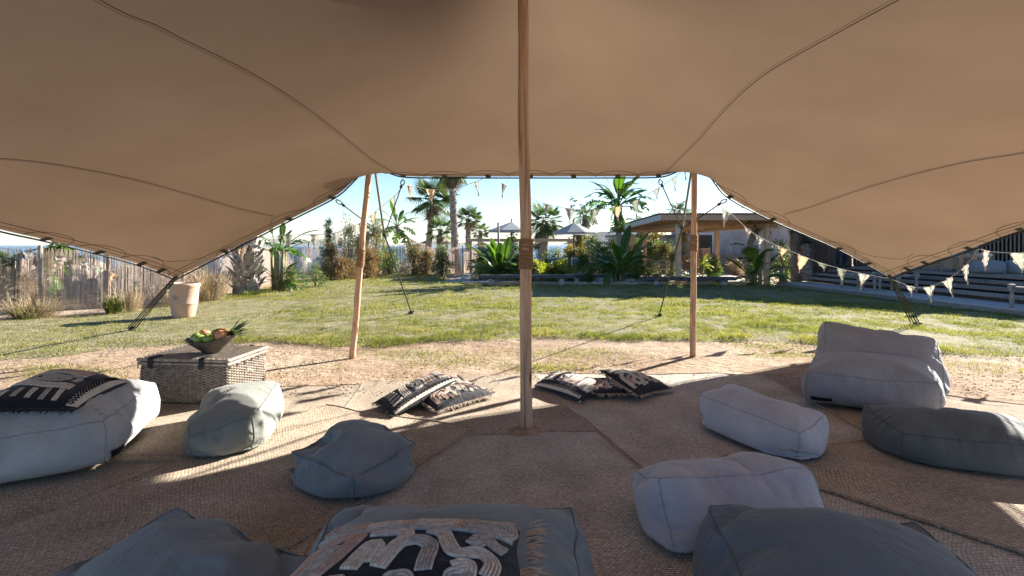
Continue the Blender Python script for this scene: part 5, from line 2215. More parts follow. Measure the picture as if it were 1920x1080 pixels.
# strelitzia by the thick palm
s1 = clump('strelitzia', 'tall strelitzia with paddle leaves beside the thick palm trunk', 522, 17.2,
           [('banana', 5, .72, .75, 1.45, 1.35), ('torn', 6, .78, .1, .9, 1.3), ('banana_lit', 3, .66, .6, 1.3, 1.2), ('banana', 9, .62, -.2, .9, .35), ('banana_lit', 5, .60, -.1, .8, .45)], 5, stems=7)
bush('shrub', 'soft grey green shrub at the foot of the strelitzia', 545, 17.0, 58, 508, 'tamarisk_green', 40, (.09, .012), 30, 11)
bush('shrub', 'small soft green shrub between the strelitzia and the tan bushes', 592, 18.6, 40, 500, 'tamarisk_green', 26, (.09, .012), 26, 12)
for k, (px, Y, w, top, m1, m2, lb) in enumerate((
        (620, 23.6, 62, 462, 'tamarisk_tan', 'tamarisk_green', 'tan tamarisk bush left of the leaning pole'),
        (655, 24.0, 70, 420, 'tamarisk_green', 'tamarisk_tan', 'tall wispy tamarisk just left of the leaning pole'),
        (617, 25.0, 26, 424, 'tamarisk_green', None, 'thin green sprig rising above the fence behind the tan tamarisk'),
        (706, 24.5, 60, 424, 'tamarisk_green', 'tamarisk_tan', 'green and tan tamarisk right of the leaning pole'),
        (690, 23.6, 60, 470, 'tamarisk_tan', None, 'low tan bush right behind the leaning pole'),
        (640, 22.4, 66, 492, 'tamarisk_tan', None, 'low rounded tan bush in front of the tamarisks'),
        (776, 25.6, 66, 466, 'tamarisk_tan', 'tamarisk_green', 'tan tamarisk in the middle of the far fence'),
        (800, 26.0, 40, 474, 'tamarisk_tan', None, 'small tan bush under the nearer palm'),
        (828, 25.4, 42, 470, 'tamarisk_green', None, 'grey green tamarisk left of the tall palm trunk'))):
    bush('tamarisk', lb, px, Y, w, top, m1, 85, (.13, .013), 40, 20 + k, mat2=m2)

# ------------------------------------------------------------------ palms
st = thing('strelitzia_tree', 'leaning strelitzia tree with a small leafy crown above the far fence', 'tree', ((768 - 960) * .03, 30, 0), 'palms around the garden')
c0 = W(770, 500, 30)
rough_trunk(st, [Vector((c0.x + .25, 30, 0)), W(766, 452, 30), W(750, 438, 30), W(744, 424, 30)], [.16, .13, .11, .12], 20, 4, .06)
crownful(st, 'banana', W(744, 424, 30), .88, 8, .7, 1.5, 31, 'leaf')
crownful(st, 'torn', W(744, 426, 30), .95, 9, -.5, .6, 32, 'leaf')
palm('fan palm with a full round crown in front of the tallest palm', 811, 34, 374, 44, .19, .15, 'fan', 26, (.4, 0), 6, seed=41)
palm('tallest palm whose crown is cut off by the tent edge', 847, 29.5, 318, 44, .21, .17, 'fan', 24, (-.25, 0), 12, seed=42)
palm('medium fan palm to the right of the tallest palm', 878, 36, 411, 27, .20, .16, 'fan', 20, (0, 0), 4, seed=43)
palm('smallest fan palm near the left grey parasol', 901, 42, 434, 21, .18, .15, 'fan', 18, (0, 0), 2, seed=44)
palm('short bushy fan palm between the two tall palm trunks', 826, 32, 432, 30, .16, .14, 'fan', 16, (.2, 0), 4, seed=45)
palm('dense short fan palm just right of the tall tent pole', 1022, 29, 414, 38, .2, .18, 'fan', 24, (.1, 0), 6, seed=46, el=(-.9, 1.3))
palm('slim palm rising behind the right grey parasol', 1097, 33, 404, 31, .17, .14, 'feather', 16, (.2, 0), 4, seed=47)
palm('small arching palm behind the left end of the pergola roof', 1205, 31, 424, 38, .15, .12, 'feather', 16, (0, 0), 2, seed=48, el=(-.4, 1.2))
palm('spiky young palm sticking up behind the pergola roof', 1273, 34, 396, 28, .13, .12, 'feather', 14, (0, 0), 0, seed=49, el=(.2, 1.4))

# big strelitzia tree in front of the pergola
bt = thing('strelitzia_tree', 'tall strelitzia tree with torn fan leaves beside the pergola', 'tree', tuple(W(1163, 459, 23.2) - Vector((0, 0, 1.5))), 'palms around the garden')
q = W(1158, 388, 23.2)
rough_trunk(bt, [Vector((4.72, 23.2, -.05)), W(1162, 470, 23.2), W(1159, 420, 23.2), q], [.14, .115, .13, .2], 46, 61, .09)
crownful(bt, 'banana', q, 1.15, 14, .85, 1.5, 62, 'leaf')
crownful(bt, 'torn', q, 1.1, 10, .2, .85, 63, 'leaf')
crownful(bt, 'torn', q - Vector((0, 0, .1)), .7, 6, -1.3, -.6, 64, 'leaf')
# leaning palm right of the pergola
lp = thing('palm_tree', 'leaning shaggy palm trunk behind the bright banana leaves at the right', 'palm tree', tuple(Vector(((1402 - 960) * .0205, 20.5, 0))), 'palms around the garden')
rough_trunk(lp, [Vector((9.05, 20.5, -.05)), W(1404, 470, 20.5), W(1412, 445, 20.5), W(1424, 418, 20.5)], [.11, .09, .10, .17], 40, 71, .12)
crownful(lp, 'fan_dry', W(1427, 415, 20.5), .8, 9, -.4, 1.3, 72, 'dead_frond')
crownful(lp, 'banana', W(1428, 408, 20.5), .95, 9, .2, 1.4, 73, 'frond')
crownful(lp, 'feather', W(1404, 462, 20.5), .62, 5, -.5, .4, 74, 'frond')

# ------------------------------------------------------------------ garden plants round the benches
clump('strelitzia', 'broad strelitzia clump behind the left end of the long bench', 938, 22.6, [('banana_lit', 13, 1.15, .8, 1.5, .1), ('banana', 15, 1.1, .55, 1.4, .1), ('feather', 14, 1.5, .35, 1.1, .2), ('yellow', 7, 1.25, .3, 1.0, .2)], 81, stems=9)
clump('yellow_palm_clump', 'yellow green arching palm clump right of the tall pole', 1022, 22.4, [('yellow', 26, 1.25, .3, 1.35, .1), ('feather', 12, 1.2, .4, 1.2, .1)], 82)
clump('yellow_palm_clump', 'low yellow green palm clump between the sun loungers', 1056, 21.8, [('yellow', 22, 1.0, .25, 1.3, .05), ('feather', 8, .9, .3, 1.1, .1)], 83)
clump('yellow_palm_clump', 'low yellow palm clump in front of the right parasol pole', 1086, 22.6, [('yellow', 14, .85, .3, 1.3, .05), ('feather', 6, .7, .3, 1.1, .05)], 84)
clump('strelitzia', 'dark banana clump with big leaves in front of the tall strelitzia tree', 1160, 20.5, [('banana', 8, 1.15, .95, 1.5, .25, -1.6, 1.9), ('banana', 6, 1.1, .75, 1.35, .15, 1.9, 4.6), ('banana', 9, .65, .2, .9, .3), ('torn', 5, .75, .4, 1.1, .4)], 85, stems=8)
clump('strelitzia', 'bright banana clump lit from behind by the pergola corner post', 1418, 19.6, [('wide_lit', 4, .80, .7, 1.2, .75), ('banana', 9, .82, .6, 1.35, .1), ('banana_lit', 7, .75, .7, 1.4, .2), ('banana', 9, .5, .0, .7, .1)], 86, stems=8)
clump('yellow_palm_clump', 'spindly yellow leaved plant at the corner of the deck walk', 1464, 18.9, [('yellow', 9, .50, .1, 1.2, .15), ('yellow', 6, .45, -.1, .8, .75)], 87, stems=3)
clump('garden_fern', 'low green leafy plants behind the right bench', 1322, 20.6, [('feather', 22, .8, .2, 1.2, .05), ('banana_lit', 6, .4, .3, 1.2, .05)], 88)
clump('garden_fern', 'small leafy plant in front of the pergola planter', 1285, 20.8, [('feather', 16, .75, .2, 1.2, .05), ('yellow', 6, .5, .3, 1.2, .05)], 89)
clump('garden_fern', 'low leafy plant at the pergola post between the rattan chairs', 1232, 20.9, [('feather', 16, .7, .2, 1.1, .05), ('yellow', 5, .5, .3, 1.2, .05)], 90)
clump('spiky_plant', 'spiky yellow leaved plant beside the dark door', 1312, 23.5, [('yellow', 14, .62, .0, 1.4, .55)], 91, stems=2)
tuft('grass_clump', 'dark green rush tuft at the end of the long bench', 1104, 0, 20.0, 40, 36, 'green_tuft', 260, 31, group='grass clumps by the benches')
tuft('grass_clump', 'pale dry grass tuft at the left end of the long bench', 888, 0, 20.8, 26, 26, 'dry_grass', 120, 32, group='grass clumps by the benches')
bush('hedge_bush', 'dark glossy bush left of the dark banana clump', 1130, 24.5, 66, 462, 'hedge', 80, (.10, .035), 30, 41, feather=False)
bush('shrub', 'grey green shrub behind the dark glossy bush', 1112, 29, 70, 446, 'tamarisk_green', 80, (.12, .02), 36, 42)
bush('shrub', 'yellowish leafy tree behind the right parasol', 1085, 31, 56, 434, 'hedge', 70, (.12, .05), 26, 43, feather=False, mat2='autumn')
bush('shrub', 'grey green tree behind the tall pole on the right', 1010, 30, 40, 452, 'tamarisk_green', 60, (.13, .014), 36, 44)
bush('tamarisk', 'rounded grey green tamarisk under the pergola', 1245, 27.5, 66, 458, 'tamarisk_green', 110, (.12, .014), 40, 45, mat2='tamarisk_tan')
bush('shrub', 'leafy yellow green tree behind the pergola posts', 1228, 29.5, 50, 436, 'hedge', 60, (.12, .045), 24, 46, feather=False, mat2='autumn')
bush('shrub', 'yellow leaved shrub in front of the grey wall by the right pole', 1281, 22.2, 26, 432, 'autumn', 30, (.09, .05), 14, 47, feather=False, base=.7)
bush('shrub', 'grey green shrub below the left end of the pergola roof', 1185, 28.5, 60, 452, 'tamarisk_green', 80, (.12, .02), 34, 48)
bush('shrub', 'leafy shrub behind the left grey parasol pole', 962, 26.5, 40, 440, 'hedge', 50, (.10, .04), 18, 49, feather=False)
bush('shrub', 'dry tan shrub against the pole fence under the pergola', 1378, 26.5, 40, 494, 'dry_grass', 40, (.14, .012), 26, 50)
bush('shrub', 'leafy shrub left of the yuccas by the cladding wall', 1466, 21.2, 40, 462, 'tamarisk_green', 36, (.11, .03), 22, 51)
bush('shrub', 'soft grey green shrub behind the sun loungers', 1040, 26.5, 60, 474, 'tamarisk_green', 70, (.11, .02), 30, 52)
bush('shrub', 'dark leafy shrub behind the broad strelitzia clump', 915, 25.5, 60, 470, 'hedge', 60, (.10, .035), 22, 53, feather=False)
bush('hedge_bush', 'leafy bush between the dark banana clump and the first pergola post', 1196, 23.6, 40, 470, 'hedge', 50, (.09, .03), 24, 54, feather=False, mat2='tamarisk_green')
bush('shrub', 'grey green shrub filling the gap left of the pergola corner post', 1262, 23.6, 34, 474, 'tamarisk_green', 46, (.10, .014), 34, 55)
for k, (px, Y, w, top, mt, m2, lb) in enumerate((
        (905, 23.8, 40, 482, 'hedge', None, 'low leafy bush at the left end of the planted bed'),
        (985, 24.2, 46, 478, 'hedge', 'tamarisk_green', 'leafy bush hidden partly by the tall pole'),
        (1068, 25.2, 44, 468, 'tamarisk_green', 'autumn', 'mixed green and yellow bush behind the right parasol pole'),
        (1095, 23.6, 40, 480, 'hedge', None, 'leafy bush right of the sun loungers'),
        (1215, 25.8, 40, 466, 'hedge', 'tamarisk_green', 'leafy bush behind the rattan chairs'),
        (1150, 27.5, 60, 450, 'tamarisk_green', 'hedge', 'tall grey green bush behind the tall strelitzia tree'),
        (1335, 24.5, 30, 486, 'hedge', None, 'leafy bush left of the right pergola post'),
        (900, 30.5, 50, 462, 'tamarisk_tan', 'tamarisk_green', 'tan bush beyond the fence right of the tallest palm'),
        (730, 26.2, 50, 470, 'hedge', 'tamarisk_green', 'low leafy bush right of the leaning pole by the fence'),
        (675, 26.0, 50, 446, 'tamarisk_green', None, 'grey green bush right behind the top of the leaning pole'))):
    bush('shrub', lb, px, Y, w, top, mt, 60, (.10, .028), 26, 160 + k, feather=False, mat2=m2)
palm('slender fan palm seen low between the leaning pole and the palms', 690, 40, 436, 20, .14, .12, 'fan', 14, (.1, 0), 2, seed=53)
sp = thing('sapling', 'thin bare sapling with three leaf tufts above the right parasol', 'tree', tuple(W(1076, 459, 30) - Vector((0, 0, 1.5))), None)
b = MB()
for (tx, ty) in ((1071, 374), (1080, 377), (1073, 388)):
    b.tube([W(1076, 459, 30) - Vector((0, 0, 1.5)), W(1075, 420, 30), W(1075, 398, 30), W(tx, ty, 30)], [.03, .02, .012, .006], 5)
b.build('stems', MAT['twig'], sp)
V = leaves_np(np.array([tuple(W(x, y, 30)) for x, y in ((1071, 374), (1080, 377), (1073, 388))]), 12, .05, .12, .05, 0, None, 3)
np_mesh('crown', V, np.arange(len(V)).reshape(-1, 4), MAT['twig'], sp)


def yucca(label, px, Y, cpy, base_z, rpx, seed):
    top = W(px, cpy, Y)
    t = thing('yucca', label, 'tree', (top.x, Y, base_z), 'yuccas by the cladding wall')
    rough_trunk(t, [Vector((top.x + .05, Y, base_z)), Vector((top.x, Y, (base_z + top.z) / 2)), top], [.2, .16, .15], 30, seed, .12)
    r = random.Random(seed)
    b = MB()
    for k in range(150):
        d = Vector((r.gauss(0, 1), r.gauss(0, 1), r.gauss(.25, .8))).normalized()
        s = d.orthogonal().normalized() * .016
        l = rpx * Y / 1000 * r.uniform(.8, 1.1)
        b.add([top - s, top + s, top + d * l * .5 + s, top + d * l * .5 - s, top + d * l], [(0, 1, 2, 3), (3, 2, 4)])
    b.build('crown', MAT['yucca'], t)
    b = MB()
    for k in range(60):
        a = r.uniform(0, 6.28)
        p = top + Vector((math.cos(a) * .16, math.sin(a) * .16, -r.uniform(0, .5)))
        e = p + Vector((math.cos(a) * .12, math.sin(a) * .12, -r.uniform(.2, .5)))
        s = Vector((-math.sin(a), math.cos(a), 0)) * .02
        b.add([p - s, p + s, e], [(0, 1, 2)])
    b.build('dead_skirt', MAT['palm_dry'], t)


yucca('shaggy yucca at the left in front of the dark cladding', 1491, 20.4, 436, .1, 17, 1)
yucca('blue green yucca with a round spiky head before the dark cladding', 1512, 19.6, 457, .2, 17, 2)


# ------------------------------------------------------------------ pergola
def pergola():
    t = thing('pergola', 'timber pergola with a flat slatted roof and square posts at the right of the garden', 'pergola', (7.8, 22, 0))
    posts = [(6.08, 19.5), (6.12, 24.6), (6.15, 27.4), (9.25, 19.35), (9.45, 24.6), (9.5, 27.4)]
    x0, x1, y0, y1 = 5.2, 9.75, 18.7, 28.2

    def zr(y):
        return 2.27 - .022 * (y - 18.7)
    for k, (x, y) in enumerate(posts):
        b = MB()
        b.box((x, y, zr(y) / 2 - .02), (.17, .17, zr(y) + .02))
        p = b.build('post', MAT['timber'], t, bevel=.008)
        if k == 0:
            b = MB()
            b.box((x, y, 2.08), (.185, .185, .34))
            b.build('white_cap', MAT['white_wall'], p)
    for x in (6.1, 9.4):
        b = MB()
        b.box((x, (y0 + y1) / 2, zr(23.4) + .05), (.12, y1 - y0 - .1, .17))
        b.build('beam', MAT['timber'], t, bevel=.006)
    me = None
    for k in range(10):
        y = y0 + .3 + (y1 - y0 - .6) * k / 9
        if me is None:
            b = MB()
            b.box((0, 0, 0), (x1 - x0 - .06, .07, .15))
            me = mesh_of(b, 'rafter', MAT['timber'], False)
        place_mesh(t, 'rafter', me, ((x0 + x1) / 2, y, zr(y) + .20), Matrix.Identity(3))
    for (a, c, nm) in (((x0, y0, zr(y0) + .19), (x1, y0, zr(y0) + .19), 'front_fascia'), ((x0, y1, zr(y1) + .19), (x1, y1, zr(y1) + .19), 'rear_fascia'), ((x1, y0, zr(y0) + .19), (x1, y1, zr(y1) + .19), 'side_fascia')):
        b = MB()
        b.beam(a, c, .05, .20)
        b.build(nm, MAT['timber'], t, bevel=.005)
    b = MB()
    b.beam((x0, y0 - .02, zr(y0) + .19), (x0, y1, zr(y1) + .19), .05, .20)
    b.build('side_fascia', MAT['roof_metal'], t)
    b = MB()
    n = 160
    vs, fs = [], []
    for i in range(n + 1):
        x = x0 - .06 + (x1 - x0 + .12) * i / n
        for y in (y0 - .08, y1 + .08):
            vs.append((x, y, zr(y) + .335 + .015 * math.sin(i * math.pi / 2)))
    for i in range(n):
        fs.append((2 * i, 2 * i + 2, 2 * i + 3, 2 * i + 1))
    b.add(vs, fs)
    b.build('roof_sheet', MAT['roof_metal'], t, smooth=True)
    b = MB()
    b.add([(x0 + .03, y0 + .03, zr(y0) + .29), (x1 - .03, y0 + .03, zr(y0) + .29), (x1 - .03, y1 - .03, zr(y1) + .29), (x0 + .03, y1 - .03, zr(y1) + .29)], [(3, 2, 1, 0)])
    b.build('gap_shade_sheet', MAT['dark_wood'], t)  # dark sheet added under the roof so the rafter gaps look shaded
    return t


pergola()

# paved terrace and bed edging behind the benches
b = MB()
b.add([(-2.4, 21.5, .03), (9.8, 21.5, .03), (12, 34, .03), (-2.4, 30, .03)], [(0, 1, 2, 3)])
struct(b.build('terrace_paving', MAT['path']))
ed = thing('bed_edging', 'low pale timber edging between the lawn and the planted bed', 'edging', (4, 19.8, 0))
xx = -1.7
while xx < 9.2:
    l = min(rng.uniform(1.7, 2.4), 9.25 - xx)
    b = MB()
    b.box((xx + l / 2, 19.9, .05), (l - .012, .06, .14))
    b.build('board', MAT['edging'], ed, bevel=.006)
    xx += l
# deck boards at the left end of the bench
dk = thing('deck_walk', 'low grey boarded deck walk at the left end of the long bench', 'deck', (-2, 22.6, 0))
for k in range(14):
    b = MB()
    y = 20.6 + k * .31
    x = -2.75 + k * .055
    b.box((x + 1.0, y, .05 + .003 * (k % 3)), (1.95 - .02 * k, .295, .05), rz=R(4))
    b.build('board', MAT['deck_wood'], dk, bevel=.006)


def bench(label, x0, x1, y, z, legs, ends=True):
    t = thing('bench', label, 'bench', ((x0 + x1) / 2, y, 0), 'dark beam benches along the lawn')
    b = MB()
    b.box(((x0 + x1) / 2, y, z), (x1 - x0, .44, .125))
    b.build('seat_beam', MAT['bench'], t, bevel=.018)
    for x in legs:
        b = MB()
        b.box((x, y - .06, (z - .065) / 2 - .01), (.16, .22, z - .06))
        b.build('leg', MAT['bench_leg'], t, bevel=.008)
        b = MB()
        b.box((x, y + .02, z - .095), (.34, .30, .06))
        b.build('bracket', MAT['bench'], t, bevel=.006)


bench('long dark bench on pale legs behind the tall pole', -1.22, 2.26, 19.45, .345, (-.78, 1.80))
bench('dark bench set further back behind the dark banana clump', 2.1, 4.8, 20.7, .30, (2.5, 4.4))
bench('dark bench on pale legs behind the upright right pole', 4.62, 8.0, 19.2, .285, (5.15, 6.45, 7.55))

# ------------------------------------------------------------------ parasols and sun loungers
def parasol(label, px, Y, apex_py, edge_py, wpx):
    a = W(px, apex_py, Y)
    z1 = EYE - (edge_py - 459) * Y / 1000
    rad = wpx * Y / 2000
    t = thing('parasol', label, 'parasol', (a.x, Y, 0), 'grey parasols on the terrace')
    b = MB()
    b.tube([(a.x, Y, 0), (a.x, Y, a.z + .08)], .03, 8)
    b.ball((a.x, Y, a.z + .1), .04, 8, 6)
    b.build('pole', MAT['metal_dark'], t, smooth=True)
    b = MB()
    n = 8
    vs = [(a.x, Y, a.z)]
    for k in range(n):
        an = 2 * math.pi * (k + .5) / n
        vs.append((a.x + rad * math.cos(an), Y + rad * math.sin(an), z1))
    for k in range(n):
        vs.append((vs[1 + k][0], vs[1 + k][1], z1 - .09))
    b.add(vs, [(0, 1 + k, 1 + (k + 1) % n) for k in range(n)] + [(1 + k, 1 + n + k, 1 + n + (k + 1) % n, 1 + (k + 1) % n) for k in range(n)])
    b.build('canopy', MAT['parasol'], t)
    for k in range(n):
        b = MB()
        b.beam((a.x, Y, a.z - .03), (vs[1 + k][0], vs[1 + k][1], z1 - .03), .025, .02)
        b.build('rib', MAT['timber'], t)
    b = MB()
    b.box((a.x, Y, .05), (.5, .5, .08))
    b.build('base_slab', MAT['bench_leg'], t, bevel=.01)


parasol('left grey parasol half hidden by the tall tent pole', 959, 25.5, 416, 432, 92)
parasol('right grey parasol to the right of the tall tent pole', 1076, 25.0, 417, 436, 84)


def sunbed(label, x, y, rz):
    t = thing('sun_lounger', label, 'sun lounger', (x, y, .03), 'sun loungers on the terrace')
    M = Matrix.Rotation(rz, 3, 'Z')
    o = Vector((x, y, .03))

    def P(a, b_, c):
        return o + M @ Vector((a, b_, c))
    b = MB()
    for s in (-.33, .33):
        b.beam(P(s, -1.2, .30), P(s, .35, .30), .05, .05)
        b.beam(P(s, .35, .30), P(s, .75, .86), .05, .05)
    b.beam(P(-.36, .75, .86), P(.36, .75, .86), .05, .05)
    b.beam(P(-.36, -1.2, .30), P(.36, -1.2, .30), .05, .05)
    b.build('frame', MAT['metal_white'], t)
    for sx in (-.31, .31):
        for sy in (-1.0, .25):
            b = MB()
            b.box(P(sx, sy, .135), (.05, .05, .275), M=M)
            b.build('leg', MAT['metal_white'], t)
    b = MB()
    b.add([P(-.3, -1.18, .325), P(.3, -1.18, .325), P(.3, .34, .325), P(-.3, .34, .325)], [(0, 1, 2, 3)])
    b.build('seat_sling', MAT['grey_sling'], t)
    b = MB()
    b.add([P(-.3, .36, .335), P(.3, .36, .335), P(.3, .73, .85), P(-.3, .73, .85)], [(0, 1, 2, 3)])
    b.build('back_sling', MAT['grey_sling'], t)


sunbed('white framed sun lounger left of the right parasol pole', 2.17, 23.9, R(8))
sunbed('white framed sun lounger right of the right parasol pole', 2.98, 23.6, R(-6))
sunbed('white framed sun lounger partly hidden by the tall tent pole', .55, 23.6, R(5))


def rattan_chair(label, px, Y, rz):
    o = Vector(((px - 960) * Y / 1000, Y, .03))
    t = thing('rattan_chair', label, 'chair', tuple(o), 'rattan chairs under the pergola')
    M = Matrix.Rotation(rz, 3, 'Z')
    b = MB()
    b.lathe(o + Vector((0, 0, .42)), [(.001, 0), (.24, 0), (.26, .02), (.24, .05), (.001, .05)], 16)
    b.build('seat', MAT['rattan'], t, smooth=True)
    b = MB()
    for a in np.linspace(-1.5, 1.5, 15):
        d = M @ Vector((math.sin(a), math.cos(a), 0))
        b.tube([o + d * .24 + Vector((0, 0, .45)), o + d * .31 + Vector((0, 0, .62 + .22 * math.cos(a)))], .009, 5)
    for f in (.5, 1):
        b.tube([o + (M @ Vector((math.sin(a), math.cos(a), 0))) * (.24 + .07 * f) + Vector((0, 0, .45 + (.17 + .22 * math.cos(a)) * f)) for a in np.linspace(-1.55, 1.55, 20)], .016, 6)
    b.build('backrest', MAT['rattan'], t, smooth=True)
    for a in (.8, 2.36, 3.9, 5.5):
        d = M @ Vector((math.cos(a), math.sin(a), 0))
        b = MB()
        b.tube([o + d * .2 + Vector((0, 0, .43)), o + d * .25], .014, 6)
        b.build('leg', MAT['rattan'], t, smooth=True)


rattan_chair('pale rattan chair beside the middle pergola post', 1222, 23.2, R(10))
rattan_chair('round backed rattan chair in front of the tamarisk', 1243, 22.6, R(170))

# planter with crossed canes, wooden frame, drift post
pl = thing('wooden_planter', 'reddish wooden planter box on legs by the right pole', 'planter', tuple(W(1292, 459, 22.0) - Vector((0, 0, 1.47))), None)
p0 = pl.location.copy()
b = MB()
b.box(p0 + Vector((0, 0, .62)), (.36, .3, .34))
b.build('box', simple('red_brown_wood', (.16, .07, .05), (.24, .11, .08)), pl, bevel=.01)
for sx in (-.15, .15):
    for sy in (-.12, .12):
        b = MB()
        b.box(p0 + Vector((sx, sy, .225)), (.04, .04, .45))
        b.build('leg', MAT['timber'], pl)
for dx in (-.12, -.02, .10):
    b = MB()
    b.tube([p0 + Vector((dx, 0, .6)), p0 + Vector((dx * 1.4, .02, 1.20 + dx))], .022, 6)
    b.build('cane', MAT['edging'], pl)
fr = thing('small_pergola', 'low open timber frame behind the left parasol', 'pergola', (-1, 27, 0), None)
for (x, y) in ((-2.1, 27.2), (-1.8, 29.0), (3.0, 27.2), (3.3, 29.0)):
    b = MB()
    b.box((x, y, .84), (.13, .13, 1.7))
    b.build('post', MAT['timber'], fr, bevel=.006)
for y, x0, x1 in ((27.2, -2.25, 3.15), (29.0, -1.95, 3.45)):
    b = MB()
    b.box(((x0 + x1) / 2, y, 1.74), (x1 - x0, .12, .15))
    b.build('beam', MAT['timber'], fr, bevel=.006)
dp = thing('wooden_post', 'grey driftwood post standing in the strelitzia clump', 'post', tuple(W(934.5, 459, 22.4) - Vector((0, 0, 1.5))), None)
b = MB()
b.tube([dp.location, W(935, 470, 22.4), W(934, 417, 22.4)], [.055, .05, .042], 9)
b.build('shaft', MAT['post'], dp, smooth=True)

# thatched beach parasols beyond the fence
for k, (px, Y, apex, edge, w) in enumerate(((767, 46, 446, 455, 34), (800, 50, 450, 456, 26), (838, 46, 451, 458, 30), (905, 48, 453, 460, 30), (784, 42, 456, 465, 44))):
    lb = ('leftmost thatched beach parasol beyond the far fence', 'thatched beach parasol behind the palm trunk with the full crown', 'thatched beach parasol between the two tall palm trunks', 'thatched beach parasol right of the tallest palm', 'lowest and widest thatched beach parasol beyond the fence')[k]
    a = W(px, apex, Y)
    z1 = EYE - (edge - 459) * Y / 1000
    rad = w * Y / 2000
    zb = terrain_z(a.x, Y)
    t = thing('thatched_parasol', lb, 'parasol', (a.x, Y, zb), 'thatched parasols on the beach')
    b = MB()
    b.tube([(a.x, Y, zb - .1), (a.x, Y, a.z)], .07, 7)
    b.build('pole', MAT['post'], t)
    b = MB()
    r = random.Random(k)
    for i in range(240):
        an = r.uniform(0, 6.28)
        s0, s1 = r.uniform(0, .6), r.uniform(.7, 1.08)
        d = Vector((math.cos(an), math.sin(an), 0))
        s = Vector((-d.y, d.x, 0)) * .10
        p, q = Vector((a.x, Y, a.z)) + d * rad * s0 + Vector((0, 0, (z1 - a.z) * s0)), Vector((a.x, Y, a.z)) + d * rad * s1 + Vector((0, 0, (z1 - a.z) * s1))
        b.add([p - s * s0, p + s * s0, q + s, q - s], [(0, 1, 2, 3)])
    b.build('thatch', MAT['palm_dry'], t)

# ------------------------------------------------------------------ buildings on the right
def building():
    t = thing('concrete_building', 'long grey rendered building with a dark door behind the pergola', 'building', (13, 31, 0))
    b = MB()
    b.box((14.3, 32.5, 1.28), (8.0, 4.0, 2.56))
    b.build('wall', MAT['concrete'], t)
    b = MB()
    b.box((14.3, 32.4, 2.62), (8.3, 4.3, .12))
    b.build('roof', MAT['concrete'], t)
    d = thing_part = MB()
    d.box((10.95, 30.47, 1.02), (.92, .06, 2.04))
    o = d.build('door', MAT['dark_wood'], t)
    b = MB()
    for x in (10.44, 11.46):
        b.box((x, 30.46, 1.04), (.10, .10, 2.08))
    b.box((10.95, 30.46, 2.13), (1.12, .10, .10))
    b.build('door_frame', MAT['white_wall'], o)
    b = MB()
    b.box((13.4, 30.9, 2.95), (6.5, .1, .6))
    w = thing('white_house', 'small white rendered house behind the shrubs left of the pergola posts', 'building', (7.3, 33, 0))
    b = MB()
    b.box((8.3, 34.5, 1.0), (3.6, 3.0, 2.0))
    b.build('wall', MAT['white_wall'], w)
    b = MB()
    b.box((8.3, 34.4, 2.06), (4.0, 3.5, .14))
    b.build('roof', MAT['roof_grey'], w)
    b = MB()
    b.box((9.2, 32.97, 1.15), (.7, .06, .8))
    f = b.build('window_frame', MAT['dark_wood'], w)
    b = MB()
    b.box((9.2, 32.93, 1.15), (.56, .03, .66))
    b.build('pane', MAT['black'], f)
    g = thing('low_house', 'low house with a sloping grey roof behind the grey green shrubs', 'building', (6, 38, 0))
    b = MB()
    b.box((7.6, 40, .9), (6.4, 4, 1.8))
    b.build('wall', MAT['white_wall'], g)
    b = MB()
    b.add([(3.9, 37.6, 1.55), (11.3, 37.6, 1.55), (11.3, 42.4, 1.55), (3.9, 42.4, 1.55), (6.6, 40, 2.5), (9.5, 40, 2.5)], [(0, 1, 5, 4), (1, 2, 5), (2, 3, 4, 5), (3, 0, 4), (3, 2, 1, 0)])
    b.build('roof', MAT['roof_grey'], g)
    # pole fence in front of the building
    p = thing('pole_fence', 'rustic upright pole fence in front of the grey building', 'fence', (12, 28.4, 0))
    me = None
    r = random.Random(9)
    for k in range(74):
        x = 10.2 + k * .078
        b = MB()
        h = 1.02 + r.uniform(-.05, .09) + (.35 if k % 17 == 4 else 0)
        b.tube([(x, 28.4, -.05), (x + r.uniform(-.02, .02), 28.4, h)], [.036, .030], 6)
        b.build('pale', MAT['post'], p, smooth=True)
    # gatepost with clay cap
    b = MB()
    b.box((10.1, 27.9, .65), (.42, .42, 1.3))
    q = b.build('gate_pillar', simple('clay_render', (.30, .19, .15), (.38, .25, .20)), p, bevel=.02)


building()

# ------------------------------------------------------------------ timber deck, steps and lounge on the right
EA, EB = Vector((9.52, 19.2, 0)), Vector((10.42, 9.6, 0))      # lawn side edge
dirv = (EB - EA).normalized()
inw = Vector((-dirv.y, dirv.x, 0))
if inw.x < 0:
    inw = -inw
EB2 = EA + dirv * 13.0
dw = thing('deck_walkway', 'raised grey timber walkway along the right edge of the lawn', 'deck', tuple(EA), None)
for k in range(8):
    o = inw * (.12 + .145 * k)
    s = 0.0
    while s < 12.9:
        l = min(rng.uniform(2.6, 3.6), 13.0 - s)
        b = MB()
        a_, c_ = EA + dirv * (s + .004) + o, EA + dirv * (s + l - .004) + o
        z = .155 + .002 * (k % 2)
        b.beam(a_ + Vector((0, 0, z)), c_ + Vector((0, 0, z)), .138, .03)
        b.build('board', MAT['deck_wood'], dw)
        s += l
s = 0
while s < 12.9:
    l = min(2.9, 13 - s)
    b = MB()
    b.beam(EA + dirv * (s + .004) + inw * .02 + Vector((0, 0, .068)), EA + dirv * (s + l - .004) + inw * .02 + Vector((0, 0, .068)), .05, .17)
    b.build('fascia_board', MAT['old_wood'], dw, bevel=.004)
    s += l
st_ = thing('timber_steps', 'wide weathered timber steps rising from the walkway to the lounge deck', 'steps', tuple(EA + inw * 1.6), None)
SD = 0.31
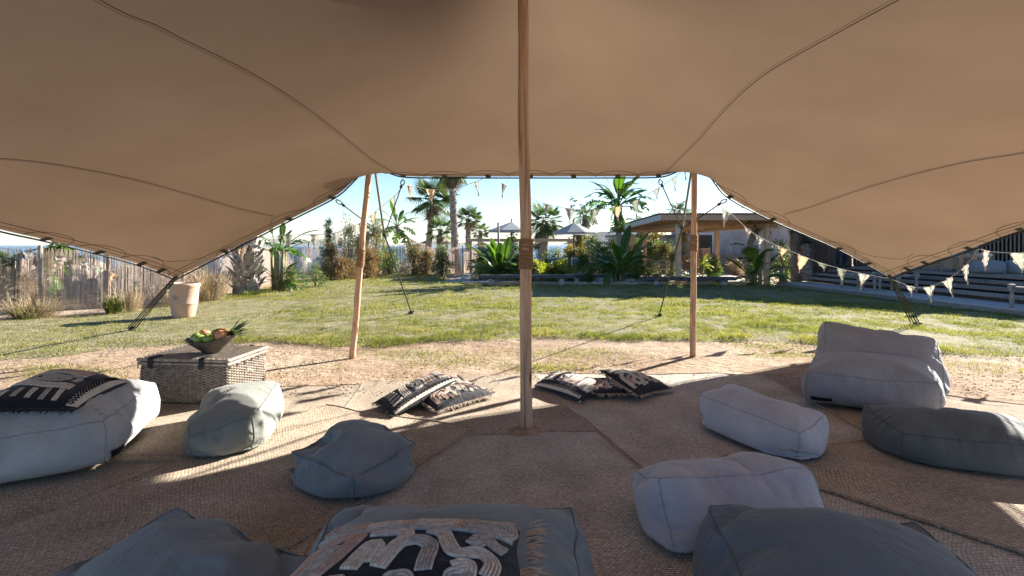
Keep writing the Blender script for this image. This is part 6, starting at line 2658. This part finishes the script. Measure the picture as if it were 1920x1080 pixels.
for k in range(4):
    z = .295 + .135 * k
    o = inw * (1.27 + SD * k)
    s = -.6 + .35 * k
    while s < 12.9:
        l = min(rng.uniform(2.4, 3.4), 13.0 - s)
        for q in range(2 if k < 3 else 2):
            b = MB()
            a_, c_ = EA + dirv * (s + .004) + o + inw * (.075 + .155 * q), EA + dirv * (s + l - .004) + o + inw * (.075 + .155 * q)
            b.beam(a_ + Vector((0, 0, z)), c_ + Vector((0, 0, z)), .148, .085)
            b.build('tread_board', MAT['old_wood'], st_, bevel=.005)
        b = MB()
        b.beam(EA + dirv * (s + .004) + o + inw * .12 + Vector((0, 0, z - .092)), EA + dirv * (s + l - .004) + o + inw * .12 + Vector((0, 0, z - .092)), .02, .095)
        b.build('riser_gap_shade', MAT['black'] if k % 2 else MAT['dark_wood'], st_)  # dark strips standing in for the shaded gaps below the treads
        s += l
TOPZ = .295 + .135 * 3 + .0425
# lounge deck floor behind the top step
b = MB()
o = inw * (1.27 + SD * 4)
q = [EA + dirv * .4 + o, EA + dirv * 13 + o, EA + dirv * 13 + o + inw * 9, EA + dirv * .4 + o + inw * 9]
b.add([p + Vector((0, 0, TOPZ)) for p in q] + [p + Vector((0, 0, 0)) for p in q], [(0, 1, 2, 3), (0, 1, 5, 4), (1, 2, 6, 5), (2, 3, 7, 6), (3, 0, 4, 7)])
struct(b.build('lounge_deck', MAT['deck_wood']))


def cladding():
    A, B, C_ = Vector((11.3, 20.9, 0)), Vector((12.75, 20.0, 0)), Vector((18.5, 15.0, 0))
    t = thing('lounge_building', 'dark timber clad building with a slatted front behind the steps', 'building', (13, 20, 0))
    h = 3.6
    d = (B - A).normalized()
    L = (B - A).length
    n = 13
    for k in range(n):
        b = MB()
        p = A + d * (L * (k + .5) / n)
        b.beam(p + Vector((0, 0, .3)), p + Vector((0, 0, h)), L / n - .012, .04, up=(d.y, -d.x, 0))
        b.build('cladding_board', MAT['dark_wood'], t)
    b = MB()
    off = Vector((-d.y, d.x, 0)) * .06
    b.beam(A + off + Vector((0, 0, 1.9)), B + off + Vector((0, 0, 1.9)), .03, h - .05)
    b.build('recess_shade_backing', MAT['black'], t)  # black sheet, makes the gaps between the boards dark
    d = (C_ - B).normalized()
    L = (C_ - B).length
    off = Vector((-d.y, d.x, 0))
    if off.y < 0:
        off = -off
    b = MB()
    b.beam(B + off * .35 + Vector((0, 0, 1.9)), C_ + off * .35 + Vector((0, 0, 1.9)), .04, h - .05)
    b.build('recess_shade_backing', MAT['black'], t)  # black sheet standing in for the shade of the opening behind the slats
    n = 78
    for k in range(n):
        if 60 < k < 78:
            continue
        p = B + d * (L * (k + .5) / n)
        b = MB()
        b.beam(p + Vector((0, 0, TOPZ)), p + Vector((0, 0, h)), .042, .045, up=(d.y, -d.x, 0))
        b.build('slat', MAT['slat_wood'], t)
    b = MB()
    p, q = B + d * L * .78 - off * .04, C_ - off * .04
    vs, fs = [], []
    m = 40
    for i in range(m + 1):
        x = p.lerp(q, i / m) + off * .05 * math.sin(i * 1.5)
        vs += [x + Vector((0, 0, TOPZ + .02)), x + Vector((0, 0, h))]
    b.add(vs, [(2 * i, 2 * i + 2, 2 * i + 3, 2 * i + 1) for i in range(m)])
    b.build('navy_curtain', MAT['cloth_navy'], t, smooth=True)
    b = MB()
    b.add([A + Vector((-.3, -.6, h)), B + Vector((-.2, -.9, h)), C_ + Vector((-.5, -.9, h)), C_ + Vector((3, 4, h + .25)), A + Vector((2, 5, h + .25))], [(0, 1, 2, 3, 4)])
    o = b.build('roof', MAT['roof_grey'], t)
    m = o.modifiers.new('thick', 'SOLIDIFY')
    m.thickness = .15


cladding()


def turned_leg(b, p, h, s=1.0):
    prof = [(.024, 0), (.034, .02), (.03, .05), (.022, .07), (.032, .12), (.036, .22), (.030, .3), (.022, .33), (.034, .36), (.040, .38), (.040, .46), (.03, .48)]
    b.lathe(p, [(r * 1.35 * s, z / .48 * h) for r, z in prof], 12)


def low_table(label, c, u, v, h):
    t = thing('low_table', label, 'table', tuple(c), 'turned leg low tables on the walkway')
    for a in (0, 1):
        for q in (0, 1):
            b = MB()
            turned_leg(b, c + u * a + v * q, h)
            l = b.build('leg', MAT['turned_wood'], t, smooth=True)
            b = MB()
            b.box(c + u * a + v * q + Vector((0, 0, h - .03)), (.11, .11, .14), rz=math.atan2(u.y, u.x))
            b.build('joint_block', MAT['turned_wood'], l, bevel=.02)
    for (p, q) in ((c, c + u), (c + v, c + u + v), (c, c + v), (c + u, c + u + v)):
        b = MB()
        b.tube([p + Vector((0, 0, h - .03)), q + Vector((0, 0, h - .03))], .03, 8)
        b.build('rail', MAT['turned_wood'], t, smooth=True)


Z_ = .172
low_table('farthest turned-leg low table on the walkway', G(1578, 540, Z_), inw * .55, dirv * .85, .46)
low_table('middle turned-leg low table on the walkway behind the tent corner', G(1684, 549, Z_), inw * .55, dirv * -.85, .50)
low_table('nearest turned-leg low table on the walkway at the right edge', G(1897, 577, Z_), inw * .55, dirv * .85, .46)

# blue beanbags on the lounge deck
for k, (px, py, w, d_, h, lb) in enumerate(((1852, 513, .74, .5, .34, 'wide dusty blue beanbag on the lounge deck by the slatted front'), (1912, 514, .52, .5, .36, 'narrow dusty blue beanbag at the right end of the lounge deck'))):
    c = G(px, py, TOPZ)
    t = thing('beanbag_pouf', lb, 'beanbag', tuple(c), 'blue beanbags on the lounge deck')
    b = MB()
    vs, fs = [], []
    n, m = 28, 16
    for j in range(m + 1):
        ph = -math.pi / 2 + math.pi * j / m
        for i in range(n):
            th = 2 * math.pi * i / n
            f = lambda x, e: math.copysign(abs(x) ** e, x)
            p = Vector((w / 2 * f(math.cos(ph), .45) * f(math.cos(th), .5), d_ / 2 * f(math.cos(ph), .45) * f(math.sin(th), .5), h / 2 + h / 2 * f(math.sin(ph), .55)))
            p += Vector((0, 0, .03 * nz(p, 5, k))) * (1 if p.z > h * .5 else 0)
            vs.append(c + p)
    for j in range(m):
        for i in range(n):
            fs.append((j * n + i, j * n + (i + 1) % n, (j + 1) * n + (i + 1) % n, (j + 1) * n + i))
    b.add(vs, fs)
    b.build('cover', MAT['bag_slate'], t, smooth=True)


def daybed(label, px, py, w, h):
    c = G(px, py, TOPZ)
    t = thing('rattan_daybed', label, 'daybed', tuple(c), 'rattan daybeds on the lounge deck')
    u, v = Vector((.80, -.6, 0)), Vector((.6, .8, 0))
    for a in (0, w):
        for q in (0, .6):
            b = MB()
            p = c + u * a + v * q
            b.box(p + Vector((0, 0, h * .55)), (.07, .07, h * 1.1), rz=-.64)
            b.build('leg', MAT['slat_wood'], t)
    b = MB()
    for k in range(9):
        z = .10 + (h - .12) * k / 8
        for q in (0, .6):
            b.tube([c + u * s + v * (q + .012 * math.sin(s * 60 + k * 3.14)) + Vector((0, 0, z)) for s in np.linspace(0, w, 40)], .015, 4)
    b.build('woven_panel', MAT['rattan'], t)
    b = MB()
    b.box(c + u * w / 2 + v * .3 + Vector((0, 0, h + .05)), (w - .02, .66, .12), rz=-.64)
    b.build('mattress', MAT['ivory'], t, bevel=.04)


daybed('left rattan daybed behind the right tent corner', 1728, 507, .75, .42)
daybed('right rattan daybed behind the standing person in shorts', 1765, 509, 1.1, .42)


# ------------------------------------------------------------------ people on the lounge deck
def person(label, c, face, shorts, top_mat, leg_mat):
    t = thing('person', label, 'person', tuple(c), None)
    M = Matrix.Rotation(face, 3, 'Z')

    def P(x, y, z):
        return c + M @ Vector((x, y, z))
    # joints: name -> (pos, radius)
    J = [((0, 0, .96), .135), ((0, .01, 1.16), .125), ((0, .01, 1.36), .15), ((0, .01, 1.47), .07), ((0, -.01, 1.56), .055), ((0, -.02, 1.66), .10), ((0, -.02, 1.73), .085),
         ((-.10, 0, .90), .10), ((-.12, -.02, .50), .062), ((-.13, .03, .30), .060), ((-.13, .04, .09), .040), ((-.13, -.05, .045), .038), ((-.13, -.16, .03), .032),
         ((.10, 0, .90), .10), ((.13, -.04, .50), .062), ((.15, -.01, .30), .060), ((.15, 0, .09), .040), ((.15, -.09, .045), .038), ((.15, -.20, .03), .032),
         ((-.19, .01, 1.41), .065), ((-.25, .02, 1.14), .045), ((-.22, -.12, .92), .034), ((-.20, -.20, .85), .034),
         ((.19, .01, 1.41), .065), ((.25, .02, 1.14), .045), ((.22, -.12, .92), .034), ((.20, -.20, .85), .034)]
    E = [(0, 1), (1, 2), (2, 3), (3, 4), (4, 5), (5, 6), (0, 7), (7, 8), (8, 9), (9, 10), (10, 11), (11, 12), (0, 13), (13, 14), (14, 15), (15, 16), (16, 17), (17, 18), (2, 19), (19, 20), (20, 21), (21, 22), (2, 23), (23, 24), (24, 25), (25, 26)]
    n0 = len(J)
    for sgn, hand in ((-1, 22), (1, 26)):
        hp = Vector(J[hand][0])
        for k in range(4):
            a = Vector((hp.x + (.012 * (k - 1.5)), hp.y - .03, hp.z - .02))
            J.append((tuple(a + Vector((0, -.02, -.02))), .011))
            J.append((tuple(a + Vector((0, -.03, -.055 + .006 * abs(k - 1.5)))), .009))
            E += [(hand, len(J) - 2), (len(J) - 2, len(J) - 1)]
        J.append((tuple(hp + Vector((-sgn * .035, -.02, -.015))), .011))
        J.append((tuple(hp + Vector((-sgn * .045, -.035, -.045))), .009))
        E += [(hand, len(J) - 2), (len(J) - 2, len(J) - 1)]
    off = parent_world(t)
    me = bpy.data.meshes.new('body')
    me.from_pydata([tuple(P(*p) - off) for p, r in J], E, [])
    o = bpy.data.objects.new('body', me)
    COL.objects.link(o)
    o.parent = t
    sm = o.modifiers.new('skin', 'SKIN')
    for i, (p, r) in enumerate(J):
        me.skin_vertices[0].data[i].radius = (r, r)
    me.skin_vertices[0].data[0].use_root = True
    sm.use_smooth_shade = True
    o.modifiers.new('subdiv', 'SUBSURF').render_levels = 2
    me.materials.append(MAT['skin'])
    # clothes follow the body
    b = MB()
    b.tube([P(0, 0, .91), P(0, .0, .99), P(0, .01, 1.16), P(0, .01, 1.32), P(0, .01, 1.42), P(0, .01, 1.50)], [.182, .178, .168, .20, .19, .075], 18)
    for s in (-1, 1):
        b.tube([P(s * .05, .01, 1.42), P(s * .17, .01, 1.40), P(s * .225, .012, 1.32), P(s * .25, .02, 1.16)], [.09, .095, .082, .068], 12)
    b.build('shirt', top_mat, t, smooth=True)
    b = MB()
    for s in (-1, 1):
        kx, ky = (-.12, -.02) if s < 0 else (.13, -.04)
        if shorts:
            b.tube([P(0, 0, .98), P(s * .09, 0, .90), P(s * .11, (ky) / 2, .70), P(kx, ky, .52)], [.150, .128, .108, .10], 14)
        else:
            b.tube([P(0, 0, .98), P(s * .09, 0, .90), P(kx, ky, .5), P(s * .14, .02, .1)], [.155, .125, .085, .07], 14)
    b.build('shorts' if shorts else 'trousers', leg_mat, t, smooth=True)
    for s, x, y in ((-1, -.13, -.06), (1, .15, -.10)):
        b = MB()
        p = P(x, y, 0)
        vs, fs = [], []
        n = 14
        for (f, z) in ((1.0, 0), (1.03, .03), (.95, .06), (.6, .10)):
            for k in range(n):
                a = 2 * math.pi * k / n
                vs.append(p + M @ Vector((math.cos(a) * .052 * f, math.sin(a) * .14 * f + (.05 if f < .9 else 0), z)))
        for i in range(3):
            for k in range(n):
                fs.append((i * n + k, i * n + (k + 1) % n, (i + 1) * n + (k + 1) % n, (i + 1) * n + k))
        fs += [tuple(range(n - 1, -1, -1)), tuple(range(3 * n, 4 * n))]
        b.add(vs, fs)
        b.build('shoe', MAT['shoe'], t, smooth=True)
    b = MB()
    b.ball(P(0, .028, 1.738), .108, 14, 9, (1, 1, .85))
    b.build('hair', MAT['hair'], t, smooth=True)
    b = MB()
    for s in (-1, 1):
        b.ball(P(s * .035, -.112, 1.665), .010, 8, 6)
        b.ball(P(s * .10, -.01, 1.65), .025, 8, 6)
    b.ball(P(0, -.125, 1.635), .018, 8, 6)
    b.ball(P(0, -.11, 1.595), .022, 8, 6, (1.2, .5, .4))
    b.build('face_features', MAT['skin'], t, smooth=True)


person('person in shorts and dark shoes standing on the lounge deck, upper body behind the tent', G(1793, 511, TOPZ) + inw * .34, R(-35), True, MAT['cloth_white'], MAT['bag_mauve'])
person('person in dark trousers standing far back on the steps near the slatted front', W(1577, 502, 17.6) , R(15), False, MAT['cloth_navy'], MAT['cloth_navy'])


# ------------------------------------------------------------------ bunting
FL = ['flag_sage', 'flag_sand', 'flag_ivory', 'flag_olive', 'flag_blush', 'flag_grey']


def bunting(label, line, flags):
    """line: [(px, py, Y)...]; flags: (px along, width px, height px, colour, skew)"""
    P = [W(*p) for p in line]
    S = resample(P, 160)
    px = np.array([proj(p)[0] for p in S])
    py = np.array([proj(p)[1] for p in S])
    c = S.mean(0)
    t = thing('bunting', label, 'bunting', (c[0], c[1], c[2]), 'pennant bunting strung around the tent')
    b = MB()
    b.tube(S, .0045, 5)
    b.build('cord', MAT['string'], t, smooth=True)
    for k, (fx, w, h, colr, skew) in enumerate(flags):
        i = int(np.argmin(np.abs(px - fx)))
        j0, j1 = i, i
        tot = 0
        A = Vector(S[i])
        Y = A.y
        w, h = w * .88, h * .9
        hw = w * Y / 2000
        seg = np.linalg.norm(np.diff(S, axis=0), axis=1)
        acc = 0
        while j0 > 0 and acc < hw:
            j0 -= 1
            acc += seg[j0]
        acc = 0
        while j1 < len(S) - 1 and acc < hw:
            acc += seg[j1]
            j1 += 1
        a, c_ = Vector(S[j0]), Vector(S[j1])
        tip = (a + c_) / 2 + Vector((skew * Y / 1000, .05 * math.sin(k * 2.1), -h * Y / 1000))
        n = 8
        vs, fs, idx = [], [], {}
        r = random.Random(k + int(fx))
        for v in range(n + 1):
            for u in range(n + 1 - v):
                q = a + (c_ - a) * (u / n) + (tip - a) * (v / n)
                q = a * ((n - u - v) / n) + c_ * (u / n) + tip * (v / n)
                q = q + Vector((0, .022 * math.sin(u * 1.1 + v * .7 + k) + .012 * math.sin(v * 2.1 + k), 0))
                idx[(u, v)] = len(vs)
                vs.append(q)
        for v in range(n):
            for u in range(n - v):
                fs.append((idx[(u, v)], idx[(u + 1, v)], idx[(u, v + 1)]))
                if u + v < n - 1:
                    fs.append((idx[(u + 1, v)], idx[(u + 1, v + 1)], idx[(u, v + 1)]))
        g = MB()
        g.add(vs, fs)
        f = g.build('pennant', MAT[colr], t, smooth=True)
        g = MB()
        g.tube([tip + Vector((0, 0, .015)), tip + Vector((.004, 0, -.018)), tip + Vector((0, 0, -.045))], [.006, .011, .008], 5)
        g.tube([a, tip], .003, 4)
        g.tube([c_, tip], .003, 4)
        g.build('tassel', MAT[colr], f, smooth=True)


bunting('bunting sagging along the reed fence from the far left to the left tent corner',
        [(-120, 455, 9.4), (0, 465, 9.3), (60, 474, 9.2), (130, 483, 9.1), (185, 500, 9.0), (225, 517, 8.9), (262, 530, 8.8), (295, 536, 8.6), (326, 528, 8.3)],
        [(-30, 26, 30, 'flag_sand', 0), (50, 26, 22, 'flag_grey', 4), (114, 26, 22, 'flag_blush', 2), (160, 22, 30, 'flag_ivory', 6), (184, 22, 26, 'flag_sage', -4), (212, 17, 24, 'flag_sand', -4), (249, 15, 16, 'flag_grey', 3), (283, 13, 13, 'flag_grey', 1), (313, 14, 20, 'flag_ivory', 2)])
bunting('bunting rising from the left tent corner past the leaning pole to the tent eave',
        [(330, 524, 8.3), (420, 480, 8.7), (500, 447, 9.0), (560, 440, 9.0), (620, 438, 8.9), (672, 420, 8.7), (715, 388, 8.4), (745, 362, 8.0), (757, 345, 7.6)],
        [(455, 20, 24, 'flag_sand', 0), (540, 22, 26, 'flag_olive', 0), (588, 20, 26, 'flag_ivory', 2), (628, 20, 26, 'flag_grey', 4), (667, 20, 20, 'flag_ivory', 2), (700, 20, 22, 'flag_sand', 2), (737, 20, 22, 'flag_sage', 4)])
bunting('short bunting under the tent eave left of the tall pole',
        [(757, 346, 7.6), (780, 350, 7.9), (806, 355, 8.0), (845, 355, 8.0), (880, 345, 7.9), (900, 338, 7.7), (907, 333, 7.5)],
        [(767, 18, 27, 'flag_sand', 2), (806, 18, 26, 'flag_sand', 2), (850, 20, 8, 'flag_grey', 0), (893, 17, 24, 'flag_sage', 4)])
bunting('long sagging bunting between the tall pole and the upright right pole',
        [(928, 333, 7.5), (945, 345, 7.8), (975, 362, 8.2), (1020, 381, 8.5), (1067, 391, 8.6), (1110, 393, 8.6), (1155, 388, 8.6), (1195, 374, 8.5), (1232, 354, 8.3), (1262, 334, 8.0), (1286, 315, 7.5)],
        [(946, 17, 22, 'flag_grey', -4), (1024, 18, 20, 'flag_sage', -3), (1067, 20, 26, 'flag_grey', 0), (1112, 19, 26, 'flag_olive', 0), (1156, 17, 25, 'flag_sand', 2), (1192, 19, 29, 'flag_olive', 0), (1232, 19, 16, 'flag_grey', 0), (1264, 16, 22, 'flag_sage', 3), (1284, 12, 18, 'flag_olive', 0)])
bunting('bunting sloping from the upright right pole down to the right tent corner',
        [(1352, 388, 9.0), (1375, 405, 9.1), (1405, 432, 9.2), (1440, 453, 9.2), (1480, 470, 9.2), (1530, 490, 9.1), (1580, 505, 9.0), (1630, 516, 8.9), (1672, 523, 8.6)],
        [(1362, 20, 30, 'flag_ivory', -6), (1402, 16, 14, 'flag_blush', 0), (1424, 16, 20, 'flag_ivory', -2), (1466, 20, 18, 'flag_sand', 0), (1505, 22, 30, 'flag_sand', -5), (1541, 22, 12, 'flag_olive', 0), (1579, 18, 28, 'flag_olive', 0), (1622, 19, 28, 'flag_ivory', -5)])
bunting('bunting hanging from the right tent corner up to the eave at the right edge',
        [(1673, 524, 8.6), (1690, 531, 8.6), (1712, 538, 8.6), (1742, 538, 8.5), (1772, 526, 8.4), (1800, 507, 8.2), (1824, 483, 7.9), (1834, 468, 7.4), (1858, 472, 7.4), (1890, 474, 7.2), (1960, 474, 7.0)],
        [(1707, 16, 17, 'flag_ivory', 0), (1743, 17, 30, 'flag_ivory', 6), (1776, 19, 33, 'flag_ivory', 6), (1808, 20, 32, 'flag_ivory', 6), (1848, 22, 36, 'flag_blush', 4), (1907, 27, 36, 'flag_sage', 2)])


# ------------------------------------------------------------------ sea air between here and the far hills
def haze():
    b = MB()
    b.box((0, 2200, 46), (9300, 4800, 106))
    m = bpy.data.materials.new('sea_air')
    m.use_nodes = True
    nt = m.node_tree
    for n_ in list(nt.nodes):
        if n_.type == 'BSDF_PRINCIPLED':
            nt.nodes.remove(n_)
    v = nt.nodes.new('ShaderNodeVolumePrincipled')
    v.inputs['Color'].default_value = (.86, .92, 1.0, 1)
    v.inputs['Density'].default_value = .00007
    nt.links.new(v.outputs[0], nt.nodes['Material Output'].inputs['Volume'])
    b.build('haze', m, None, kind='stuff')


haze()
